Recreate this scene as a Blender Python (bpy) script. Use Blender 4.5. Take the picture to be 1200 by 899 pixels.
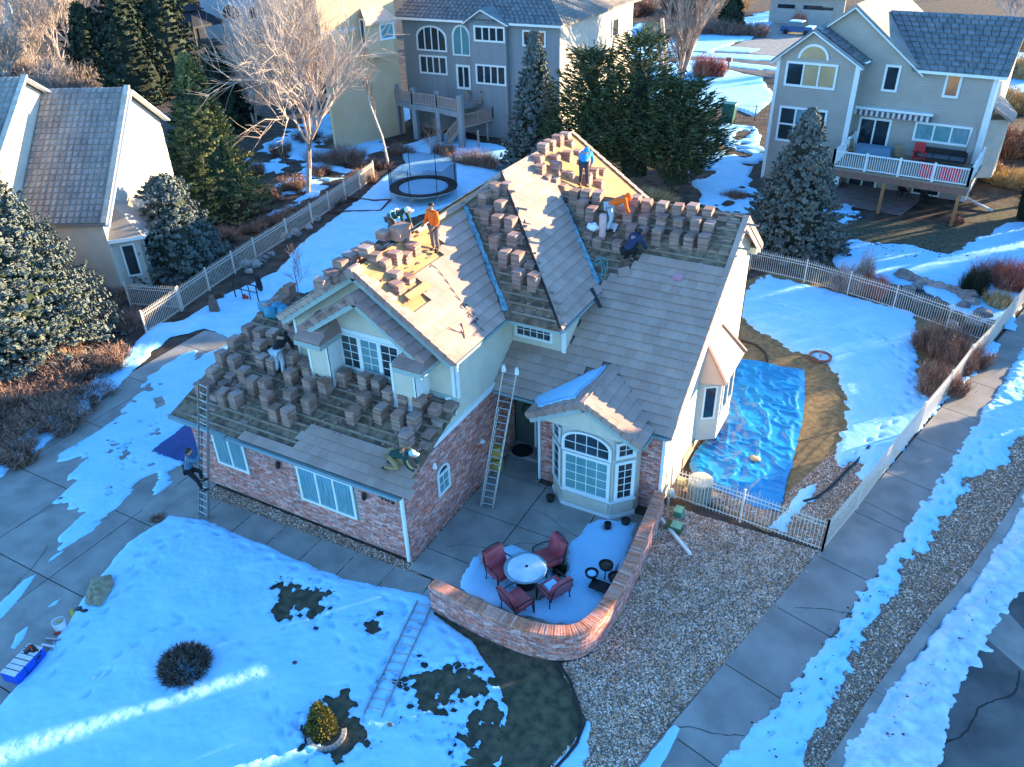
import bpy, bmesh, math, random
import numpy as np
from mathutils import Vector, Matrix, noise
random.seed(7)
PI = math.pi
SC = bpy.context.scene
for o in list(bpy.data.objects): bpy.data.objects.remove(o)
# ---------------------------------------------------------------- camera
FPX, PITCH, ROLL, YAW = 934.56, 0.5616, -0.0298, -0.5112
CAM = Vector((12.372, -15.056, 18.893))
cp, sp = math.cos(PITCH), math.sin(PITCH)
Fv = Vector((math.sin(YAW)*cp, math.cos(YAW)*cp, -sp))
R0 = Vector((math.cos(YAW), -math.sin(YAW), 0)); U0 = R0.cross(Fv)
Rv = R0*math.cos(ROLL)+U0*math.sin(ROLL); Uv = U0*math.cos(ROLL)-R0*math.sin(ROLL)
cd = bpy.data.cameras.new('camera'); co = bpy.data.objects.new('camera', cd); SC.collection.objects.link(co)
co.matrix_world = Matrix(((Rv.x, Uv.x, -Fv.x, CAM.x), (Rv.y, Uv.y, -Fv.y, CAM.y), (Rv.z, Uv.z, -Fv.z, CAM.z), (0, 0, 0, 1)))
cd.sensor_width = 36; cd.lens = FPX/1200*36; cd.clip_start = .1; cd.clip_end = 3000
SC.camera = co
# ---------------------------------------------------------------- light
SUN_AZ, SUN_EL = 50.0, 10.5            # degrees from +X towards +Y, and above the horizon
w = bpy.data.worlds.new('World'); SC.world = w; w.use_nodes = True
nt = w.node_tree; nt.nodes.clear()
sky = nt.nodes.new('ShaderNodeTexSky'); sky.sky_type = 'NISHITA'; sky.sun_disc = False
sky.sun_elevation = math.radians(SUN_EL); sky.sun_rotation = math.radians(90-SUN_AZ); sky.altitude = 1700
sky.air_density = 1.0; sky.dust_density = .3; sky.ozone_density = 4.0
tin = nt.nodes.new('ShaderNodeMix'); tin.data_type = 'RGBA'; tin.blend_type = 'MULTIPLY'; tin.inputs[0].default_value = 1
tin.inputs[7].default_value = (.90, 1.06, 1.05, 1)
bg = nt.nodes.new('ShaderNodeBackground'); bg.inputs[1].default_value = .15
wo = nt.nodes.new('ShaderNodeOutputWorld')
nt.links.new(sky.outputs[0], tin.inputs[6]); nt.links.new(tin.outputs[2], bg.inputs[0]); nt.links.new(bg.outputs[0], wo.inputs[0])
sl = bpy.data.lights.new('sun', 'SUN'); sl.energy = 4.5; sl.angle = math.radians(.5); sl.color = (1, .72, .40)
so = bpy.data.objects.new('sun', sl); SC.collection.objects.link(so)
a_, e_ = math.radians(SUN_AZ), math.radians(SUN_EL)
SUN = Vector((math.cos(a_)*math.cos(e_), math.sin(a_)*math.cos(e_), math.sin(e_)))
so.rotation_euler = SUN.to_track_quat('Z', 'Y').to_euler(); so.location = (30, 40, 40)
SC.view_settings.view_transform = 'Standard'; SC.view_settings.look = 'None'
SC.view_settings.exposure = 2.45; SC.view_settings.gamma = 1.0
SC.cycles.max_bounces = 5; SC.cycles.diffuse_bounces = 3
# ---------------------------------------------------------------- layout helpers: where a sight line meets the ground or a wall
def ray(px, py): return Fv + Rv*((px-600)/FPX) - Uv*((py-449.5)/FPX)
def G(px, py, z=0.0): d = ray(px, py); return CAM + d*((z-CAM.z)/d.z)
def OP(p, P0, n): d = ray(*p); P0 = Vector(P0); n = Vector(n); return CAM + d*((P0-CAM).dot(n)/d.dot(n))
def WX(px, py, x): return OP((px, py), (x, 0, 0), (1, 0, 0))
def WY(px, py, y): return OP((px, py), (0, y, 0), (0, 1, 0))
# ---------------------------------------------------------------- materials
MATS = {}
def mat(name, col, rough=.8, var=.12, scale=6.0, c2=None, bump=.0, bscale=40., spec=.3, metal=0., rnd=0., mixk=.5, stretch=None, wave=None):
    """colour with procedural noise (c2 = second colour), per-piece brightness variation (rnd) and bump"""
    if name in MATS: return MATS[name]
    m = bpy.data.materials.new(name); m.use_nodes = True; MATS[name] = m
    n = m.node_tree; b = n.nodes['Principled BSDF']; L = n.links.new
    b.inputs['Roughness'].default_value = rough; b.inputs['Metallic'].default_value = metal
    b.inputs['Specular IOR Level'].default_value = spec
    tc = n.nodes.new('ShaderNodeTexCoord'); vec = tc.outputs['Object']
    geo = n.nodes.new('ShaderNodeNewGeometry')
    pos = geo.outputs['Position']
    src = pos
    if stretch:
        mp = n.nodes.new('ShaderNodeMapping'); mp.inputs['Scale'].default_value = stretch; L(pos, mp.inputs[0]); src = mp.outputs[0]
    no = n.nodes.new('ShaderNodeTexNoise'); no.inputs['Scale'].default_value = scale; no.inputs['Detail'].default_value = 5; L(src, no.inputs['Vector'])
    cr = n.nodes.new('ShaderNodeMapRange'); cr.inputs[1].default_value = .35; cr.inputs[2].default_value = .65; L(no.outputs[0], cr.inputs[0])
    mx = n.nodes.new('ShaderNodeMix'); mx.data_type = 'RGBA'
    if c2 is None:
        c1 = tuple(max(0, c*(1-var)) for c in col); c2 = tuple(min(1, c*(1+var)) for c in col)
    else: c1 = col
    mx.inputs[6].default_value = (*c1, 1); mx.inputs[7].default_value = (*c2, 1); L(cr.outputs[0], mx.inputs[0])
    out = mx.outputs[2]
    if rnd:
        oi = n.nodes.new('ShaderNodeObjectInfo'); ad = n.nodes.new('ShaderNodeMath'); ad.operation = 'ADD'
        L(geo.outputs['Random Per Island'], ad.inputs[0]); L(oi.outputs['Random'], ad.inputs[1])
        fr = n.nodes.new('ShaderNodeMath'); fr.operation = 'FRACT'; L(ad.outputs[0], fr.inputs[0])
        mr = n.nodes.new('ShaderNodeMapRange'); mr.inputs[3].default_value = 1-rnd; mr.inputs[4].default_value = 1+rnd; L(fr.outputs[0], mr.inputs[0])
        hs = n.nodes.new('ShaderNodeHueSaturation'); L(out, hs.inputs['Color']); L(mr.outputs[0], hs.inputs['Value'])
        m2 = n.nodes.new('ShaderNodeMath'); m2.operation = 'MULTIPLY'; m2.inputs[1].default_value = 7.31; L(fr.outputs[0], m2.inputs[0])
        f2 = n.nodes.new('ShaderNodeMath'); f2.operation = 'FRACT'; L(m2.outputs[0], f2.inputs[0])
        m3 = n.nodes.new('ShaderNodeMapRange'); m3.inputs[3].default_value = 1-rnd*.9; m3.inputs[4].default_value = 1+rnd*.6; L(f2.outputs[0], m3.inputs[0]); L(m3.outputs[0], hs.inputs['Saturation'])
        out = hs.outputs[0]
    L(out, b.inputs['Base Color'])
    if bump or wave:
        bp = n.nodes.new('ShaderNodeBump'); bp.inputs['Distance'].default_value = .02; bp.inputs['Strength'].default_value = bump or .5
        if wave:   # horizontal lap lines
            wv = n.nodes.new('ShaderNodeTexWave'); wv.wave_type = 'BANDS'; wv.bands_direction = 'Z'; wv.wave_profile = 'SAW'; wv.inputs['Scale'].default_value = wave
            wv.inputs['Distortion'].default_value = 0; L(pos, wv.inputs[0]); L(wv.outputs[1], bp.inputs['Height'])
        else:
            nb = n.nodes.new('ShaderNodeTexNoise'); nb.inputs['Scale'].default_value = bscale; nb.inputs['Detail'].default_value = 6; L(src, nb.inputs['Vector']); L(nb.outputs[0], bp.inputs['Height'])
        L(bp.outputs[0], b.inputs['Normal'])
    return m
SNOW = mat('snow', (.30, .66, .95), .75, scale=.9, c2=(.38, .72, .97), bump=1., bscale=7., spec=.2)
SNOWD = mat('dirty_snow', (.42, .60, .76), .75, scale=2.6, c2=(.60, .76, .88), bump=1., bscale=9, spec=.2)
CONC = mat('concrete', (.215, .22, .21), .85, scale=1.1, c2=(.31, .315, .295), bump=.15, bscale=30, rnd=.07)
WALKC = mat('sidewalk_concrete', (.20, .20, .19), .85, scale=.9, c2=(.29, .285, .27), bump=.12, bscale=30, rnd=.06)
ASPH = mat('asphalt', (.07, .073, .075), .85, scale=.7, c2=(.15, .15, .145), bump=.3, bscale=60)
GRASSB = mat('winter_turf', (.045, .048, .032), .95, scale=3.5, c2=(.12, .105, .065), bump=.8, bscale=30)
DRYG = mat('dry_turf', (.15, .105, .05), .95, scale=4, c2=(.26, .185, .09), bump=.8, bscale=30)
SOIL = mat('bark_mulch', (.035, .027, .022), .95, scale=1.3, c2=(.10, .075, .058), bump=1., bscale=18)
GRAV = mat('gravel_bed', (.10, .075, .055), .95, scale=14, c2=(.33, .25, .19), bump=1., bscale=25)
PEB = mat('gravel_stone', (.44, .27, .18), .85, rnd=.75, scale=2, c2=(.62, .45, .34), spec=.3)
BRICK = mat('brick', (.47, .17, .135), .85, rnd=.36, scale=9, c2=(.64, .33, .28), bump=.3, bscale=40)
CAPB = mat('cap_brick', (.52, .19, .11), .85, rnd=.22, scale=9, c2=(.62, .29, .20), bump=.3, bscale=40)
MORT = mat('mortar', (.40, .33, .30), .95, bump=.3)
TILE = mat('roof_tile', (.36, .245, .20), .75, rnd=.09, scale=.8, c2=(.43, .31, .26), bump=.12, bscale=60, spec=.35)
TILER = mat('old_roof_tile', (.30, .19, .165), .8, rnd=.12, scale=1.2, c2=(.36, .24, .21), bump=.15, bscale=60)
STACK = mat('stacked_tile', (.28, .165, .13), .8, rnd=.28, scale=3, c2=(.37, .24, .195), bump=.2, bscale=50)
FELT = mat('roof_underlayment', (.085, .06, .042), .9, scale=3.5, c2=(.24, .175, .12), bump=.6, bscale=20)
PLY = mat('plywood_deck', (.40, .23, .11), .85, scale=4, c2=(.47, .29, .15), rnd=.08, stretch=(1, .15, 1))
BATT = mat('roof_batten', (.26, .20, .145), .9, rnd=.2)
STUC = mat('cream_stucco', (.56, .52, .41), .9, scale=3, c2=(.61, .57, .46), bump=.2, bscale=60)
TRIM = mat('white_trim', (.72, .78, .78), .6, var=.03)
TRIMG = mat('grey_green_trim', (.33, .42, .40), .6, var=.05)
GUTT = mat('gutter', (.20, .30, .32), .5, var=.05)
GLASS = mat('window_glass', (.02, .035, .045), .06, var=.3, scale=.5, spec=1.)
GLASSC = mat('window_with_curtain', (.07, .20, .24), .12, scale=7, c2=(.20, .38, .42), spec=.9, stretch=(6, 6, .3))
GLASSL = mat('pale_glass', (.08, .24, .26), .1, scale=1, c2=(.14, .33, .35), spec=1)
GREYS = mat('grey_siding', (.36, .335, .295), .85, scale=1, c2=(.40, .375, .335), bump=1., wave=1.75)
BLUES = mat('blue_grey_siding', (.21, .235, .25), .85, scale=1, c2=(.25, .275, .29), bump=.1, bscale=5, stretch=(3, 3, .1))
WHITEW = mat('white_stucco', (.50, .46, .40), .9, scale=2, c2=(.56, .52, .45), bump=.15)
YELS = mat('yellow_stucco', (.58, .41, .24), .9, scale=1, c2=(.62, .45, .28))
SLATE = mat('slate_roof', (.12, .14, .155), .7, rnd=.14, scale=2, c2=(.18, .205, .22), bump=.2)
CTILE = mat('grey_barrel_tile', (.21, .20, .19), .75, rnd=.2, scale=.6, c2=(.31, .29, .265))
FENC = mat('fence_paint', (.60, .56, .50), .6, var=.04)
METAL = mat('aluminium', (.34, .36, .37), .4, var=.05, metal=.7)
DARKM = mat('black_metal', (.02, .02, .022), .45, var=.2)
SPRG = mat('green_needles', (.075, .10, .03), .85, rnd=.4, scale=1.2, c2=(.20, .21, .08))
SPRB = mat('blue_needles', (.085, .115, .11), .85, rnd=.28, scale=1.2, c2=(.15, .185, .17))
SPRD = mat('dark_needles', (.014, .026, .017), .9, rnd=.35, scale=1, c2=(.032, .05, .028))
BARK = mat('bark', (.16, .11, .085), .95, scale=8, c2=(.26, .20, .16), bump=.5)
TWIGP = mat('pale_twigs', (.30, .24, .21), .9, rnd=.3, scale=2, c2=(.50, .42, .37))
TWIGB = mat('brown_twigs', (.20, .12, .09), .9, rnd=.3, scale=2, c2=(.34, .21, .15))
TWIGR = mat('red_twigs', (.36, .10, .06), .9, rnd=.3, scale=2, c2=(.50, .20, .14))
STRAW = mat('straw_grass', (.42, .29, .12), .9, rnd=.3, scale=2, c2=(.60, .46, .24))
ROCK = mat('rock', (.20, .18, .17), .9, rnd=.25, scale=3, c2=(.34, .31, .29), bump=.6, bscale=12)
# ---------------------------------------------------------------- mesh and object helpers
COL = SC.collection
class MB:
    def __init__(s): s.v = []; s.f = []
    def poly(s, pts):
        k = len(s.v); s.v += [tuple(p) for p in pts]; s.f.append(tuple(range(k, k+len(pts)))); return s
    def hexa(s, b, t):
        """closed solid between bottom ring b and top ring t"""
        k = len(s.v); n = len(b); s.v += [tuple(p) for p in b]+[tuple(p) for p in t]
        s.f.append(tuple(range(k+n-1, k-1, -1))); s.f.append(tuple(range(k+n, k+2*n)))
        for i in range(n): j = (i+1) % n; s.f.append((k+i, k+j, k+n+j, k+n+i))
        return s
    def box(s, x0, x1, y0, y1, z0, z1):
        return s.hexa([(x0, y0, z0), (x1, y0, z0), (x1, y1, z0), (x0, y1, z0)], [(x0, y0, z1), (x1, y0, z1), (x1, y1, z1), (x0, y1, z1)])
    def obox(s, c, ux, uy, uz, hx, hy, hz):
        """oriented box, centre c, unit axes, half sizes"""
        c = Vector(c); q = [(-1, -1), (1, -1), (1, 1), (-1, 1)]
        return s.hexa([c+ux*hx*a+uy*hy*b-uz*hz for a, b in q], [c+ux*hx*a+uy*hy*b+uz*hz for a, b in q])
    def bar(s, a, b, w, h=None, up=Vector((0, 0, 1))):
        a = Vector(a); b = Vector(b); d = (b-a); L = d.length
        if L < 1e-6: return s
        d /= L; h = h or w
        x = d.cross(up)
        if x.length < 1e-3: x = d.cross(Vector((0, 1, 0)))
        x.normalize(); y = x.cross(d)
        q = [(-1, -1), (1, -1), (1, 1), (-1, 1)]
        return s.hexa([a+x*w/2*i+y*h/2*j for i, j in q], [b+x*w/2*i+y*h/2*j for i, j in q])
    def tube(s, a, b, r0, r1=None, n=6, cap=True):
        a = Vector(a); b = Vector(b); d = b-a
        if d.length < 1e-6: return s
        d.normalize(); r1 = r0 if r1 is None else r1
        x = d.cross(Vector((0, 0, 1)));
        if x.length < 1e-3: x = Vector((1, 0, 0))
        x.normalize(); y = x.cross(d); k = len(s.v)
        for p, r in ((a, r0), (b, r1)):
            for i in range(n): t = 2*PI*i/n; s.v.append(tuple(p+x*r*math.cos(t)+y*r*math.sin(t)))
        for i in range(n): j = (i+1) % n; s.f.append((k+i, k+j, k+n+j, k+n+i))
        if cap: s.f.append(tuple(range(k+n-1, k-1, -1))); s.f.append(tuple(range(k+n, k+2*n)))
        return s
    def path(s, pts, r, n=6):
        for a, b in zip(pts, pts[1:]): s.tube(a, b, r, r, n)
        return s
    def lathe(s, c, prof, n=16):
        c = Vector(c); k = len(s.v); m = len(prof)
        for r, z in prof:
            for i in range(n): t = 2*PI*i/n; s.v.append((c.x+r*math.cos(t), c.y+r*math.sin(t), c.z+z))
        for a in range(m-1):
            for i in range(n): j = (i+1) % n; s.f.append((k+a*n+i, k+a*n+j, k+(a+1)*n+j, k+(a+1)*n+i))
        s.f.append(tuple(range(k+n-1, k-1, -1))); s.f.append(tuple(range(k+(m-1)*n, k+m*n)))
        return s
    def blob(s, c, rx, ry, rz, jit=.2, n=10, m=6, seed=0):
        c = Vector(c); k = len(s.v); rr = random.Random(seed)
        for a in range(m+1):
            th = PI*a/m
            for i in range(n):
                t = 2*PI*i/n; d = Vector((math.sin(th)*math.cos(t), math.sin(th)*math.sin(t), math.cos(th)))
                q = 1+jit*noise.noise(d*1.6+Vector((seed*3.1, 0, 0)))*2
                s.v.append((c.x+d.x*rx*q, c.y+d.y*ry*q, c.z+d.z*rz*q))
        for a in range(m):
            for i in range(n): j = (i+1) % n; s.f.append((k+a*n+i, k+(a+1)*n+i, k+(a+1)*n+j, k+a*n+j))
        return s
    def mesh(s, name, m, smooth=False):
        me = bpy.data.meshes.new(name); me.from_pydata(s.v, [], s.f); me.update()
        if m is not None: me.materials.append(m)
        if smooth: me.polygons.foreach_set('use_smooth', [True]*len(me.polygons))
        return me
def link(name, data, parent=None, loc=None):
    o = bpy.data.objects.new(name, data); COL.objects.link(o)
    if parent is not None: o.parent = parent
    if loc is not None: o.location = loc
    return o
def org(o):
    p = Vector((0, 0, 0))
    while o is not None: p += o.location; o = o.parent
    return p
def thing(name, label, cat, loc=(0, 0, 0), group=None, rz=0):
    o = link(name, None, None, loc); o.rotation_euler.z = rz; o['label'] = label; o['category'] = cat
    o.empty_display_size = .2
    if group: o['group'] = group
    return o
def tag(o, label, cat, group=None):
    o['label'] = label; o['category'] = cat
    if group: o['group'] = group
    return o
def part(name, mb, m, parent, label=None, smooth=False, stuff=False, local=False):
    """mesh given in world coordinates (local=True: in the parent's) put under its parent"""
    me = mb.mesh(name, m, smooth); o = link(name, me, parent)
    if not local and parent is not None: o.location = -org(parent)
    if label: o['label'] = label
    if stuff: o['kind'] = 'stuff'
    return o
def single(name, mb, m, label, cat, group=None, smooth=False, base=None):
    me = mb.mesh(name, m, smooth); o = link(name, me)
    if base is not None: me.transform(Matrix.Translation(-Vector(base))); o.location = base
    return tag(o, label, cat, group)
def struct(name, mb, m, smooth=False, parent=None):
    o = part(name, mb, m, parent, smooth=smooth)
    if parent is None: o['kind'] = 'structure'
    return o
def sroot(name):
    o = link(name, None); o['kind'] = 'structure'; return o
def copy_tree(o, loc, rz=0, label=None, group=None):
    def cp_(a, par):
        c = a.copy(); COL.objects.link(c); c.parent = par
        for ch in a.children: cp_(ch, c)
        return c
    r = cp_(o, None); r.location = loc; r.rotation_euler.z = rz
    if label: r['label'] = label
    if group: r['group'] = group
    return r
def pip(x, y, poly):
    """points in polygon, numpy"""
    ins = np.zeros(x.shape, bool); n = len(poly)
    for i in range(n):
        x0, y0 = poly[i]; x1, y1 = poly[(i+1) % n]
        c = ((y0 > y) != (y1 > y)) & (x < (x1-x0)*(y-y0)/(y1-y0+1e-12)+x0); ins ^= c
    return ins
def sdf(x, y, poly):
    d = np.full(x.shape, 1e9); n = len(poly)
    for i in range(n):
        x0, y0 = poly[i]; x1, y1 = poly[(i+1) % n]; dx, dy = x1-x0, y1-y0
        t = np.clip(((x-x0)*dx+(y-y0)*dy)/(dx*dx+dy*dy+1e-12), 0, 1)
        d = np.minimum(d, np.hypot(x-x0-t*dx, y-y0-t*dy))
    return np.where(pip(x, y, poly), d, -d)
def vnoise(x, y, seed=0):
    """smooth value noise on arrays, -1..1"""
    r = np.random.RandomState(seed); T = r.rand(256, 256)*2-1
    xi = np.floor(x).astype(int); yi = np.floor(y).astype(int); fx = x-xi; fy = y-yi
    fx = fx*fx*(3-2*fx); fy = fy*fy*(3-2*fy)
    g = lambda a, b: T[a % 256, b % 256]
    return (g(xi, yi)*(1-fx)+g(xi+1, yi)*fx)*(1-fy)+(g(xi, yi+1)*(1-fx)+g(xi+1, yi+1)*fx)*fy
def fbm(x, y, s, seed=0, oc=4):
    v = 0; a = 1; t = 0
    for i in range(oc): v = v+a*vnoise(x/s, y/s, seed+i); t += a; a *= .55; s *= .5
    return v/t
def G2(pts): return [tuple(G(*p).xy) for p in pts]
# ================================================================ GROUND
def sheet(name, pts, z, m, parent=None, px=True):
    q = G2(pts) if px else pts
    return struct(name, MB().poly([(x, y, z) for x, y in q]), m, parent=parent)
gr = MB(); N = 60
for i in range(N):
    for j in range(N):
        x0 = -400+i*800/N; y0 = -200+j*900/N
        gr.poly([(x0, y0, 0), (x0+800/N, y0, 0), (x0+800/N, y0+900/N, 0), (x0, y0+900/N, 0)])
struct('ground', gr, SOIL)
sheet('turf', [(-120, 1000), (0, 830), (110, 700), (190, 608), (360, 645), (520, 690), (505, 716), (656, 779), (690, 850), (650, 905), (600, 1000)], .012, GRASSB)
sheet('back_lawn', [(872, 330), (905, 318), (1060, 366), (1160, 405), (1110, 465), (1040, 545), (975, 600), (900, 625), (800, 575), (840, 480)], .012, DRYG)
sheet('neighbour_lawn', [(900, 300), (930, 250), (1000, 258), (1100, 262), (1150, 245), (1230, 240), (1230, 330), (1170, 390), (1060, 355), (950, 330)], .012, GRASSB)
sheet('gravel_bed', [(655, 779), (690, 770), (745, 680), (775, 590), (963, 647), (980, 675), (820, 850), (760, 910), (700, 950), (640, 950), (690, 850)], .012, GRAV)
sheet('parkway_bed', [(860, 905), (967, 905), (1135, 675), (1210, 560), (1210, 380), (1152, 499), (1055, 634), (900, 818), (800, 960)], .012, GRAV)
sheet('foundation_bed', [(244, 566), (300, 588), (480, 660), (562, 567), (600, 530), (590, 525), (478, 700), (300, 622), (236, 596)], .016, GRAV)
# side-yard gravel inside the corner of the fence
sheet('fence_corner_bed', [(962, 645), (905, 622), (890, 600), (925, 575), (985, 520), (1040, 500), (1060, 520)], .020, GRAV)
# street with its kerb
st = [(x, y) for x, y in [(11.0, -12), (13.65, -1.05), (14.35, 1.5), (15.33, 4.65), (16.4, 7.6), (17.65, 12.0), (19.6, 20), (22, 30), (60, 30), (60, -12)]]
struct('street', MB().poly([(x, y, .004) for x, y in st]), ASPH)
curb = [(10.5, -12), (13.25, -1.25), (14.0, 1.55), (14.98, 4.7), (16.05, 7.65), (17.3, 12.05), (19.25, 20), (21.6, 30)]
kr = sroot('kerb')
for a, b in zip(curb, curb[1:]):
    a = Vector((*a, 0)); b = Vector((*b, 0)); d = b-a; n = max(1, round(d.length/3.0)); u = d.normalized(); s_ = Vector((u.y, -u.x, 0))
    for i in range(n):
        p = a+d*(i/n)+u*.012; q = a+d*((i+1)/n)-u*.012
        part('kerb_stone', MB().hexa([p, p+s_*.36, q+s_*.36, q], [p+Vector((0, 0, .13)), p+s_*.30+Vector((0, 0, .13)), q+s_*.30+Vector((0, 0, .13)), q+Vector((0, 0, .13))]), CONC, kr)
# pavement slabs
sw = sroot('sidewalk'); o0 = Vector((8.70, -4.9, 0)); uu = Vector((.2555, .967, 0)).normalized(); vv = Vector((uu.y, -uu.x, 0))
for i in range(-3, 15):
    a = o0+uu*(2.87*i)+uu*.02; b = o0+uu*(2.87*(i+1))-uu*.02
    bend = -.012*i
    part('slab', MB().hexa([a, a+vv*1.8, b+vv*1.8, b], [a+Vector((0, 0, .05)), a+vv*1.8+Vector((0, 0, .05)), b+vv*1.8+Vector((0, 0, .05)), b+Vector((0, 0, .05))]), WALKC, sw)
# driveway slabs: clip a grid against the outline
def slabs(root, outline, o, u, v, nu, nv, du, dv, z, m, gap=.02):
    xs = [p[0] for p in outline]
    for i in range(nu):
        for j in range(nv):
            q = [o+u*(i*du+gap)+v*(j*dv+gap), o+u*((i+1)*du-gap)+v*(j*dv+gap), o+u*((i+1)*du-gap)+v*((j+1)*dv-gap), o+u*(i*du+gap)+v*((j+1)*dv-gap)]
            q = clip_poly([(p.x, p.y) for p in q], outline)
            if len(q) < 3: continue
            ar = abs(sum(q[k][0]*q[(k+1) % len(q)][1]-q[(k+1) % len(q)][0]*q[k][1] for k in range(len(q))))/2
            if ar < .03: continue
            part('slab', MB().hexa([(x, y, 0) for x, y in q], [(x, y, z) for x, y in q]), m, root)
def clip_poly(sub, cl):
    """clip convex sub by (convex, counter-clockwise) outline"""
    out = sub
    for i in range(len(cl)):
        a = cl[i]; b = cl[(i+1) % len(cl)]; ex, ey = b[0]-a[0], b[1]-a[1]; inp = out; out = []
        if not inp: break
        side = lambda p: ex*(p[1]-a[1])-ey*(p[0]-a[0])
        for k in range(len(inp)):
            p, q = inp[k], inp[(k+1) % len(inp)]; sp_, sq = side(p), side(q)
            if sp_ >= 0: out.append(p)
            if (sp_ >= 0) != (sq >= 0): t = sp_/(sp_-sq); out.append((p[0]+(q[0]-p[0])*t, p[1]+(q[1]-p[1])*t))
    return out
def ccw(q):
    a = sum(q[k][0]*q[(k+1) % len(q)][1]-q[(k+1) % len(q)][0]*q[k][1] for k in range(len(q)))
    return q if a > 0 else q[::-1]
dr = sroot('driveway')
ol = ccw(G2([(-160, 905), (-30, 572), (75, 503), (150, 440), (200, 415), (240, 392), (300, 400), (330, 470), (245, 570), (200, 610), (110, 700), (0, 832), (-40, 905)]))
slabs(dr, ccw(G2([(-260, 1000), (-40, 578), (150, 440), (240, 388), (310, 400), (252, 575), (215, 640), (20, 860), (-60, 960)])), Vector((-30, -16, 0)), Vector((1, 0, 0)), Vector((0, 1, 0)), 7, 9, 3.3, 3.3, .045, CONC)
wk = sroot('front_walk')
slabs(wk, ccw([(-10.6, -.75), (-10.2, -2.35), (-.8, -2.0), (1.1, -1.2), (1.0, -.45)]), Vector((-11, -2.6, 0)), Vector((1, 0, 0)), Vector((0, 1, 0)), 8, 1, 1.52, 2.4, .05, CONC)
pt = sroot('patio')
for o_, w_ in (([(.06, -.35), (6.45, -.35), (6.5, 5.42), (1.85, 5.42), (.06, 5.42)], 0), ([(.06, 5.44), (1.84, 5.44), (1.84, 7.2), (.06, 7.2)], 0), ([(1.1, -1.35), (5.9, -1.3), (6.4, -.37), (1.1, -.37)], 0)):
    slabs(pt, ccw(o_), Vector((.05, -1.6, 0)), Vector((1, 0, 0)), Vector((0, 1, 0)), 3, 4, 2.2, 2.3, .055, CONC)
pt2 = MB().box(.05, 1.85, 6.45, 8.0, .05, .22); struct('porch_step', pt2, CONC)
# ---- snow as real relief: a height field over a ragged outline
def snow(name, pts, h=.07, res=.09, edge=.35, amp=.12, nscale=.7, holes=(), seed=1, m=None, z0=.02, px=True, melt=0, mscale=.6, fade=.25, lump=.015, streak=None, prints=(), rough=.012, grow=.6):
    poly = G2(pts) if px else pts
    P = np.array(poly); x0, y0 = P.min(0)-.3; x1, y1 = P.max(0)+.3
    nx = int((x1-x0)/res)+1; ny = int((y1-y0)/res)+1
    X, Y = np.meshgrid(x0+np.arange(nx)*res, y0+np.arange(ny)*res, indexing='ij')
    sc = edge
    if streak:
        ca, sa = math.cos(streak), math.sin(streak); A = X*ca+Y*sa; B = -X*sa+Y*ca; Xn, Yn = A*.22, B
    else: Xn, Yn = X, Y
    d = sdf(X, Y, poly)+amp*1.3*fbm(Xn, Yn, nscale, seed, 5)+amp*grow
    for hp in holes:
        q = G2(hp[0]) if px else hp[0]
        d = np.minimum(d, -sdf(X, Y, q)-hp[1]*2*fbm(X, Y, hp[2] if len(hp) > 2 else .4, seed+9, 4))
    if melt: d = np.minimum(d, (fbm(X, Y, mscale, seed+21, 5)+melt)*1.2)
    t = np.clip(d/fade, 0, 1); H = z0+h*np.sqrt(t)*(1+.0*X)+lump*fbm(X, Y, .5, seed+5, 4)*t-.001*(d <= 0)
    H = H+rough*fbm(X, Y, .16, seed+40, 3)*t
    for line in prints:
        q = [Vector(v) for v in G2(line)] if px else [Vector(v) for v in line]; k = 0
        for a, b in zip(q, q[1:]):
            L_ = (b-a).length; u_ = (b-a)/L_; s_ = Vector((-u_.y, u_.x)); w_ = 0
            while w_ < L_:
                c_ = a+u_*w_+s_*(.11 if k % 2 else -.11); lx = (X-c_.x)*u_.x+(Y-c_.y)*u_.y; ly = -(X-c_.x)*u_.y+(Y-c_.y)*u_.x
                r2 = (lx/.17)**2+(ly/.085)**2; H = H-.10*np.exp(-r2**1.5)*(d > 0); w_ += .62; k += 1
    H = np.where(d <= 0, z0-.01, np.maximum(H, z0+.004))
    gx, gy = np.gradient(d, res); g2 = gx*gx+gy*gy+.15; o_ = (d < 0); sx = np.clip(-d*gx/g2, -res, res)*o_; sy = np.clip(-d*gy/g2, -res, res)*o_; X = X+sx; Y = Y+sy
    keep = (d[:-1, :-1] > 0) | (d[1:, :-1] > 0) | (d[:-1, 1:] > 0) | (d[1:, 1:] > 0)
    idx = -np.ones((nx, ny), int); use = np.zeros((nx, ny), bool)
    use[:-1, :-1] |= keep; use[1:, :-1] |= keep; use[:-1, 1:] |= keep; use[1:, 1:] |= keep
    idx[use] = np.arange(use.sum())
    V = np.stack([X[use], Y[use], H[use]], 1)
    I, J = np.nonzero(keep); F = np.stack([idx[I, J], idx[I+1, J], idx[I+1, J+1], idx[I, J+1]], 1)
    me = bpy.data.meshes.new(name); me.vertices.add(len(V)); me.vertices.foreach_set('co', V.ravel())
    me.loops.add(F.size); me.loops.foreach_set('vertex_index', F.ravel()); me.polygons.add(len(F))
    me.polygons.foreach_set('loop_start', np.arange(0, F.size, 4)); me.polygons.foreach_set('loop_total', np.full(len(F), 4))
    me.polygons.foreach_set('use_smooth', np.ones(len(F), bool)); me.update(calc_edges=True); me.materials.append(m or SNOW)
    o = link(name, me); o['kind'] = 'structure'; return o
SA = math.atan2(.967, .2555)
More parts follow.
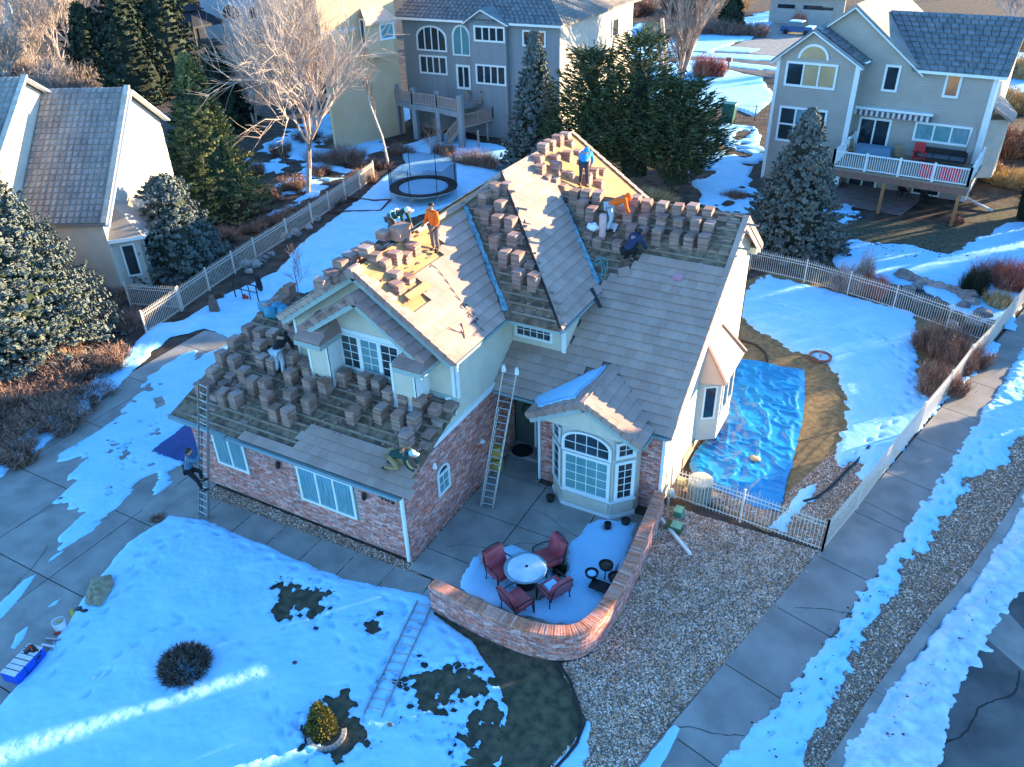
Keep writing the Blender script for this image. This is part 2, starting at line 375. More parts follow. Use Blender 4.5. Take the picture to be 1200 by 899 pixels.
snow('front_snow', [(-60, 905), (0, 830), (62, 762), (100, 702), (150, 640), (200, 606), (240, 612), (330, 650), (400, 680), (500, 700), (508, 722), (550, 752), (575, 790), (592, 830), (585, 905), (620, 1010), (-200, 1010)],
     h=.10, res=.06, amp=.07, nscale=.5, seed=3, z0=.05, lump=.04, rough=.02, prints=[[(100, 815), (125, 790), (160, 755), (210, 730), (265, 748), (300, 775)], [(318, 815), (322, 840), (330, 880), (340, 899)], [(230, 612), (330, 660), (440, 690), (480, 720), (470, 760), (440, 800)], [(120, 700), (170, 650), (215, 625)], [(60, 790), (105, 735), (150, 690), (200, 640)], [(345, 700), (400, 750), (430, 790), (470, 850), (520, 880)], [(500, 730), (545, 765), (560, 830)]],
     holes=[([(325, 688), (385, 693), (380, 724), (330, 722)], .42, .22), ([(427, 722), (446, 720), (448, 740), (430, 742)], .35, .18),
            ([(352, 850), (362, 835), (385, 820), (405, 812), (415, 835), (430, 850), (430, 870), (400, 888), (365, 882)], .28, .25),
            ([(475, 800), (500, 780), (535, 785), (560, 790), (585, 800), (560, 818), (500, 838), (478, 822)], .48, .22),
            ([(540, 850), (580, 820), (600, 850), (600, 930), (540, 930)], .45, .25)])
snow('turf_snow', [(650, 905), (672, 875), (690, 850), (684, 890), (670, 930)], h=.05, amp=.12, nscale=.3, seed=5, res=.07, z0=.03)
snow('walk_snow', [(735, 920), (765, 880), (790, 850), (796, 856), (785, 880), (770, 905)], h=.05, amp=.04, seed=6, z0=.052)
snow('parkway_snow', [(830, 915), (870, 880), (900, 845), (935, 808), (960, 775), (1000, 720), (1045, 655), (1070, 620), (1110, 560), (1150, 497), (1210, 400), (1215, 500), (1190, 540), (1130, 555), (1125, 575), (1085, 620), (1080, 640), (1050, 655), (1045, 690), (1010, 735), (990, 770), (965, 830), (940, 870), (925, 915)],
     h=.14, res=.055, amp=.24, nscale=.3, seed=8, z0=.03, lump=.07, fade=.30, rough=.03, prints=[[(900, 860), (960, 800), (1000, 735), (1060, 660), (1110, 590), (1160, 510)], [(930, 880), (985, 790), (1040, 690)]],
     holes=[([(1180, 525), (1215, 500), (1215, 545), (1185, 550)], .1, .3)])
snow('street_snow', [(975, 915), (1010, 860), (1045, 815), (1090, 760), (1120, 715), (1150, 672), (1185, 615), (1215, 560), (1215, 680), (1185, 690), (1160, 730), (1140, 770), (1120, 790), (1105, 840), (1090, 870), (1095, 915)],
     h=.22, res=.055, amp=.26, nscale=.35, seed=11, z0=.01, lump=.16, fade=.6, m=SNOWD, rough=.07, prints=[])
snow('driveway_edge_snow', [(-60, 600), (0, 560), (37, 536), (75, 503), (140, 451), (165, 426), (200, 396), (240, 386), (275, 398), (310, 380), (340, 352), (370, 340), (400, 330), (460, 262), (545, 237), (590, 200), (545, 185), (470, 195), (452, 207), (425, 232), (385, 262), (352, 288), (325, 320), (262, 348), (215, 378), (184, 380), (172, 392), (158, 405), (110, 447), (47, 498), (0, 530), (-60, 566)],
     h=.12, res=.09, amp=.16, grow=.1, nscale=.5, seed=13, z0=.05, lump=.05, prints=[[(300, 390), (330, 330), (400, 300), (450, 270)], [(100, 480), (170, 430), (240, 380), (300, 340)]])
snow('driveway_snow', [(210, 415), (230, 412), (228, 440), (205, 480), (225, 505), (218, 545), (200, 555), (190, 585), (176, 606), (185, 560), (165, 560), (150, 590), (110, 625), (58, 660), (75, 630), (105, 598), (70, 590), (95, 565), (75, 555), (98, 540), (70, 538), (110, 505), (140, 488), (150, 468), (170, 452)],
     h=.05, res=.06, amp=.45, grow=.05, nscale=.42, seed=15, z0=.047, lump=.02, fade=.12, streak=math.radians(84), melt=.42, mscale=.5, holes=[([(180, 468), (192, 464), (194, 475), (184, 480)], .05)])
snow('driveway_snow_strip', [(225, 428), (240, 418), (262, 408), (300, 400), (285, 425), (245, 455), (215, 480), (212, 460)], h=.05, res=.06, amp=.2, nscale=.3, seed=16, z0=.047)
snow('driveway_snow_patch', [(-20, 745), (0, 708), (30, 680), (42, 675), (25, 700), (5, 722)], h=.03, res=.06, amp=.03, seed=17, z0=.047)
snow('driveway_snow_sliver', [(14, 760), (20, 745), (34, 735), (28, 750), (18, 762)], h=.02, res=.05, amp=.02, seed=18, z0=.047)
snow('driveway_snow_fleck', [(55, 714), (62, 707), (72, 702), (66, 710)], h=.02, res=.05, amp=.01, seed=19, z0=.047)
snow('patio_snow', [(540, 690), (555, 655), (575, 650), (600, 642), (625, 652), (640, 670), (665, 668), (670, 640), (690, 620), (702, 612), (745, 615), (735, 650), (712, 700), (692, 728), (665, 733), (610, 720), (560, 700)], h=.09, res=.06, amp=.10, nscale=.4, seed=21, z0=.058, lump=.02,
     holes=[([(707, 617), (716, 616), (716, 622), (708, 623)], .0), ([(600, 690), (625, 705), (655, 700), (680, 690), (660, 670), (630, 690)], .12)])
snow('yard_snow', [(872, 345), (900, 325), (980, 345), (1062, 368), (1168, 405), (1110, 465), (1060, 515), (1012, 562), (1015, 545), (1005, 535), (985, 545), (978, 540), (992, 510), (1000, 480), (990, 450), (975, 425), (930, 410), (890, 385), (868, 370)],
     h=.10, res=.08, amp=.26, nscale=.4, seed=23, z0=.022, lump=.03, prints=[[(980, 560), (1020, 520), (1060, 480), (1085, 430)], [(900, 350), (960, 380), (1040, 400), (1090, 480)]], holes=[([(1072, 365), (1120, 370), (1140, 390), (1150, 400), (1130, 440), (1095, 468), (1075, 440)], .15)])
snow('fence_corner_snow', [(922, 600), (935, 580), (955, 568), (950, 585), (935, 598), (925, 606), (918, 622), (903, 618)], h=.05, res=.06, amp=.12, nscale=.3, seed=25, z0=.026)
snow('neighbour_snow', [(985, 300), (1000, 285), (1060, 290), (1110, 300), (1150, 285), (1180, 265), (1225, 262), (1230, 300), (1190, 320), (1180, 385), (1120, 360), (1080, 338), (1060, 335), (1020, 325), (985, 312)],
     h=.10, res=.12, amp=.5, nscale=.9, seed=27, z0=.022, lump=.02)
snow('back_yard_snow', [(470, 172), (520, 158), (600, 175), (640, 190), (690, 200), (640, 215), (520, 215), (480, 200)], h=.1, res=.16, amp=.3, nscale=1, seed=29, z0=.02)
snow('alley_snow', [(832, 250), (820, 215), (815, 180), (830, 150), (880, 150), (885, 180), (872, 215), (890, 240), (850, 262)], h=.12, res=.18, amp=.9, nscale=1.2, seed=31, z0=.02, melt=.25, mscale=1.8)
snow('far_front_snow', [(765, 130), (765, 74), (830, 78), (890, 92), (905, 115), (885, 135), (850, 125), (800, 135)], h=.15, res=.3, amp=.5, nscale=2, seed=33, z0=.02)
snow('left_yard_snow', [(285, 245), (295, 190), (345, 150), (430, 118), (475, 122), (445, 180), (385, 215), (325, 252)], h=.1, res=.2, amp=.9, nscale=1.8, seed=35, z0=.02, melt=.02, mscale=2.2)
snow('far_right_snow', [(700, 45), (755, 28), (790, 45), (770, 66), (715, 72)], h=.1, res=.35, amp=1.2, nscale=2.5, seed=71, z0=.02)
snow('far_bank_snow', [(1140, 60), (1200, 40), (1240, 90), (1190, 110)], h=.1, res=.35, amp=1.5, nscale=2.5, seed=72, z0=.02)
snow('left_far_snow', [(90, 120), (95, 70), (125, 85), (130, 130)], h=.1, res=.4, amp=1.5, nscale=3, seed=36, z0=.02)
snow('terrace_snow', [(400, 150), (430, 120), (470, 118), (480, 140), (440, 150)], h=.1, res=.25, amp=.8, nscale=1.5, seed=37, z0=.02)
snow('far_verge_snow', [(800, 60), (815, 38), (850, 35), (880, 22), (905, 15), (890, 40), (850, 52), (830, 62)], h=.15, res=.4, amp=1.4, nscale=2.5, seed=39, z0=.03)
snow('near_wall_snow', [(960, 240), (985, 240), (1010, 250), (985, 262), (962, 252)], h=.08, res=.12, amp=.5, nscale=.8, seed=41, z0=.025, melt=.1)
for i_, q_ in enumerate(([(745, 64), (800, 52), (890, 58), (880, 62), (800, 58)], [(745, 70), (800, 61), (900, 66), (930, 72), (895, 71), (800, 66)], [(760, 76), (830, 70), (900, 78), (890, 82), (830, 75)], [(940, 86), (900, 82), (860, 76), (900, 78)])): snow('far_street_snow', q_, h=.06, res=.3, amp=.35, nscale=1.5, seed=60+i_, z0=.03)
sheet('far_street', [(740, 70), (800, 55), (900, 62), (960, 95), (905, 92), (830, 76), (780, 74)], .02, ASPH)
sheet('far_driveway', [(850, 58), (880, 45), (905, 22), (990, 28), (960, 70), (900, 66)], .035, CONC)
# pebbles: the nearest gravel as real stones
def pebbles(name, poly, n, seed, r0=.018, r1=.045, z=.02, px=True):
    q = G2(poly) if px else poly; P = np.array(q); rs = np.random.RandomState(seed)
    x0, y0 = P.min(0); x1, y1 = P.max(0); pts = np.zeros((0, 2))
    while len(pts) < n:
        c = rs.rand(n*2, 2)*[x1-x0, y1-y0]+[x0, y0]; pts = np.vstack([pts, c[pip(c[:, 0], c[:, 1], q)]])
    pts = pts[:n]; r = r0+(r1-r0)*rs.rand(n)**2; a = rs.rand(n)*6.28
    T = np.array([[1, 0, 0], [.3, .8, 0], [-.9, .4, 0], [-.4, -.85, 0], [.05, -.02, .75]])
    V = T[None]*np.stack([r, r*(.6+.4*rs.rand(n)), r], 1)[:, None, :]
    V += rs.randn(*V.shape)*r[:, None, None]*.12
    ca, sa = np.cos(a)[:, None], np.sin(a)[:, None]
    W = np.stack([V[..., 0]*ca-V[..., 1]*sa+pts[:, :1], V[..., 0]*sa+V[..., 1]*ca+pts[:, 1:], V[..., 2]+z], 2).reshape(-1, 3)
    f = np.array([[0, 1, 4], [1, 2, 4], [2, 3, 4], [3, 0, 4]]); F = (f[None]+np.arange(n)[:, None, None]*5).reshape(-1, 3)
    me = bpy.data.meshes.new(name); me.from_pydata(W.tolist(), [], F.tolist()); me.materials.append(PEB)
    o = link(name, me); o['kind'] = 'stuff'; return tag(o, 'loose brown and grey river gravel beside the patio wall and pavement', 'gravel')
pebbles('gravel', [(655, 779), (690, 770), (745, 680), (775, 590), (963, 647), (945, 675), (792, 840), (740, 905), (640, 905), (690, 850)], 42000, 1, r0=.02, r1=.05)
o = pebbles('gravel', [(860, 905), (967, 905), (1135, 675), (1205, 560), (1205, 480), (1120, 570), (1055, 650), (960, 800)], 16000, 2); o['label'] = 'loose river gravel strip between the pavement snow and the kerb'
o = pebbles('gravel', [(244, 568), (300, 588), (480, 660), (562, 567), (590, 530), (580, 550), (478, 696), (300, 620), (238, 594)], 9000, 3); o['label'] = 'narrow gravel bed along the foot of the brick garage walls'
o = pebbles('gravel', [(962, 640), (905, 620), (925, 578), (985, 520), (1040, 500), (1055, 520)], 7000, 4); o['label'] = 'gravel inside the corner of the white fence beside the blue tarp'
o = pebbles('gravel', [(800, 575), (900, 618), (905, 600), (880, 588), (820, 566)], 4000, 5); o['label'] = 'gravel strip behind the fence in front of the blue tarp'
# paving wear: hairline cracks, and darker tar seams in the asphalt
CRK = mat('crack', (.035, .035, .035), .9)
rr = random.Random(12); ck_ = MB()
def crack(a, b, z, w=.012, amp=.12):
    a, b = Vector((*a, 0)), Vector((*b, 0)); d = b-a; n = max(4, int(d.length/.12)); s = Vector((-d.y, d.x, 0)).normalized(); o = 0; prev = None
    for i in range(n+1):
        o += rr.uniform(-1, 1)*.035; o *= .96; p = a+d*i/n+s*(o+amp*math.sin(i*.35)*.4); p.z = z; ww = w*rr.uniform(.5, 1.3)
        cur = (p-s*ww, p+s*ww)
        if prev: ck_.poly([prev[0], prev[1], cur[1], cur[0]])
        prev = cur
for a, b, z in (((9.4, -2), (11.2, -1.2), .0545), ((11.5, 3.6), (13.3, 4.3), .0545), ((12.6, 9.7), (14.2, 9.3), .0545)): crack(a, b, z)
A_ = G2([(1130, 700), (1200, 760)]); crack(A_[0], A_[1], .009, w=.05, amp=.3)
A_ = G2([(1085, 899), (1200, 790)]); crack(A_[0], A_[1], .009, w=.03, amp=.3)
for q in ([(20, 620), (120, 560)], [(60, 760), (170, 690)], [(100, 520), (190, 470)], [(10, 700), (60, 640)]): A_ = G2(q); crack(A_[0], A_[1], .0495, w=.012)
for a, b in (((.6, 1.0), (3.5, 2.6)), ((2.4, 4.0), (4.6, 3.3))): crack(a, b, .0595, w=.009)
o_ = part('paving_cracks', ck_, CRK, None); o_['kind'] = 'stuff'; tag(o_, 'hairline cracks and dark tar seams in the concrete and asphalt', 'crack')
sheet('gutter_pan', [(1140, 735), (1165, 700), (1215, 755), (1215, 800)], .010, CONC)
# ================================================================ MAIN HOUSE
S_ = .682
PL_G = ((0, -.39, 3.14), (0, -.36, 1)); PL_GE = ((-3.31, 0, 8.67), (S_, 0, 1)); PL_GW = ((-3.31, 0, 8.67), (-S_, 0, 1))
PL_HF = ((0, 6.13, 6.29), (0, -S_, 1)); PL_HE = ((2.41, 0, 6.29), (S_, 0, 1)); PL_HW = ((-7.09, 0, 6.29), (-S_, 0, 1)); PL_R3 = ((0, 12.78, 8.54), (0, -S_, 1))
H = thing('brick_house', 'two-storey cream and brick house with its roof half stripped and crowded with tile stacks', 'house', (0, 0, 0))
roof = link('roof', None, H); 
def zat(pl, x, y):
    P0, n = pl; return P0[2]-(n[0]*(x-P0[0])+n[1]*(y-P0[1]))/n[2]
def deck(name, pl, xy, m, th=.14, parent=None):
    """roof slab under a plane, xy outline counter-clockwise"""
    t = [(x, y, zat(pl, x, y)-.002) for x, y in xy]; b = [(x, y, z-th) for x, y, z in t]
    return part(name, MB().hexa(b, t), m, parent or roof)
deck('roof_deck', PL_G, [(-9.85, -.39), (.12, -.39), (.12, 3.2), (-6.6, 3.2), (-6.6, 5.9), (-9.85, 5.9)], FELT)
deck('roof_deck', PL_GE, [(-3.31, 2.77), (.272, 2.77), (.272, 6.13), (-.0, 6.4), (-3.31, 9.65)], PLY)
deck('roof_deck', PL_GW, [(-6.89, 2.77), (-3.31, 2.77), (-3.31, 9.65), (-6.89, 9.65)], PLY)
deck('roof_deck', PL_HF, [(.272, 6.13), (2.41, 6.13), (-2.34, 10.88), (-3.31, 9.65)], FELT)
deck('roof_deck', PL_HE, [(2.41, 6.13), (2.41, 17.25), (-2.34, 17.25), (-2.34, 10.88)], PLY)
deck('roof_deck', PL_HW, [(-7.09, 9.0), (-3.31, 9.7), (-2.34, 10.88), (-2.34, 17.25), (-7.09, 17.25)], PLY)
deck('roof_deck', PL_R3, [(0.02, 5.56), (6.61, 5.56), (6.61, 12.78), (-.9, 12.78), (2.41, 9.47), (2.2, 7.1), (.02, 7.1)], FELT)
deck('roof_deck', ((0, 12.78, 8.54), (0, S_, 1)), [(-.9, 12.78), (6.61, 12.78), (6.61, 16.16), (2.3, 16.16)], TILE)
# battens on stripped planes
def region_px(pl, px):     # photo outline -> plan outline on the plane
    return [tuple(OP(p, *pl).xy) for p in px]
def inside(x, y, poly): return bool(pip(np.array([x]), np.array([y]), poly)[0])
bt = MB()
def battens(pl, poly, along, step=.345, w=.075, h=.035, skip=.10, seed=0):
    rr = random.Random(seed); P = np.array(poly); n = Vector(pl[1]).normalized(); k = abs(pl[1][0]) if along == 'y' else abs(pl[1][1])
    c = 1/math.sqrt(1+k*k); st = step*c
    ax = 0 if along == 'y' else 1; lo, hi = P[:, ax].min(), P[:, ax].max(); l2, h2 = P[:, 1-ax].min(), P[:, 1-ax].max()
    t = lo+.1
    while t < hi:
        s = l2
        while s < h2:
            L = rr.uniform(.7, 1.5); mid = s+L/2
            x, y = (t, mid) if along == 'y' else (mid, t)
            if inside(x, y, poly) and rr.random() > skip:
                a = (t, s) if along == 'y' else (s, t); b = (t, s+L-.02) if along == 'y' else (s+L-.02, t)
                A = Vector((*a, zat(pl, *a)))+n*h/2; B = Vector((*b, zat(pl, *b)))+n*h/2
                bt.bar(A, B, w, h, up=n)
            s += L
        t += st
battens(PL_G, [(-9.75, -.3), (.05, -.3), (.05, 3.1), (-6.7, 3.1), (-6.7, 5.8), (-9.75, 5.8)], 'x', seed=1)
battens(PL_HF, [(.4, 6.2), (2.2, 6.25), (-2.34, 10.8), (-3.2, 9.7)], 'x', seed=2)
battens(PL_R3, region_px(PL_R3, [(697, 344), (752, 302), (855, 318), (884, 262), (875, 252), (750, 235), (659, 226)]), 'x', seed=3)
part('batten', bt, BATT, roof, stuff=True)
# ---- tiles
TILES = []     # (matrix, material)
def lay(pl, poly, along, m=TILE, w=.335, ex=.345, start=None, seed=0, cuts=()):
    """courses of flat tiles; along='x': eave runs along x; cuts = straight edges (point, inward 2D normal) along which tiles are sawn"""
    P0, n = pl; n = Vector(n).normalized(); P = np.array(poly); rr = random.Random(seed)
    up = Vector((0, 1, 0)) if along == 'x' else Vector((1, 0, 0)); sgn = 1 if pl[1][1 if along == 'x' else 0] < 0 else -1
    upd = (up*sgn-n*(up*sgn).dot(n)).normalized(); side = upd.cross(n)
    c = abs(up.dot(upd)); ax = 1 if along == 'x' else 0
    vals = P[:, ax]*sgn; lo = vals.min() if start is None else start*sgn; hi = vals.max()
    l2, h2 = P[:, 1-ax].min(), P[:, 1-ax].max(); t = lo; r = 0
    while t < hi:
        s = l2-(w/2 if r % 2 else 0)
        while s < h2+w:
            tc, sc = (t+ex*.5*c)*sgn, s+w/2
            x, y = (sc, tc) if along == 'x' else (tc, sc)
            if inside(x, y, poly):
                z = zat(pl, x, y); tilt = .13+rr.uniform(-.003, .003)
                u2 = (upd+n*(-tilt)).normalized(); n2 = side.cross(u2)
                cen = Vector((x, y, z))+n*(.064+rr.uniform(0, .002))
                M = Matrix(((side.x, u2.x, n2.x, cen.x), (side.y, u2.y, n2.y, cen.y), (side.z, u2.z, n2.z, cen.z), (0, 0, 0, 1)))
                whole = True
                if cuts:
                    cs = [M@Vector((a*w/2, b*.19, 0)) for a, b in ((-1, -1), (1, -1), (1, 1), (-1, 1))]
                    f = [[(p.x-c0[0])*nn_[0]+(p.y-c0[1])*nn_[1] for p in cs] for c0, nn_ in cuts]
                    if any(max(q) <= 0 for q in f): s += w; continue
                    whole = all(min(q) >= 0 for q in f)
                if whole: TILES.append((M, m, (cen-CAM).length, w))
                else:
                    q = cs
                    for c0, nn_ in cuts:
                        out = []
                        for k in range(len(q)):
                            p1, p2 = q[k], q[(k+1) % len(q)]; d1 = (p1.x-c0[0])*nn_[0]+(p1.y-c0[1])*nn_[1]; d2 = (p2.x-c0[0])*nn_[0]+(p2.y-c0[1])*nn_[1]
                            if d1 >= 0: out.append(p1)
                            if (d1 >= 0) != (d2 >= 0): out.append(p1.lerp(p2, d1/(d1-d2)))
                        q = out
                        if len(q) < 3: break
                    if len(q) >= 3: CUT.setdefault(m.name, (m, MB()))[1].hexa([p-n2*.011 for p in q], [p+n2*.011 for p in q])
            s += w
        t += ex*c; r += 1
CUT = {}
def cut(p, q):
    """keep the left-hand side of the line p -> q"""
    return (p, (-(q[1]-p[1]), q[0]-p[0]))
TM = {}
def tile_mesh(m, w):
    k = (m.name, round(w, 3))
    if k not in TM:
        q = .0025; b = MB().hexa([(-w/2+q, -.19, -.010), (w/2-q, -.19, -.010), (w/2-q, .19, -.010), (-w/2+q, .19, -.010)], [(-w/2+q, -.19, .014), (w/2-q, -.19, .014), (w/2-q, .19, .014), (-w/2+q, .19, .014)])
        TM[k] = b.mesh('tile', m)
    return TM[k]
# garage: lower right patch
lay(PL_G, region_px(PL_G, [(284, 510), (293, 507), (345, 524), (345, 512), (352, 505), (362, 498), (440, 520), (447, 527), (470, 545), (490, 555), (478, 585), (300, 530)]), 'x', start=-.42, seed=1)
gv = cut((-3.31, 9.65), (.272, 6.10)); gv = (gv[0], (-gv[1][0], -gv[1][1])) if (gv[1][0]*(-2-gv[0][0])+gv[1][1]*(5-gv[0][1])) < 0 else gv
def keep(p, q, r):
    c_ = cut(p, q); return c_ if c_[1][0]*(r[0]-p[0])+c_[1][1]*(r[1]-p[1]) > 0 else (p, (-c_[1][0], -c_[1][1]))
gv = keep((-3.31, 9.65), (.272, 6.10), (-2, 5)); hv = keep((2.41, 6.13), (-2.34, 10.88), (2.3, 8)); vv_ = keep((2.41, 9.47), (-.9, 12.78), (1.5, 8)); v2 = keep((2.41, 9.40), (-.9, 12.71), (5, 10))
lay(PL_GE, region_px(PL_GE, [(468, 376), (485, 362), (504, 350), (493, 330), (487, 316), (515, 298), (512, 262)])+[(-3.0, 10), (.6, 7.0), (.5, 2.5), (.0, 2.5)], 'y', start=.33, seed=2, cuts=[gv, keep((0, 2.72), (1, 2.72), (0, 5))])
lay(PL_GE, [(.4, 2.5), (.4, 3.12), (-3.31, 3.12), (-3.31, 2.5)], 'y', start=.33, seed=12, cuts=[keep((0, 2.72), (1, 2.72), (0, 5))])
lay(PL_GW, [(-6.95, 2.5), (-3.31, 2.5), (-3.31, 3.3), (-6.95, 3.3)], 'y', start=-6.95, seed=3, cuts=[keep((0, 2.72), (1, 2.72), (0, 5))])
lay(PL_GW, [(-6.95, 6.2), (-3.31, 6.2), (-3.31, 9.6), (-6.95, 9.6)], 'y', start=-6.95, seed=3)
lay(PL_HE, [(-3.0, 10.9), (-2.34, 13.9)]+region_px(PL_HE, [(622, 185), (629, 200), (652, 216), (657, 222)])+[(-.9, 13.2), (2.6, 9.9), (2.6, 5.4), (2.0, 5.4), (-3, 10.4)], 'y', start=2.46, seed=4, cuts=[hv, vv_, keep((-2.34, 0), (-2.34, 1), (0, 0))])
lay(PL_HW, [(-7.1, 8.7), (-3.31, 9.9), (-2.34, 11), (-2.34, 17.3), (-7.1, 17.3)], 'y', start=-7.15, seed=5)
lay(PL_R3, region_px(PL_R3, [(697, 345), (690, 352), (735, 312), (752, 303), (853, 319)])+[(7.1, 10.2), (7.1, 5.3)]+region_px(PL_R3, [(757, 514), (712, 425), (628, 471), (612, 463)])+[(-.3, 5.3), (-.3, 7.3)]+region_px(PL_R3, [(654, 413)])[:0]+[(2.2, 7.3), (2.2, 9.0)], 'x', start=5.50, seed=6, cuts=[keep((6.66, 0), (6.66, 1), (0, 0)), keep((.02, 0), (.02, 1), (5, 0))])
# bay gable roof (small front gable over the bay window)
BX, BY0, BZ, BP = 3.96, 4.55, 3.66, 4.72; sb = (BP-BZ)/2.03
PL_BE = ((BX, 0, BP), (sb, 0, 1)); PL_BW = ((BX, 0, BP), (-sb, 0, 1))
yr = 12.78-(8.54-BP)/S_
deck('roof_deck', PL_BE, [(BX, BY0), (BX+2.03, BY0), (BX+2.03, 5.62), (BX, yr)], FELT, th=.10)
deck('roof_deck', PL_BW, [(BX-2.03, BY0), (BX, BY0), (BX, yr), (BX-2.03, 5.62)], FELT, th=.10)
lay(PL_BE, [(BX, BY0-.3), (BX+2.06, BY0-.3), (BX+2.06, 5.6), (BX, yr)], 'y', start=BX+2.06, seed=7, cuts=[keep((0, BY0-.04), (1, BY0-.04), (0, 9))])
lay(PL_BW, [(BX-2.06, BY0-.3), (BX, BY0-.3), (BX, yr), (BX-2.06, 5.6)], 'y', start=BX-2.06, seed=8, cuts=[keep((0, BY0-.04), (1, BY0-.04), (0, 9))])
# dormer-like box gable over the front bedroom window
DX, DY0, DZ, DP = -3.06, 2.35, 6.26, 7.98; sd = (DP-DZ)/2.55
PL_DE = ((DX, 0, DP), (sd, 0, 1)); PL_DW = ((DX, 0, DP), (-sd, 0, 1))
deck('roof_deck', PL_DE, [(DX, DY0), (DX+2.5, DY0), (DX+2.5, 3.2), (DX, 3.2)], TRIMG, th=.12)
deck('roof_deck', PL_DW, [(DX-2.5, DY0), (DX, DY0), (DX, 3.2), (DX-2.5, 3.2)], TRIMG, th=.12)
lay(PL_DE, [(DX, DY0-.02), (DX+2.53, DY0-.02), (DX+2.53, 3.2), (DX, 3.2)], 'y', m=TILER, start=DX+2.53, seed=9, w=.42)
lay(PL_DW, [(DX-2.53, DY0-.02), (DX, DY0-.02), (DX, 3.2), (DX-2.53, 3.2)], 'y', m=TILER, start=DX-2.53, seed=10, w=.42)
TILES.sort(key=lambda t: t[2])
for M, m, d, w_ in TILES[:300]:
    o = link('tile', tile_mesh(m, w_), roof); o.matrix_local = M
for mm in (TILE, TILER):
    rest = MB()
    for M, m, d, w_ in TILES[300:]:
        if m is not mm: continue
        tm = tile_mesh(m, w_); k = len(rest.v); rest.v += [tuple(M@v.co) for v in tm.vertices]; rest.f += [tuple(k+i for i in p.vertices) for p in tm.polygons]
    if mm.name in CUT: k = len(rest.v); cm_ = CUT[mm.name][1]; rest.v += cm_.v; rest.f += [tuple(k+i for i in f) for f in cm_.f]
    if rest.v: part('tile', rest, mm, roof, stuff=True)
# ---- ridge, hip and rake tiles
def caps(a, b, m=TILE, w=.24, step=.40, n_up=Vector((0, 0, 1)), lift=.06):
    a = Vector(a); b = Vector(b); d = b-a; n = max(1, int(d.length/step)); u = d.normalized(); s = u.cross(n_up).normalized(); up = s.cross(u)
    mb = MB()
    for i in range(n):
        p = a+d*(i/n)+up*(lift+.012); q = a+d*((i+1.06)/n)+up*(lift-.012)
        mb.hexa([p-s*w/2-up*.09, p+s*w/2-up*.09, p+s*w*.25, p-s*w*.25], [q-s*w/2-up*.09, q+s*w/2-up*.09, q+s*w*.25, q-s*w*.25])
    return part('ridge_tile', mb, m, roof)
caps((BX, BY0, BP), (BX, yr, BP)); 
# rakes: upturned edge tiles standing over the barge boards
def rake(a, b, out, m=TILE, w=.10, h=.26, step=.37, bm=TRIMG, ang=None):
    a = Vector(a); b = Vector(b); d = b-a; n = max(1, round(d.length/step)); u = d.normalized(); s = Vector(out); up = s.cross(u)
    if up.z < 0: up = -up
    mb = MB()
    for i in range(n):
        p = a+d*(i/n); q = a+d*((i+1.05)/n)
        mb.hexa([p-s*.16+up*.055, p+s*.05+up*.055, p+s*.05-up*(h-.10), p+s*.02-up*(h-.10), p+s*.02+up*.02, p-s*.16+up*.02][:4], [q-s*.16+up*.085, q+s*.05+up*.085, q+s*.05-up*(h-.14), q+s*.02-up*(h-.14), q+s*.02, q][:4])
    part('rake_tile', mb, m, roof)
    bb = MB().bar(a-up*.22+s*(-.02), b-up*.22+s*(-.02), .05, .20, up=up); part('barge_board', bb, bm, roof)
GRZ = 8.67
rake((-3.31, 2.77, GRZ), (.30, 2.77, 6.21), (0, -1, 0), m=TILER); rake((-3.31, 2.77, GRZ), (-6.92, 2.77, 6.21), (0, -1, 0), m=TILE)
rake((6.61, 5.5, zat(PL_R3, 0, 5.5)), (6.61, 12.78, 8.54), (1, 0, 0), bm=STUC); rake((6.61, 16.16, 8.54-3.38*S_), (6.61, 12.78, 8.54), (1, 0, 0), bm=STUC)
rake((BX, BY0, BP), (BX+2.05, BY0, BZ), (0, -1, 0)); rake((BX, BY0, BP), (BX-2.05, BY0, BZ), (0, -1, 0), m=TILER)
rake((DX, DY0, DP), (DX+2.55, DY0, DZ), (0, -1, 0), m=TILER); rake((DX, DY0, DP), (DX-2.55, DY0, DZ), (0, -1, 0), m=TILER)
for X_, Y_, Z_ in ((-3.31, 2.77, GRZ), (BX, BY0, BP), (DX, DY0, DP)): part('apex_tile', MB().hexa([(X_-.2, Y_-.10, Z_-.24), (X_+.2, Y_-.10, Z_-.24), (X_+.2, Y_+.3, Z_-.24), (X_-.2, Y_+.3, Z_-.24)], [(X_-.07, Y_-.10, Z_+.10), (X_+.07, Y_-.10, Z_+.10), (X_+.07, Y_+.3, Z_+.10), (X_-.07, Y_+.3, Z_+.10)]), TILER, roof)
# rear right hip edge with loose ridge tiles
rake((-2.34, 17.25, 9.53), (1.3, 17.25, 7.05), (0, 1, 0), bm=STUC); rake((-2.34, 17.25, 9.53), (-7.1, 17.25, 6.28), (0, 1, 0)); caps((-2.34, 10.9, 9.53), (-2.34, 13.8, 9.53), w=.25)
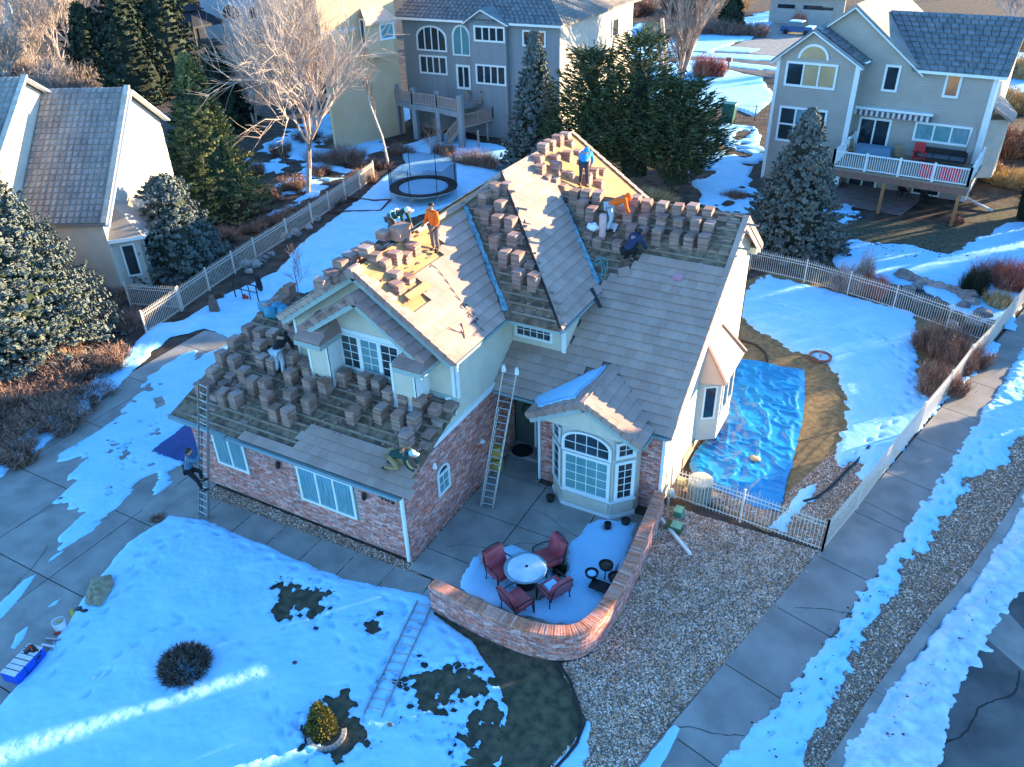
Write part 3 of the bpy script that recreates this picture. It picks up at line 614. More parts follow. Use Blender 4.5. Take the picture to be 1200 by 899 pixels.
# hip line: pale flashing + half-laid caps
part('flashing', MB().bar((-2.36, 10.84, 9.60), (2.39, 6.09, 6.35), .05, .10), DARKM, roof)
caps((-2.34, 10.88, 9.53), (-3.31, 9.65, 8.69), w=.24); caps((-3.31, 6.4, GRZ), (-3.31, 9.5, GRZ), w=.25)
fl = MB()
def valley(a, b, w=.19, seed=0, z=.07):
    global fl
    a = Vector(a); b = Vector(b); d = b-a; s = d.normalized().cross(Vector((0, 0, 1))).normalized(); n = 26; rr = random.Random(seed); prev = None
    for i in range(n+1):
        p = a+d*i/n+Vector((0, 0, z+rr.uniform(0, .03))); wl, wr = w*rr.uniform(.3, .62), w*rr.uniform(.3, .6)
        cur = (p-s*wl+Vector((0, 0, rr.uniform(.0, .05))), p, p+s*wr+Vector((0, 0, rr.uniform(.0, .05))))
        if prev:
            for k in (0, 1): fl.hexa([prev[k], prev[k+1], cur[k+1], cur[k]], [q+Vector((0, 0, .012)) for q in (prev[k], prev[k+1], cur[k+1], cur[k])])
        prev = cur
MEMB = mat('blue_membrane', (.06, .20, .28), .6, scale=5, c2=(.20, .38, .45), bump=.3)
valley((.25, 6.25, 6.35), (-3.1, 9.35, 8.55), seed=1); part('valley_membrane', fl, MEMB, roof); fl = MB()
valley((2.30, 9.5, 6.40), (-.7, 12.5, 8.38), seed=2); part('valley_membrane', fl, MEMB, roof)
part('metal_valley', MB().bar((2.25, 9.0, 6.50), (2.85, 8.45, 6.12), .13, .05), DARKM, roof)
part('metal_valley', MB().bar((-.3, 12.25, 8.30), (-.65, 12.55, 8.45), .1, .05), DARKM, roof)
# snow left on the small gable
def roofsnow(px, pl, name='roof_snow'):
    q = region_px(pl, px); n = Vector(pl[1]).normalized(); mb = MB(); fine = []
    for i in range(len(q)):
        a, b = Vector(q[i]), Vector(q[(i+1) % len(q)]); k = max(1, int((b-a).length/.08))
        for j in range(k):
            p = a+(b-a)*j/k; nn = noise.noise(Vector((p.x*6, p.y*6, 3)))*.05; fine.append((p.x+nn, p.y+nn))
    t = [Vector((x, y, zat(pl, x, y)))+n*.12 for x, y in fine]; b = [Vector((x, y, zat(pl, x, y)))+n*.02 for x, y in fine]
    c = sum(t, Vector())/len(t); tt = [c+(p-c)*.93 for p in t]
    mb.hexa(b, t); k = len(mb.v); mb.v += [tuple(p+n*.02) for p in tt]; mb.f.append(tuple(range(k, k+len(tt))))
    return part(name, mb, SNOW, roof)
roofsnow([(628, 473), (629, 467), (640, 457), (655, 448), (672, 438), (690, 431), (710, 425), (714, 428), (708, 437), (700, 446), (692, 452), (682, 460), (676, 469), (660, 472), (645, 476), (634, 480)], PL_BW)
# little hip roofs at the feet of the box gable
for sx, x0, x1 in ((1, -1.55, -.42), (-1, -5.62, -4.45)):
    x0, x1 = min(x0, x1), max(x0, x1); ya, yb = 1.98, 3.2; zb = 6.02
    pk = [(x0+.28, 3.2, zb+.62), (x1-.28, 3.2, zb+.62)]
    mb = MB().poly([(x0, ya, zb), (x1, ya, zb), (x1-.28, yb, zb+.62), (x0+.28, yb, zb+.62)]).poly([(x1, ya, zb), (x1, yb, zb), (x1-.28, yb, zb+.62)]).poly([(x0, yb, zb), (x0, ya, zb), (x0+.28, yb, zb+.62)])
    part('pier_roof', mb, TILER, roof)
    for i in range(3):
        z = .045*0; y_ = ya+.05+i*.36; zz = zb+(y_-ya)*.5
        part('tile', MB().hexa([(x0+.02+i*.09, y_-.03, zz+.02), (x1-.02-i*.09, y_-.03, zz+.02), (x1-.04-i*.09, y_+.38, zz+.20), (x0+.04+i*.09, y_+.38, zz+.20)], [(x0+.02+i*.09, y_-.03, zz+.06), (x1-.02-i*.09, y_-.03, zz+.06), (x1-.04-i*.09, y_+.38, zz+.225), (x0+.04+i*.09, y_+.38, zz+.225)]), TILER, roof)
    part('flashing', MB().box((x0+x1)/2-.17, (x0+x1)/2+.17, 2.48, 2.72, zb+.30, zb+.42), MEMB, roof)
    part('eave_trim', MB().box(x0+.02, x1-.02, ya+.02, 3.19, zb-.20, zb-.003), TRIMG, H)
# ---- walls
GX0, GX1 = -9.44, 0.0
def wallbox(name, x0, x1, y0, y1, z0, z1, m): return part(name, MB().box(x0, x1, y0, y1, z0, z1), m, H)
zz = zat(PL_G, 0, .03)-.16
part('wall', MB().box(GX0+.03, GX1-.03, .03, .3, 0, zz), MORT, H)          # garage front backing
part('wall', MB().hexa([(GX1-.3, .03, 0), (GX1-.03, .03, 0), (GX1-.03, 7.2, 0), (GX1-.3, 7.2, 0)], [(GX1-.3, .03, zz), (GX1-.03, .03, zz), (GX1-.03, 1.4, 3.55), (GX1-.3, 1.4, 3.55)][:4]), MORT, H) if False else None
sidew = MB(); sidew.hexa([(GX1-.3, .03, 0), (GX1-.3, 7.2, 0), (GX1-.3, 7.2, 3.6), (GX1-.3, 1.55, 3.6), (GX1-.3, .03, zz)][::-1], [(GX1-.03, .03, 0), (GX1-.03, 7.2, 0), (GX1-.03, 7.2, 3.6), (GX1-.03, 1.55, 3.6), (GX1-.03, .03, zz)][::-1])
part('wall', sidew, MORT, H)
part('wall', MB().hexa([(GX0, 0.03, 0), (GX0, 9, 0), (GX0, 9, 3.0), (GX0, 5.8, 5.2), (GX0, .03, 3.1)][::-1], [(GX0+.2, 0.03, 0), (GX0+.2, 9, 0), (GX0+.2, 9, 3.0), (GX0+.2, 5.8, 5.2), (GX0+.2, .03, 3.1)][::-1]), MORT, H)
wallbox('wall', GX0+.2, -6.6, 5.8, 6.0, 0, 5.1, STUC)
# upper storey of the front gable
gy = 3.2
part('wall', MB().hexa([(-6.62, gy, 3.6), (-.0, gy, 3.6), (-.0, gy, 6.25), (-3.31, gy, 8.5), (-6.62, gy, 6.25)], [(-6.62, gy+.2, 3.6), (-.0, gy+.2, 3.6), (-.0, gy+.2, 6.25), (-3.31, gy+.2, 8.5), (-6.62, gy+.2, 6.25)]), STUC, H)
wallbox('wall', -.2, -.002, gy+.2, 7.15, 3.62, 6.2, STUC)
part('wall', MB().hexa([(-.2, 1.6, 3.62), (-.02, 1.6, 3.62), (-.02, gy, 3.62), (-.2, gy, 3.62)], [(-.2, 1.6, 3.68), (-.02, 1.6, 3.68), (-.02, gy, 4.3), (-.2, gy, 4.3)]), STUC, H)
wallbox('wall', -6.62, -6.42, gy+.2, 17, 0, 6.2, STUC); part('wall', MB().hexa([(-6.62, 16.8, 0), (2.1, 16.8, 0), (2.1, 16.8, 6.3), (-2.34, 16.8, 9.3), (-6.62, 16.8, 6.3)], [(-6.62, 17.0, 0), (2.1, 17.0, 0), (2.1, 17.0, 6.3), (-2.34, 17.0, 9.3), (-6.62, 17.0, 6.3)]), STUC, H); wallbox('wall', 1.9, 2.1, 9, 16.8, 0, 6.1, STUC)
# belt trim between brick and stucco on the side wall
part('belt_trim', MB().box(-.02, .07, 1.66, 7.12, 3.58, 3.78), TRIM, H)
part('belt_trim', MB().box(-6.64, .02, gy-.05, gy-.003, 4.42, 4.60), TRIMG, H)
# transom-window wall under the hip eave
part('wall', MB().box(.0, 2.12, 7.15, 7.35, 4.4, 6.1), STUC, H)
part('wall', MB().hexa([(1.95, 7.35, 4.5), (2.12, 7.35, 4.5), (2.12, 9.6, 6.0), (1.95, 9.6, 6.0)], [(1.95, 7.35, 6.12), (2.12, 7.35, 6.12), (2.12, 9.6, 6.14), (1.95, 9.6, 6.14)]), STUC, H)
part('fascia', MB().box(.275, 2.38, 6.14, 6.19, 6.02, 6.20).box(2.34, 2.39, 6.2, 9.4, 6.02, 6.20).box(.30, 2.33, 6.2, 7.14, 6.08, 6.12), TRIMG, H)
# east gable wall: cream, rises to the main ridge
ex = 6.3
part('wall', MB().hexa([(ex-.2, 6.0, 0), (ex-.2, 15.8, 0), (ex-.2, 15.8, 6.3), (ex-.2, 12.78, 8.37), (ex-.2, 6.0, 3.72)], [(ex, 6.0, 0), (ex, 15.8, 0), (ex, 15.8, 6.3), (ex, 12.78, 8.37), (ex, 6.0, 3.72)]), STUC, H)
wallbox('wall', 2.1, ex, 15.6, 15.8, 0, 6.2, STUC)
part('soffit_box', MB().box(6.302, 6.60, 15.3, 16.1, 6.15, 6.40), STUC, H)
# ---- bricks: real pieces, joined (each about 8 by 3 pixels)
BR = MB()
def bricks(mb, a, u, L, z0, zf, n, holes=(), bl=.225, bh=.0768, t=.035, seed=0, zl=None):
    """running bond on a vertical wall starting at a, direction u, outward normal n"""
    a = Vector(a); u = Vector(u).normalized(); n = Vector(n); rr = random.Random(seed); r = 0; z = z0
    ztop = max(zf(0), zf(L), zf(L/2))
    while z+bh <= ztop+.04:
        s = -(bl/2 if r % 2 else 0)
        while s < L:
            s0, s1 = max(0, s)+.005, min(L, s+bl)-.005
            if s1-s0 > .03 and z+bh*.7 <= min(zf(s0), zf(s1)) and not any(h[0] < s1 and h[1] > s0 and h[2] < z+bh*.7 and h[3] > z+bh*.3 for h in holes):
                tt = t+rr.uniform(-.003, .003); p = a+u*s0; q = a+u*s1; k = len(mb.v)
                for base in (p, q):
                    for dz in (.006, bh-.006): mb.v.append((base.x, base.y, z+dz))
                    for dz in (.006, bh-.006): mb.v.append((base.x+n.x*tt, base.y+n.y*tt, z+dz))
                mb.f += [(k+2, k+6, k+7, k+3), (k+1, k+3, k+7, k+5), (k, k+4, k+6, k+2), (k, k+2, k+3, k+1), (k+4, k+5, k+7, k+6)]
            s += bl
        z += bh; r += 1
def rowlock(mb, a, u, L, z, n, h=.19, seed=0):
    a = Vector(a); u = Vector(u).normalized(); n = Vector(n); k_ = int(L/.077)
    for i in range(k_):
        p = a+u*(i*L/k_+.005); q = a+u*((i+1)*L/k_-.005)
        mb.hexa([p+Vector((0, 0, z)), q+Vector((0, 0, z)), q+n*.045+Vector((0, 0, z)), p+n*.045+Vector((0, 0, z))], [p+Vector((0, 0, z+h)), q+Vector((0, 0, z+h)), q+n*.045+Vector((0, 0, z+h)), p+n*.045+Vector((0, 0, z+h))])
W1 = (1.02, 2.55, 1.22, 2.62); W2 = (4.92, 7.32, .98, 2.50)          # window openings along the garage front, from its left end
bricks(BR, (GX0, .03, 0), (1, 0, 0), 9.44, .05, lambda s: 2.92, (0, -1, 0), holes=[W1, W2])
WS = (1.72, 2.45, 1.45, 2.55)
bricks(BR, (-.03, 0, 0), (0, 1, 0), 7.1, .05, lambda s: min(3.58, 2.95+.36*s), (1, 0, 0), holes=[WS], seed=2)
# brick pieces beside the bay and the entry
bricks(BR, (1.85, 5.75, 0), (1, 0, 0), .62, .05, lambda s: 3.45, (0, -1, 0), seed=3)
bricks(BR, (1.85, 7.2, 0), (0, -1, 0), 1.45, .05, lambda s: 3.45, (-1, 0, 0), seed=4)
bricks(BR, (5.45, 5.97, 0), (1, 0, 0), .87, .05, lambda s: 3.45, (0, -1, 0), seed=5)
part('brick', BR, BRICK, H, stuff=True)
part('wall', MB().box(1.86, 2.47, 5.76, 5.95, 0, 3.55).box(1.86, 2.0, 5.95, 7.15, 0, 3.55).box(5.45, 6.1, 5.98, 6.15, 0, 3.6).box(2.4, 5.5, 5.9, 6.0, 0, 3.7), MORT, H)
# soffits, gutters, downspouts
part('soffit', MB().box(GX0-.3, .10, -.36, .02, 2.93, 2.98), TRIMG, H)
part('gutter', MB().box(GX0-.38, -7.1, -.54, -.41, 3.03, 3.15), GUTT, H); part('gutter', MB().box(-7.06, .12, -.54, -.41, 2.99, 3.11), GUTT, H)
part('downspout', MB().box(-.12, -.02, -.17, -.08, .10, 2.95).bar((-.07, -.13, 2.95), (-.07, -.45, 3.03), .08), TRIM, H)
part('downspout', MB().box(.01, .10, gy+.05, gy+.15, 4.55, 5.95).bar((.05, gy+.1, 5.95), (.27, gy-.2, 6.15), .08).bar((.06, gy+.1, 4.57), (-.35, gy-.1, 4.50), .08), TRIM, H)
part('gutter', MB().box(.28, .40, 2.8, 6.1, 6.10, 6.20), GUTT, H)
part('gutter', MB().box(.1, 1.95, 5.40, 5.52, 3.50, 3.60), GUTT, H); part('gutter', MB().box(2.42, 2.53, 6.1, 9.2, 6.15, 6.26), GUTT, H)
part('gutter', MB().box(BX-2.15, BX-2.04, 4.6, 5.6, 3.52, 3.62), GUTT, H); part('gutter', MB().box(BX+2.04, BX+2.14, 4.6, 5.5, 3.52, 3.62).box(6.0, 6.6, 5.40, 5.51, 3.48, 3.58), GUTT, H)
part('downspout', MB().box(1.78, 1.87, 5.60, 5.70, .1, 3.5), TRIM, H)
ds = MB().box(6.30, 6.40, 5.84, 5.94, .25, 3.5).bar((6.35, 5.88, .28), (6.52, 5.55, .10), .09).bar((6.50, 5.6, .10), (8.0, 4.35, .08), .10); part('downspout', ds, TRIM, H)
part('fascia', MB().box(.1, 6.6, 5.57, 5.61, 3.40, 3.60), TRIMG, H)
part('corner_trim', MB().box(-.10, .012, gy-.04, gy-.002, 3.9, 6.2).box(-6.66, -6.55, gy-.04, gy-.002, 4.6, 6.2), TRIM, H)
part('corner_trim', MB().box(1.98, 2.14, 7.11, 7.148, 4.5, 6.05), TRIM, H)
# ---- windows (each: frame, panes, bars)
def window(P, ux, un, w, h, cols=1, rows=1, fw=.09, glass=GLASS, grid=(0, 0), parent=H, depth=.05, label=None, fr=TRIM, mull=.07, gap=.0):
    """P = lower left outer corner, ux along the wall, un outward normal"""
    P = Vector(P); ux = Vector(ux).normalized(); un = Vector(un).normalized(); uz = Vector((0, 0, 1))
    def bx(mb, a, b, c, d, n0, n1):
        mb.hexa([P+ux*a+uz*c+un*n0, P+ux*b+uz*c+un*n0, P+ux*b+uz*c+un*n1, P+ux*a+uz*c+un*n1], [P+ux*a+uz*d+un*n0, P+ux*b+uz*d+un*n0, P+ux*b+uz*d+un*n1, P+ux*a+uz*d+un*n1])
    fm = MB(); bx(fm, 0, w, 0, fw, 0, depth); bx(fm, 0, w, h-fw, h, 0, depth); bx(fm, 0, fw, fw, h-fw, 0, depth); bx(fm, w-fw, w, fw, h-fw, 0, depth)
    iw, ih = w-2*fw, h-2*fw
    for i in range(1, cols): x = fw+iw*i/cols; bx(fm, x-mull/2, x+mull/2, fw, h-fw, .002, depth-.004)
    for j in range(1, rows): z = fw+ih*j/rows; bx(fm, fw, w-fw, z-mull/2, z+mull/2, .004, depth-.007)
    f = part('window', fm, fr, parent, label=label)
    for i in range(cols):
        for j in range(rows):
            a = fw+iw*i/cols; b = fw+iw*(i+1)/cols; c = fw+ih*j/rows; d = fw+ih*(j+1)/rows
            pm = MB(); bx(pm, a, b, c, d, -.02, .012)
            gl = glass[i % len(glass)] if isinstance(glass, (list, tuple)) else glass
            part('pane', pm, gl, f)
            if grid[0]:
                gm = MB()
                for k in range(1, grid[0]): x = a+(b-a)*k/grid[0]; bx(gm, x-.012, x+.012, c, d, .013, .024)
                for k in range(1, grid[1]): z = c+(d-c)*k/grid[1]; bx(gm, a, b, z-.012, z+.012, .013, .022)
                if gm.v: part('muntin', gm, fr, f)
    return f
window((GX0+W1[0], 0, W1[2]), (1, 0, 0), (0, -1, 0), W1[1]-W1[0], W1[3]-W1[2], cols=2, glass=GLASSC)
window((GX0+W2[0], 0, W2[2]), (1, 0, 0), (0, -1, 0), W2[1]-W2[0], W2[3]-W2[2], cols=3, glass=GLASSC)
window((0, WS[0], WS[2]), (0, 1, 0), (1, 0, 0), WS[1]-WS[0], .85, glass=GLASSC, grid=(2, 2), fw=.08)
arch = MB()
for i in range(8):
    t0, t1 = PI*i/8, PI*(i+1)/8; c0 = Vector((0.0, (WS[0]+WS[1])/2, WS[2]+.85)); R1, R2 = .365, .28
    q = [c0+Vector((0, -math.cos(t)*r, math.sin(t)*r*.75)) for t, r in ((t0, R1), (t1, R1), (t1, R2), (t0, R2))]
    arch.hexa(q, [p+Vector((.05, 0, 0)) for p in q])
part('window_arch', arch, TRIM, H)
ag = MB(); cc = Vector((.01, (WS[0]+WS[1])/2, WS[2]+.85)); ag.hexa([cc-Vector((.03, 0, 0))+Vector((0, -math.cos(PI*i/8)*.29, math.sin(PI*i/8)*.21)) for i in range(9)], [cc+Vector((0, -math.cos(PI*i/8)*.29, math.sin(PI*i/8)*.21)) for i in range(9)]); part('pane', ag, GLASS, H)
# bedroom windows: three sashes between two pilasters
for k, (x0, gl) in enumerate(((-4.62, GLASS), (-3.78, GLASSC), (-2.94, GLASS))):
    window((x0, gy, 4.60), (1, 0, 0), (0, -1, 0), .84, 1.38, glass=gl, grid=(2, 4), fw=.08)
part('window_surround', MB().box(-4.78, -1.95, gy-.03, gy-.001, 4.44, 4.597).box(-4.78, -1.95, gy-.03, gy-.001, 5.985, 6.16).box(-4.78, -4.625, gy-.03, gy-.001, 4.6, 5.98).box(-2.098, -1.95, gy-.03, gy-.001, 4.6, 5.98), TRIM, H)
for x0, x1 in ((-5.46, -4.60), (-1.95, -.75)):
    x1 = x0+.88 if x0 < -3 else x0+.92
    p = part('pilaster', MB().box(x0, x1, 2.45, gy, 4.20, 5.82), STUC, H)
    part('pilaster_trim', MB().box(x0-.02, x0+.07, 2.43, 2.449, 4.2, 5.8).box(x1-.07, x1+.02, 2.43, 2.449, 4.2, 5.8).box(x0+.07, x1-.07, 2.43, 2.449, 4.20, 4.42).box(x1+.001, x1+.02, 2.43, gy, 4.2, 5.8).box(x0-.06, x1+.08, 2.36, gy, 4.12, 4.199), TRIM, p)
# transom
window((.12, 7.15, 5.02), (1, 0, 0), (0, -1, 0), 1.5, .62, glass=GLASS, grid=(5, 2), fw=.09)
# east wall: slim attic window, bay box with its own roof, two small windows
window((6.302, 10.9, 5.4), (0, 1, 0), (1, 0, 0), .45, 1.4, glass=GLASS, fw=.07)
bw = part('side_bay', MB().hexa([(6.3, 9.95, .45), (7.0, 10.45, .45), (7.0, 12.3, .45), (6.3, 12.8, .45)], [(6.3, 9.95, 3.25), (7.0, 10.45, 3.25), (7.0, 12.3, 3.25), (6.3, 12.8, 3.25)]), WHITEW, H)
BTI = mat('sunny_tile', (.50, .34, .25), .8, rnd=.1, scale=2, c2=(.56, .39, .30), bump=.15)  # roof tile colour lightened and warmed to stand in for sunlight
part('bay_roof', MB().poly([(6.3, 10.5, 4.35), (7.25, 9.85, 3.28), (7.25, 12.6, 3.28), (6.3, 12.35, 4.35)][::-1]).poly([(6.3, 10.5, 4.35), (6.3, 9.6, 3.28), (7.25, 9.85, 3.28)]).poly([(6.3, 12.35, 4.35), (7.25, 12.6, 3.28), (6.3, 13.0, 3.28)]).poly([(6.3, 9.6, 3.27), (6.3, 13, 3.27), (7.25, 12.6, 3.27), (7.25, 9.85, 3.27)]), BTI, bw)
part('ridge_tile', MB().bar((6.3, 12.35, 4.38), (7.28, 12.6, 3.31), .14, .08), TILER, bw); part('ridge_tile', MB().bar((6.3, 10.5, 4.38), (7.28, 9.85, 3.31), .10, .06), TILER, bw)
_u = Vector((.7, .5, 0)).normalized(); _n = Vector((.5, -.7, 0)).normalized()
window(Vector((6.3, 9.95, 1.45))+_u*.18, _u, _n, .52, 1.45, glass=GLASS, fw=.06)
window((7.002, 10.6, 1.45), (0, 1, 0), (1, 0, 0), 1.55, 1.45, cols=2, glass=GLASS, fw=.07)
part('foundation_boards', MB().box(6.302, 6.34, 8.6, 10.0, .0, .55), BATT, H)
# ---- bay window on the patio
b0, b1, b2, b3 = Vector((2.46, 5.42, 0)), Vector((3.12, 4.77, 0)), Vector((4.98, 4.77, 0)), Vector((5.62, 5.42, 0))
bay = link('bay_window', None, H)
zt = 3.5
part('bay_body', MB().hexa([(2.5, 5.9, .02), (2.5, 5.45, .02), (3.13, 4.80, .02), (4.97, 4.80, .02), (5.58, 5.45, .02), (5.58, 5.9, .02)], [(2.5, 5.9, zt), (2.5, 5.45, zt), (3.13, 4.80, zt), (4.97, 4.80, zt), (5.58, 5.45, zt), (5.58, 5.9, zt)]), WHITEW, bay)
part('bay_gable', MB().hexa([(2.3, 4.70, 3.502), (5.62, 4.70, 3.502), (BX, 4.70, 4.50)], [(2.3, 4.80, 3.502), (5.62, 4.80, 3.502), (BX, 4.80, 4.50)]), STUC, bay)
uf, nf = Vector((1, 0, 0)), Vector((0, -1, 0)); ul = (b1-b0).normalized(); nl = Vector((ul.y, -ul.x, 0)); ur = (b3-b2).normalized(); nr = Vector((ur.y, -ur.x, 0))
wdl = (b1-b0).length; 
def bpane(P, u, n, w, z0, z1, gl, grid, name='window'):
    return window(P+Vector((0, 0, z0)), u, n, w, z1-z0, glass=gl, grid=grid, fw=.11, parent=bay, depth=.05)
FB = b1+uf*.06
bpane(FB, uf, nf, 1.74, .82, 2.48, GLASSL, (4, 4)); 
bpane(b0+ul*.10, ul, nl, .72, .82, 2.48, GLASS, (1, 4)); bpane(b2+ur*.10, ur, nr, .72, .82, 2.48, GLASS, (2, 5))
bpane(b0+ul*.10, ul, nl, .72, 2.62, 3.28, GLASS, (1, 2)); bpane(b2+ur*.10, ur, nr, .72, 2.62, 3.28, GLASS, (2, 2))
# arched light: pane fan with frame and bars, a little red shape reflected is left to the glass
cA = Vector((b1.x+.93, 4.77, 2.62)); R = .80; hA = 1.0
pts = [(-R, 0), (-R, .34)]+[(-R*math.cos(PI*i/12), .34+.42*math.sin(PI*i/12)) for i in range(1, 12)]+[(R, .34), (R, 0)]
pane = MB().hexa([cA+Vector((x, .0, z)) for x, z in pts], [cA+Vector((x, -.045, z)) for x, z in pts]); fo = part('window', pane, GLASS, bay, label='arched upper light of the bay window')
fm = MB(); op = [(x*1.13, (z-.3)*1.16+.3 if z > 0 else -.07) for x, z in pts]
for i in range(len(pts)):
    j = (i+1) % len(pts); q = [cA+Vector((p[0], -.01, p[1])) for p in (op[i], op[j], pts[j], pts[i])]; fm.hexa(q, [v+Vector((0, -.07, 0)) for v in q])
part('frame', fm, TRIM, fo)
fm = MB()
for x in (-.4, 0, .4): fm.box(cA.x+x-.012, cA.x+x+.012, 4.71, 4.722, 2.62, 2.62+.34+.42*math.sqrt(max(0, 1-(x/R)**2)))
fm.box(cA.x-R, cA.x+R, 4.71, 4.72, 2.94, 2.965); part('muntin', fm, TRIM, fo)
RC = mat('red_cloth', (.55, .05, .03), .8)
for p, u, n, w_ in ((b0, ul, nl, wdl), (b1, uf, nf, 1.86), (b2, ur, nr, wdl)):
    q = [p+n*.02, p+u*w_+n*.02, p+u*w_-n*.05, p-n*.05]; part('bay_sill', MB().hexa([v+Vector((0, 0, .72)) for v in q], [v+Vector((0, 0, .80)) for v in q]).hexa([v+Vector((0, 0, .03)) for v in q], [v+Vector((0, 0, .20)) for v in q]), TRIM, bay)
    q = [p+u*.1+n*.006, p+u*(w_-.1)+n*.006, p+u*(w_-.1)-n*.02, p+u*.1-n*.02]; part('bay_panel', MB().hexa([v+Vector((0, 0, .24)) for v in q], [v+Vector((0, 0, .68)) for v in q]), STUC, bay)
# ---- entry recess
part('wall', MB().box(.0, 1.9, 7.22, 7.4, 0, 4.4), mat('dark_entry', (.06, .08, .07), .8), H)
part('door', MB().box(.95, 1.75, 7.15, 7.218, .24, 2.7), mat('dark_green_door', (.03, .055, .045), .5), H)
part('door_frame', MB().box(.86, .95, 7.12, 7.219, .23, 2.8).box(.951, 1.84, 7.12, 7.219, 2.71, 2.8), TRIM, H)
# street number in dark raised digits on the garage front
def digits(txt, P, h, m, parent):
    seg = {'4': [(0, 1, 0, .5), (0, .5, 1, .5), (1, 1, 1, 0)], '9': [(1, .5, 0, .5), (0, .5, 0, 1), (0, 1, 1, 1), (1, 1, 1, 0)], '1': [(.5, 1, .5, 0)], '3': [(0, 1, 1, 1), (1, 1, 1, 0), (0, .5, 1, .5), (0, 0, 1, 0)], '7': [(0, 1, 1, 1), (1, 1, .3, 0)]}
    P = Vector(P); w = h*.5
    for c in txt:
        mb = MB()
        for a, b, c2, d in seg[c]: mb.bar(P+Vector((a*w, 0, b*h)), P+Vector((c2*w, 0, d*h)), .035, .035, up=Vector((0, -1, 0)))
        part('house_number', mb, m, parent); P = P+Vector((h*.78, 0, 0))
digits('4913', (-1.02, -.03, 2.32), .19, DARKM, H)
# coach lamps and small fittings
for x in (-5.28, -1.62):
    lm = part('wall_lamp', MB().lathe((x, -.10, 2.08), [(.02, 0), (.07, .05), (.08, .25), (.03, .33)], 8).bar((x, 0, 2.3), (x, -.1, 2.38), .03), DARKM, H)
part('vent_cap', MB().blob((.06, 4.6, 1.9), .1, .1, .08, seed=3), TRIM, H)
part('vent_cap', MB().lathe((.08, 1.55, 2.85), [(.09, 0), (.06, .16), (.02, .2)], 8), TRIM, H)
# plant wreath by the gutter corner
wr = MB(); rr = random.Random(5)
for i in range(160):
    t = rr.uniform(0, 6.28); c = Vector((1.45+.24*math.cos(t), 5.58, 3.05+.26*math.sin(t))); d = Vector((rr.uniform(-1, 1), rr.uniform(-1, 1), rr.uniform(-1, 1)))*.08
    wr.poly([c, c+d, c+d.cross(Vector((0, 0, 1)))*.6])
single('wreath', wr, SPRD, 'dark evergreen wreath hanging at the porch eave beside the bay roof', 'wreath')
# ================================================================ PATIO WALL
def wall_path(pts, n=10):
    """smooth polyline with arc length"""
    P = [Vector((x, y, 0)) for x, y in pts]; out = []
    for i in range(len(P)-1):
        p0, p1, p2, p3 = P[max(0, i-1)], P[i], P[i+1], P[min(len(P)-1, i+2)]
        for j in range(n):
            t = j/n; out.append(.5*((2*p1)+(p2-p0)*t+(2*p0-5*p1+4*p2-p3)*t*t+(3*p1-p0-3*p2+p3)*t**3))
    out.append(P[-1]); d = [0]
    for a, b in zip(out, out[1:]): d.append(d[-1]+(b-a).length)
    def at(s):
        s = min(max(s, 0), d[-1]-1e-6); k = max(i for i in range(len(d)) if d[i] <= s); k = min(k, len(out)-2)
        f = (s-d[k])/(d[k+1]-d[k]); u = (out[k+1]-out[k]).normalized(); return out[k].lerp(out[k+1], f), u
    return at, d[-1]
PW = thing('patio_wall', 'low curved red brick garden wall wrapping round the snowy patio', 'wall', (1.66, -1.47, 0))
PWH = 1.02
at, L = wall_path([(1.70, -1.34), (3.44, -1.50), (4.86, -1.50), (5.75, -1.32), (6.38, -.90), (6.66, -.1), (6.72, 1.0), (6.68, 2.6), (6.42, 5.7)])
core = MB(); prev = None; n = int(L/.12)
for i in range(n+1):
    p, u = at(L*i/n); s = Vector((u.y, -u.x, 0)); cur = (p+s*.125, p-s*.125)
    if prev: q = [prev[0], prev[1], cur[1], cur[0]]; core.hexa(q, [v+Vector((0, 0, PWH)) for v in q])
    prev = cur
part('wall_core', core, MORT, PW)
br = MB(); cb = MB(); rr = random.Random(3); z = .02; r = 0
while z+.0768 < PWH+.01:
    s = -.11 if r % 2 else 0
    while s < L:
        s0, s1 = max(s, 0)+.005, min(s+.22, L)-.005
        if s1-s0 > .05:
            for sg in (1, -1):
                p, u = at(s0); q, u2 = at(s1); n0 = Vector((u.y, -u.x, 0))*sg; n1 = Vector((u2.y, -u2.x, 0))*sg; t = .15+rr.uniform(-.003, .004)
                a, b, c, d = p+n0*.12, q+n1*.12, q+n1*t, p+n0*t
                br.hexa([v+Vector((0, 0, z+.006)) for v in (a, b, c, d)], [v+Vector((0, 0, z+.0708)) for v in (a, b, c, d)])
        s += .22
    z += .0768; r += 1
part('brick', br, BRICK, PW, stuff=True)
m = int(L/.082)
for i in range(m):
    p, u = at(L*i/m+.006); q, u2 = at(L*(i+1)/m-.006); n0 = Vector((u.y, -u.x, 0)); n1 = Vector((u2.y, -u2.x, 0)); dz = rr.uniform(-.004, .006)
    a = [p+n0*.19, p-n0*.19, q-n1*.19, q+n1*.19]; o = part('cap_brick', MB().hexa([v+Vector((0, 0, PWH+.004)) for v in a], [v+Vector((0, 0, PWH+.10+dz)) for v in a]), CAPB, PW)
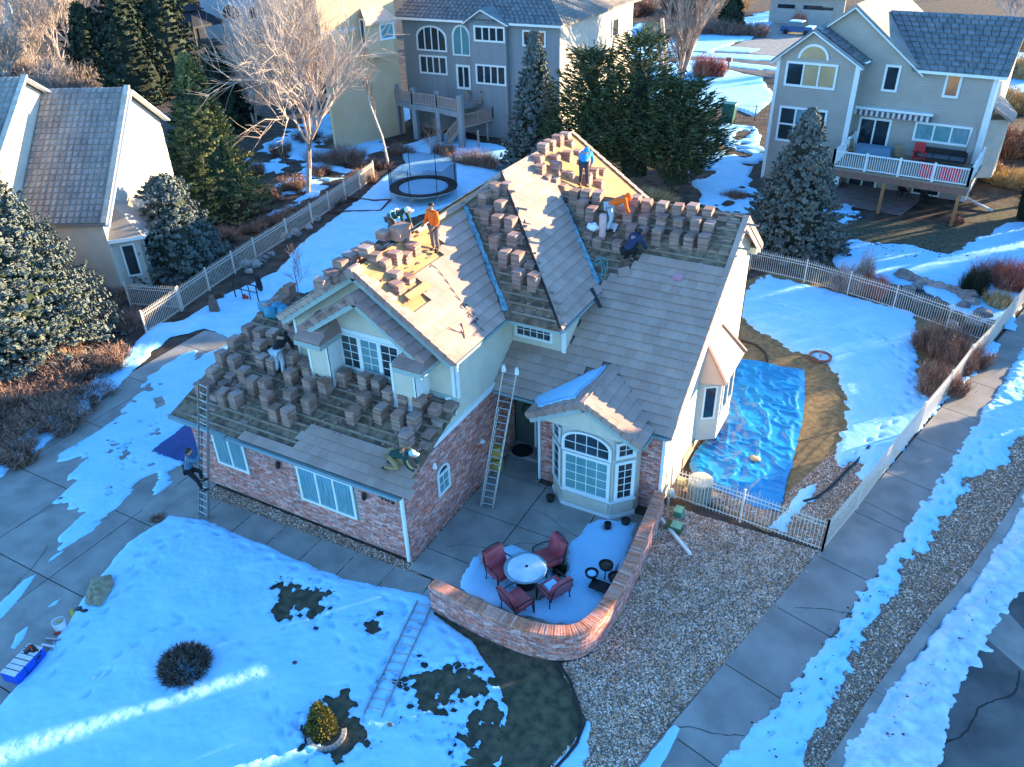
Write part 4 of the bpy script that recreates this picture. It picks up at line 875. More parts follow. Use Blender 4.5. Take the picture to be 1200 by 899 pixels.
# ================================================================ FENCES
PK = {}
def fence(label, pts, h=1.25, sp=.118, posts=None, cat='fence', pm=FENC, top=.16, maxp=300, double=True):
    f = thing('picket_fence', label, cat, (pts[0][0], pts[0][1], 0))
    if (h, top) not in PK: PK[(h, top)] = MB().box(-.009, .009, -.009, .009, .07, h+top-.03).hexa([(-.009, -.009, h+top-.03), (.009, -.009, h+top-.03), (.009, .009, h+top-.03), (-.009, .009, h+top-.03)], [(-.002, -.002, h+top), (.002, -.002, h+top), (.002, .002, h+top), (-.002, .002, h+top)]).mesh('picket', pm)
    me = PK[(h, top)]; base = f.location; cnt = 0
    for k, (a, b) in enumerate(zip(pts, pts[1:])):
        a = Vector((*a, 0)); b = Vector((*b, 0)); d = b-a; Lg = d.length; u = d.normalized(); ns = max(1, round(Lg/2.45)); ang = math.atan2(u.y, u.x)
        for i in range(ns+(1 if k == len(pts)-2 else 0)):
            p = a+d*(i/ns); part('post', MB().box(p.x-.035, p.x+.035, p.y-.035, p.y+.035, 0, h+top+.03).hexa([(p.x-.045, p.y-.045, h+top+.03), (p.x+.045, p.y-.045, h+top+.03), (p.x+.045, p.y+.045, h+top+.03), (p.x-.045, p.y+.045, h+top+.03)], [(p.x-.01, p.y-.01, h+top+.07), (p.x+.01, p.y-.01, h+top+.07), (p.x+.01, p.y+.01, h+top+.07), (p.x-.01, p.y+.01, h+top+.07)]), pm, f)
        for i in range(ns):
            p = a+d*(i/ns)+u*.04; q = a+d*((i+1)/ns)-u*.04
            for zz in ((.16, h-.16, h) if double else (.2, h)): part('rail', MB().bar(p+Vector((0, 0, zz)), q+Vector((0, 0, zz)), .026, .026), pm, f)
        n = int(Lg/sp)
        for i in range(1, n):
            p = a+d*(i/n)
            if min((p-(a+d*(j/ns))).length for j in range(ns+1)) < .05: continue
            o = link('picket', me, f); o.location = p-base; o.rotation_euler.z = ang; cnt += 1
    return f
fence('cream metal picket fence running from the air conditioner to the pavement corner', [(6.45, 6.85), (9.01, 6.69), (11.77, 6.47)])
fence('long cream picket fence along the pavement beside the yard snow', [(11.77, 6.47), (12.45, 9.15), (13.12, 12.02), (13.85, 15.0), (14.62, 18.0), (15.25, 20.7), (16.16, 23.89), (17.5, 29.3)], sp=.122)
fence('cream picket fence between the yard and the neighbour\'s pond', [(4.0, 27.6), (7.07, 27.25), (9.4, 26.6), (11.72, 25.84), (14.23, 24.72), (16.1, 23.95)], h=1.15)
fence('long white picket fence on the left side running past the rocks to the birch', [(-21.01, 7.06), (-21.53, 9.74), (-22.08, 12.25), (-22.5, 14.6), (-22.85, 16.7), (-23.3, 20.0), (-23.75, 22.9), (-24.6, 27.5), (-25.6, 32.2)], h=1.2)
fence('short white picket gate section behind the big blue spruce', [(-21.6, 9.9), (-24.6, 9.0)], h=1.2)
fence('thin dark wire fence across the snowy alley behind the house', [(-11.5, 58.5), (-1.2, 60.5)], h=1.3, sp=.35, pm=DARKM, top=.05, double=False)
# ================================================================ LADDERS
def ladder(label, a, b, w=.44, n=14, side=None, ext=False, over=None):
    """a, b = foot and top of the centre line"""
    a = Vector(a); b = Vector(b); u = (b-a).normalized(); s = Vector(side).normalized() if side else u.cross(Vector((0, 0, 1))).normalized()
    s = (s-u*s.dot(u)).normalized(); nn = s.cross(u)
    t = thing('ladder', label, 'ladder', a)
    for q in (-1, 1): part('side_rail', MB().bar(a+s*w/2*q, b+s*w/2*q, .03, .075, up=nn), METAL, t)
    for i in range(n):
        p = a+(b-a)*((i+.6)/n); part('rung', MB().tube(p-s*w/2, p+s*w/2, .018, n=5), METAL, t)
    if over:
        c, d = a+(b-a)*over[0], a+(b-a)*over[1]; w2 = w-.09
        for q in (-1, 1): part('side_rail', MB().bar(c+s*w2/2*q-nn*.08, d+s*w2/2*q-nn*.08, .03, .07, up=nn), METAL, t)
    return t, s
LA = G(570.5, 595, .055); LB = WY(598, 434, 5.05)
t, s = ladder('tall aluminium extension ladder leaning on the porch eave beside the brick wall', LA, LB, n=20, w=.46, side=(1, .3, 0), over=(0, .72))
for q in (-1, 1): part('end_mitt', MB().blob(LB+s*.23*q, .08, .08, .16, seed=2), TRIM, t)
LC = G(238.5, 606, .05); LD = WY(238, 449, -.62)
ladder('aluminium ladder against the left end of the garage eave with a man climbing it', LC, LD, n=19, w=.42, side=(1, 0, 0), over=(0, .65))
c1, c2 = G(437, 838, .16), G(498, 706, .17)
ladder('aluminium ladder lying flat on the front snow by the patio wall', c1, c2, w=.50, n=13, side=(c2-c1).cross(Vector((0, 0, 1))))
# ================================================================ TILE STACKS
SM = [MB().hexa([(-.172, -.20, 0), (.172, -.20, 0), (.172, .20, 0), (-.172, .20, 0)], [(-.169, -.197, .042), (.169, -.197, .042), (.169, .197, .042), (-.169, .197, .042)]).mesh('tile', STACK)]
def stack(P, label, group, n=9, rz=0.0, jit=.007, seed=0, lean=0.0, place='front'):
    rr = random.Random(seed); t = thing('tile_stack', label, 'tile stack', P, group, rz)
    for i in range(n):
        o = link('tile', SM[0], t); k = 1 if i < n-1 else 4.5
        yy = .2 if place == 'front' else 0
        o.location = (rr.uniform(-jit, jit)*k+lean*i*.3, yy+rr.uniform(-jit, jit)*k+(.02 if i == n-1 else 0), i*.05-.02); o.rotation_euler.z = rr.uniform(-.05, .05)*k
    return t
def rows(rowlist, pl, where, group, n=9, rz=0, jitr=.06, east=False, place='front'):
    ords = ['first', 'second', 'third', 'fourth', 'fifth', 'sixth', 'seventh', 'eighth', 'ninth', 'tenth', 'eleventh', 'twelfth', 'thirteenth', 'fourteenth']
    k = 0
    for r, row in enumerate(rowlist):
        row = sorted(row)
        for i, q in enumerate(row):
            k += 1; nn = q[2] if len(q) > 2 else n+random.Random(k*7+r).choice((-1, 0, 0, 1))
            P = OP(q[:2], *pl)+Vector((0, 0, .02)); rr = random.Random(k)
            lab = f'tile stack {where}, {ords[i]} from left in {ords[r]} row down'
            if nn <= 2: lab = lab.replace('tile stack', 'low tile pile')
            stack(P, lab, group, n=nn, rz=rz+rr.uniform(-jitr, jitr), seed=k*13+r, place=place)
g_rows = [[(314, 371), (329, 366), (337, 352), (323, 357, 5), (305, 372, 3)],
          [(289, 399), (303, 406), (317, 405), (337, 394), (345, 399, 10), (330, 385, 4)],
          [(272, 413), (291, 411, 5), (300, 423, 8), (340, 408, 10)],
          [(258, 431), (273, 437), (303, 421), (306, 437), (318, 440), (341, 435), (354, 434, 7), (262, 424, 3)],
          [(248, 450), (268, 447, 4), (284.5, 451.5), (339, 455), (360, 448.5), (345, 441, 6), (375, 449, 7)],
          [(234, 466), (295, 464), (308.6, 463.5), (361, 463.5), (379, 467), (260, 455, 4), (240, 459, 6), (274, 459, 2), (401, 454), (425.5, 459), (441, 463.5)],
          [(260, 477), (274, 480), (311.6, 481), (338.6, 477), (424, 480), (454, 478.5), (472, 481.5), (489, 486), (250, 470, 5), (248, 481, 2), (507, 491, 8), (499, 470, 4)],
          [(321, 495), (335.6, 500), (359.6, 486), (410.5, 498), (443, 497), (464.6, 505), (483, 506), (524, 484, 5), (291, 489, 1), (285, 496, 1)],
          [(473.6, 528), (499, 514, 3), (495, 526, 2), (478, 512, 3), (512, 500, 2)]]
rows(g_rows, PL_G, 'on the bare garage roof', 'tile stacks spread over the bare garage roof', rz=.0, jitr=.06, n=12)
h_rows = [[(565, 243), (579, 233), (591, 226, 7)], [(568, 263), (584, 254), (560, 252, 5)], [(581, 272), (596, 275)], [(578, 294), (599, 294), (607, 286, 5)], [(589, 315), (604, 317)], [(605, 339), (619, 320, 6), (623, 342)]]
rows(h_rows, PL_HF, 'on the front hip slope', 'tile stacks on the front hip', rz=0, n=12)
r_rows = [[(671, 240), (684, 239), (698, 242), (727, 252, 7), (742, 248), (756, 251), (773, 254), (791.5, 256.5), (809, 259.5), (827, 261), (846, 258, 2), (862, 260, 2)],
          [(680, 254), (690, 262), (734.5, 264), (752.6, 268), (773, 271), (793, 273), (813, 276), (828, 278), (857, 266, 2), (850, 270, 2)],
          [(688, 281, 6), (699, 292, 7), (722, 296, 8), (737.6, 282), (751, 284), (767.6, 288), (789, 291), (805, 294), (822, 296), (834, 297, 2), (846, 298, 2), (852, 283, 2), (714, 303, 1)]]
rows(r_rows, PL_R3, 'below the main ridge', 'tile stacks in rows below the main ridge', n=11, jitr=.04)
e_rows = [[(667.5, 165, 7), (659, 172.5), (650, 177), (641.5, 183), (672, 173, 6)], [(636, 195), (669.7, 190), (691, 196, 7), (681, 183, 5), (655, 192, 7)], [(638, 208), (656.7, 206), (672, 211.6, 7), (700, 211.6), (709, 206, 6), (645, 214, 6)], [(654.5, 217, 6), (692.5, 219), (706.6, 221, 7), (664, 224, 5)]]
rows(e_rows, PL_HE, 'on sunlit plywood by the top ridge', 'sunlit tile stacks near the highest ridge', rz=PI/2, n=10)
x_rows = [[(455, 281, 6), (480.6, 284, 6), (466, 275, 2)], [(446, 311), (456.6, 318, 8), (435.6, 301), (470, 311), (480.6, 309), (491, 300)], [(470, 331), (484, 333, 6), (472, 345)]]
rows(x_rows, PL_GE, 'on the sunlit front gable', 'sunlit tile stacks on the front gable', rz=PI/2, n=8)
w_rows = [[(432, 296, 8), (419, 303, 8)], [(405.5, 313, 8), (414, 318, 7)], [(389, 328, 6), (396, 333, 6), (377, 335, 3)]]
for i, (px, py) in enumerate([(432, 283), (420, 290), (408, 300), (398, 303), (388, 316), (376, 325), (444, 288), (409, 292)]):
    P = WX(px, py, -3.95); zb = zat(PL_GW, -3.95, 0); stack(Vector((-3.95, P.y, zb)), f'tile stack showing above the front gable ridge, {["first", "second", "third", "fourth", "fifth", "sixth", "nearest", "back"][i]} of eight going down', 'tile stacks on the left slope of the front gable', n=int(min(12, max(5, (P.z-zb)/.05))), rz=PI/2, seed=900+i, place='mid')
for i, (x, y) in enumerate([(314, 343), (327, 345), (320, 350), (335, 349)]):
    P = OP((x, y+22), *PL_G); b = MB().blob(P+Vector((0, 0, .22)), .33, .28, .26, .3, seed=i)
    single('bag', b, mat('blue_bag', (.05, .25, .38), .5, bump=.4), 'blue plastic bag slumped on the garage roof, %s from the left of four' % ['first', 'second', 'third', 'last'][i], 'bag', 'blue bags beyond the garage roof', smooth=True)
# broken tile bits and offcuts left on the stripped slopes
db = MB(); rr = random.Random(31)
for pl_, poly_, n_ in ((PL_G, [(-9.6, .1), (-.1, .6), (-.1, 3.0), (-6.8, 3.0), (-6.9, 5.6), (-9.6, 5.6)], 260), (PL_HF, [(.3, 6.3), (2.1, 6.3), (-2.3, 10.7), (-3.1, 9.7)], 60), (PL_R3, [(1.6, 10.4), (6.2, 10.3), (6.2, 12.6), (-.3, 12.6)], 110), (PL_GE, [(-3.2, 3.3), (-1.7, 3.3), (-2.4, 6.6), (-3.2, 7.5)], 30)):
    k_ = 0; P_ = np.array(poly_)
    while k_ < n_:
        x_, y_ = rr.uniform(P_[:, 0].min(), P_[:, 0].max()), rr.uniform(P_[:, 1].min(), P_[:, 1].max())
        if inside(x_, y_, poly_):
            a_r = rr.uniform(0, 3); u_ = Vector((math.cos(a_r), math.sin(a_r), 0)); v_ = Vector((-u_.y, u_.x, 0)); db.obox((x_, y_, zat(pl_, x_, y_)+.05), u_, v_, Vector((0, 0, 1)), rr.uniform(.02, .09), rr.uniform(.02, .06), .012); k_ += 1
o = part('tile_debris', db, STACK, None); o['kind'] = 'stuff'; tag(o, 'broken tile bits scattered over the stripped roof slopes', 'debris')
# loose things on the roof
def planecard(pl, px, w, d, h, m, name, label, cat, rz=0):
    P = OP(px, *pl); n = Vector(pl[1]).normalized(); ux = Vector((1, 0, 0)); ux = (ux-n*ux.dot(n)).normalized(); uy = n.cross(ux)
    c, s_ = math.cos(rz), math.sin(rz); a, b = ux*c+uy*s_, uy*c-ux*s_
    return single(name, MB().obox(P+n*(.07+h/2), a, b, n, w/2, d/2, h/2), m, label, cat)
planecard(PL_R3, (795, 327), .33, .26, .06, mat('pink_tile', (.48, .22, .27), .7), 'loose_tile', 'small pinkish roof vent tile alone on the laid grey tiles', 'roof tile')
planecard(PL_R3, (732, 320), .42, .36, .05, TILE, 'loose_tile', 'pale loose tile lying crooked beside the crouching man', 'roof tile', rz=.5)
planecard(PL_R3, (717, 268), .42, .36, .05, mat('pale_board', (.50, .54, .60), .7), 'board', 'pale square board lying between the pink roll and the tile stacks', 'board')
planecard(PL_HE, (617, 352-90), .25, .2, .05, TILE, 'loose_tile', 'small loose tile on the sunlit slope by the hip line', 'roof tile', rz=.8)
P = OP((706, 277), *PL_R3); single('paper_roll', MB().lathe(P, [(.13, 0), (.14, .05), (.14, .85), (.10, .86)], 12), mat('pink_paper', (.62, .36, .36), .7, c2=(.72, .50, .48), scale=6), 'pink roll of underlayment standing upright among the stacks', 'roll')
P = OP((735, 296), *PL_R3)
P = OP((694, 279), *PL_R3); single('bag', MB().blob(P+Vector((0, 0, .45)), .26, .22, .12, .3, seed=4), TRIM, 'crumpled pale bag on a short tile stack beside the pink roll', 'bag')
hz = MB(); rr = random.Random(9); P = OP((700, 318), *PL_R3); pts = []
for i in range(60):
    t = i*.5; r = .28+.1*math.sin(i*.7); x, y = P.x+r*math.cos(t)+rr.uniform(-.05, .05), P.y+r*math.sin(t)*1.3+rr.uniform(-.05, .05); pts.append(Vector((x, y, zat(PL_R3, x, y)+.06+rr.uniform(0, .05))))
hz.path(pts, .012, 4); single('air_hose', hz, mat('teal_hose', (.10, .32, .33), .5), 'tangled teal air hose heaped at the foot of the blue valley', 'hose')
hz = MB(); pts = []
for q in [(503, 311), (512, 318), (522, 331), (532, 346), (541, 358), (550, 371), (559, 384), (566, 390)]:
    p = OP(q, *PL_GE); pts.append(p+Vector(PL_GE[1]).normalized()*.09)
hz.path(pts, .012, 4); pts = []
for i in range(40):
    t = i*.62; q = (541+i*.42+4*math.cos(t), 358+i*.55+4*math.sin(t)); pts.append(OP(q, *PL_GE)+Vector(PL_GE[1]).normalized()*.09)
hz.path(pts, .010, 4); single('air_hose', hz, DARKM, 'dark coiled air hose trailing down the sunlit gable tiles', 'hose')
hz = MB(); hz.path([OP(q, *PL_GE)+Vector(PL_GE[1]).normalized()*.1 for q in [(524, 386), (534, 391), (542, 392), (539, 381), (542, 392), (543, 399)]], .014, 4); single('hand_tool', hz, DARKM, 'small dark nail gun lying on the sunlit tiles below the hose', 'tool')
single('timber', MB().bar(OP((475, 352), *PL_GE)+Vector((.1, 0, .1)), OP((500, 335), *PL_GE)+Vector((.1, 0, .1)), .28, .03, up=Vector(PL_GE[1]).normalized()), PLY, 'bare plywood strip left among the tiles of the sunlit gable', 'board')
# ================================================================ TARPS
def tarp(name, pts, m, label, amp=.17, res=.05, seed=1, z=.05, sc=.9, px=True):
    q = G2(pts) if px else pts; P = np.array(q); x0, y0 = P.min(0); x1, y1 = P.max(0); nx = int((x1-x0)/res)+1; ny = int((y1-y0)/res)+1
    X, Y = np.meshgrid(x0+np.arange(nx)*res, y0+np.arange(ny)*res, indexing='ij'); D = sdf(X, Y, q)+.06*fbm(X, Y, .5, seed)
    a = fbm(X*1.0+.3*Y, Y*.45, sc, seed+1, 3); b = fbm(X*.5-.4*Y, Y*1.1+X*.3, sc*.8, seed+7, 3); c_ = fbm(X, Y, 1.6, seed+12, 3)
    Hh = amp*((1-np.abs(a)*5).clip(0)**1.6*.42+(1-np.abs(b)*5.5).clip(0)**1.6*.34+(1-np.abs(fbm(X*.6+Y*.2, Y*.9, sc*.45, seed+17, 2))*5).clip(0)**1.5*.16)+amp*.35*(c_+.5).clip(0); Hh = z+Hh*np.clip(D/.3, .12, 1)
    keep = (D[:-1, :-1] > 0) & (D[1:, :-1] > 0) & (D[:-1, 1:] > 0) & (D[1:, 1:] > 0); I, J = np.nonzero(keep)
    V = np.stack([X, Y, Hh], 2).reshape(-1, 3); F = np.stack([I*ny+J, (I+1)*ny+J, (I+1)*ny+J+1, I*ny+J+1], 1); used = np.unique(F); mp = -np.ones(len(V), int); mp[used] = np.arange(len(used))
    me = bpy.data.meshes.new(name); me.from_pydata(V[used].tolist(), [], mp[F].tolist()); me.materials.append(m); me.polygons.foreach_set('use_smooth', [True]*len(me.polygons))
    return tag(link(name, me), label, 'tarp')
BT = mat('blue_tarp', (.0, .15, .42), .33, scale=.6, c2=(.003, .25, .56), bump=.12, bscale=14, spec=.7)
tarp('tarp', [(866, 421), (890, 424), (915, 430), (943, 434), (944, 460), (942, 490), (936, 520), (928, 550), (920, 575), (914, 602), (885, 596), (850, 580), (812, 566), (806, 545), (818, 525), (838, 505), (845, 470), (858, 440)], BT, 'large crumpled bright blue tarp spread on the dry lawn beside the house')
tarp('tarp', [(176, 532), (222, 497), (232, 515), (236, 540), (216, 544)], mat('navy_tarp', (.002, .05, .20), .5, scale=2, c2=(.004, .075, .27), bump=.1), 'flat dark blue tarp on the driveway beside the ladder', amp=.03, seed=5, z=.12)
P = G(884, 541); single('sandbag', MB().blob(P+Vector((0, 0, .14)), .20, .17, .08, .3, seed=8), mat('tan_cloth', (.48, .36, .22), .9), 'small tan sandbag holding down the big blue tarp', 'sandbag', smooth=True)
# ================================================================ THINGS BY THE SIDE WALL
P = G(819, 584); AC = thing('air_conditioner', 'round-topped beige air conditioner unit behind the fence by the sunlit wall', 'air conditioner', (P.x, P.y, 0))
c = Vector((P.x, P.y, 0)); part('casing', MB().lathe(c, [(.42, 0), (.42, .75), (.40, .80)], 20), mat('ac_paint', (.34, .36, .32), .5), AC)
part('fan_guard', MB().lathe(c+Vector((0, 0, .81)), [(.44, 0), (.43, .05), (.25, .09), (.05, .10)], 20), mat('ac_top', (.50, .48, .38), .5), AC)
gm = MB()
for i in range(24): t = 2*PI*i/24; gm.bar(c+Vector((.425*math.cos(t), .425*math.sin(t), .05)), c+Vector((.425*math.cos(t), .425*math.sin(t), .76)), .014)
part('grille', gm, mat('ac_dark', (.12, .13, .12), .5), AC, stuff=True)
GB = mat('green_box', (.05, .22, .13), .5, c2=(.09, .32, .20), scale=2)
for i, (px, w_, lab) in enumerate((((795, 603), .34, 'small pale green utility box lid in the gravel by the white downspout'), ((789, 620), .62, 'larger green plastic valve box in the gravel below the small one'))):
    P = G(*px); t = thing('utility_box', lab, 'utility box', P); part('box', MB().hexa([(P.x-w_/2, P.y-.2, 0), (P.x+w_/2, P.y-.2, 0), (P.x+w_/2, P.y+.2, 0), (P.x-w_/2, P.y+.2, 0)], [(P.x-w_/2+.04, P.y-.16, .22), (P.x+w_/2-.04, P.y-.16, .22), (P.x+w_/2-.04, P.y+.16, .22), (P.x-w_/2+.04, P.y+.16, .22)]), SPRG if i else GB, t)
    part('lid', MB().box(P.x-w_/2+.02 + (w_*.35 if i else 0), P.x+w_/2-.02, P.y-.18, P.y+.18, .222, .26), mat('pale_green', (.16, .42, .28), .5), t)
P = G(783, 592); gmx = MB().bar(P, P+Vector((0, 0, .7)), .06).bar(P+Vector((0, 0, .45)), P+Vector((.25, 0, .45)), .06).blob(P+Vector((.05, 0, .62)), .16, .12, .15, .1, seed=1); single('gas_meter', gmx, mat('meter_grey', (.42, .45, .46), .5), 'grey gas meter on its pipe at the corner of the sunlit wall', 'gas meter')
P = G(797, 578); single('meter_box', MB().box(P.x-.15, P.x+.15, P.y-.08, P.y+.08, .45, .66), mat('meter_yellow', (.50, .44, .18), .6), 'small yellow tag box in front of the air conditioner', 'utility box')
P = G(961, 419, .09); t = thing('ring_planter', 'round brown edging ring with a bare sapling in the yard snow', 'planter', P); rg = MB(); R_ = .42
for i in range(20):
    a0, a1 = 2*PI*i/20, 2*PI*(i+1)/20; q = [P+Vector((r*math.cos(a), r*math.sin(a), 0)) for r, a in ((R_, a0), (R_, a1), (R_+.09, a1), (R_+.09, a0))]; rg.hexa(q, [v+Vector((0, 0, .10)) for v in q])
part('edging', rg, mat('brown_plastic', (.16, .07, .05), .7), t); tw = MB(); rr = random.Random(2)
for i in range(9): d = Vector((rr.uniform(-.3, .3), rr.uniform(-.3, .3), rr.uniform(.5, 1.1))); tw.tube(P, P+d, .009, .003, 4)
part('sapling', tw, TWIGP, t)
for pts, lab in (([(941, 589), (955, 585), (967, 577), (980, 565), (992, 552), (1003, 543), (1010, 534), (1018, 524), (1023, 517)], 'black edging hose curving beside the fence gravel'), ([(655, 780), (668, 800), (678, 830), (682, 855), (676, 872), (664, 888), (650, 903), (640, 920)], 'dark lawn edging curving between the turf and the gravel'), ([(868, 400), (885, 405), (897, 415), (900, 428)], 'grey edging round the stump bed above the blue tarp')):
    single('lawn_edging', MB().path([G(*q)+Vector((0, 0, .06)) for q in pts], .05, 6), DARKM, lab, 'edging')
# ================================================================ PLANTS
def arr_mesh(name, V, F, m):
    me = bpy.data.meshes.new(name); me.vertices.add(len(V)); me.vertices.foreach_set('co', V.astype(np.float32).ravel()); me.loops.add(F.size); me.loops.foreach_set('vertex_index', F.astype(np.int32).ravel())
    k = F.shape[1]; me.polygons.add(len(F)); me.polygons.foreach_set('loop_start', np.arange(0, F.size, k)); me.polygons.foreach_set('loop_total', np.full(len(F), k)); me.update(calc_edges=True); me.materials.append(m); return me
def spruce(x, y, h, r, m, label, seed=1, n=300, tufts=26, tl=.26, tw=.085, droop=.25, name='spruce_tree', cat='spruce', skirt=.04, group=None, trunk=.16, px=None, power=1.0, cone_brown=False, inner=.62):
    rs = np.random.RandomState(seed); t = thing(name, label, cat, (x, y, 0), group)
    part('trunk', MB().tube((0, 0, 0), (0, 0, h*.97), trunk, .02, 8), BARK, t, local=True)
    f = ((np.arange(n)+.5)/n)**1.15; z0 = h*(skirt+(.985-skirt)*f); R = r*((1-f)**power)*(.82+.3*rs.rand(n))+.12; az = np.arange(n)*2.39996+rs.rand(n)*.5
    # tufts along each branch
    T = tufts; q = np.linspace(.18, 1, T)[None]+rs.rand(n, T)*.04; L = R[:, None]*q
    keep = (rs.rand(n, T) < (.35+.65*q)*(R[:, None]/r*.75+.35))
    side = (rs.rand(n, T)-.5)*.75*R[:, None]*(1.08-q)+(rs.rand(n, T)-.5)*.14
    ca, sa = np.cos(az)[:, None], np.sin(az)[:, None]
    lift = np.where(f > .75, .35, 0)[:, None]
    zz = z0[:, None]-droop*L+L*lift+.16*(q**3)*L+(rs.rand(n, T)-.5)*.16
    cx, cy = L*ca-side*sa, L*sa+side*ca; zz = np.maximum(zz, .08)
    C = np.stack([cx, cy, zz], 2)[keep]; A = np.arctan2(C[:, 1], C[:, 0])+(rs.rand(len(C))-.5)*1.5; N_ = len(C)
    D = np.stack([np.cos(A), np.sin(A), .25+.5*(rs.rand(N_)-.35)], 1); D /= np.linalg.norm(D, axis=1)[:, None]
    S = np.cross(D, [0, 0, 1.]); S /= np.linalg.norm(S, axis=1)[:, None]; U = np.cross(S, D); l = tl*(.6+.8*rs.rand(N_))[:, None]; w_ = tw*(.7+.6*rs.rand(N_))[:, None]
    a = rs.rand(N_)[:, None]*PI; S2 = S*np.cos(a)+U*np.sin(a); U2 = -S*np.sin(a)+U*np.cos(a)
    V = np.stack([C-D*l*.35, C+S2*w_+D*l*.1, C+D*l, C-S2*w_+D*l*.1, C+D*l*.45+(S2+U2)*w_*.95, C+D*l*.45+(U2-S2)*w_*.95, C+D*l*.45-(S2+U2)*w_*.95, C+D*l*.45+(S2-U2)*w_*.95], 1).reshape(-1, 3)
    b = np.arange(N_)[:, None]*8; F = np.concatenate([b+[0, 1, 2, 3], b+[4, 5, 6, 7]], 0)
    link('crown', arr_mesh('crown', V, F, m), t)
    # dark solid core: shade between the tufts put into colour, not real branches
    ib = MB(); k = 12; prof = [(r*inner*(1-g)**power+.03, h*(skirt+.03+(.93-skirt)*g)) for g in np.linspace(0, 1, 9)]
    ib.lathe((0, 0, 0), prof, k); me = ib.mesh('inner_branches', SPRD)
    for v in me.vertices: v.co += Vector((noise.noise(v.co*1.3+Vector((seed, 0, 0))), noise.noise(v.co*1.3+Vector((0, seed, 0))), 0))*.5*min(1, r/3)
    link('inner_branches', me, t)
    if cone_brown:
        cb = MB()
        for i in range(140):
            g = rs.rand()**2*.22; zc = h*(.97-g); rc = r*(1-zc/h)*1.0+.1; t_ = rs.rand()*6.28; c = Vector((rc*math.cos(t_), rc*math.sin(t_), zc)); cb.tube(c, c-Vector((0, 0, .13)), .03, .012, 5)
        part('cones', cb, mat('cones', (.34, .17, .10), .9), t, local=True, stuff=True)
    return t
def bare_tree(x, y, h, label, seed=1, m=TWIGP, lean=(0, 0), trunk=.14, levels=5, spread=.55, name='bare_tree', cat='tree', multi=1, group=None, kids=(3, 5), low=.25, bm=None, maxn=3200, first=.48, ratio=(.5, .72)):
    rr = random.Random(seed); t = thing(name, label, cat, (x, y, 0), group); tm = MB(); cm = MB(); cnt = [0]
    def grow(p, d, L, r, lv, mb):
        n = 3 if lv < 3 else 2; q = p; dd = d
        pts = [p]
        for i in range(n):
            dd = (dd+Vector((rr.uniform(-1, 1), rr.uniform(-1, 1), rr.uniform(-.3, .8)))*.13).normalized(); q2 = q+dd*L/n
            mb.tube(q, q2, max(.006, r*(1-i/n*.45)), max(.006, r*(1-(i+1)/n*.45)), 6 if lv == 0 else (4 if lv < 3 else 3), cap=False); q = q2; pts.append(q)
        if lv >= levels or cnt[0] > maxn: return
        for k in range(rr.randint(*kids)+(2 if lv == 0 else 0)):
            f = rr.uniform(low if lv == 0 else .25, 1); i = min(n-1, int(f*n)); b = pts[i].lerp(pts[i+1], f*n-i)
            ang = rr.uniform(.35, .95)*spread*1.6; az = rr.uniform(0, 6.28); s = dd.cross(Vector((math.cos(az), math.sin(az), .2))).normalized()
            nd = (dd*math.cos(ang)+s*math.sin(ang)+Vector((0, 0, .22))).normalized(); cnt[0] += 1
            grow(b, nd, L*rr.uniform(*ratio), r*.55, lv+1, cm)
    for k in range(multi):
        a = 6.28*k/max(1, multi); o = Vector((.12*math.cos(a), .12*math.sin(a), 0)) if multi > 1 else Vector()
        d = Vector((lean[0]+(.28*math.cos(a) if multi > 1 else 0), lean[1]+(.28*math.sin(a) if multi > 1 else 0), 1)).normalized(); grow(o, d, h*first, trunk, 0, tm)
    part('trunk', tm, bm or m, t, local=True); part('branches', cm, m, t, local=True, stuff=False)
    return t
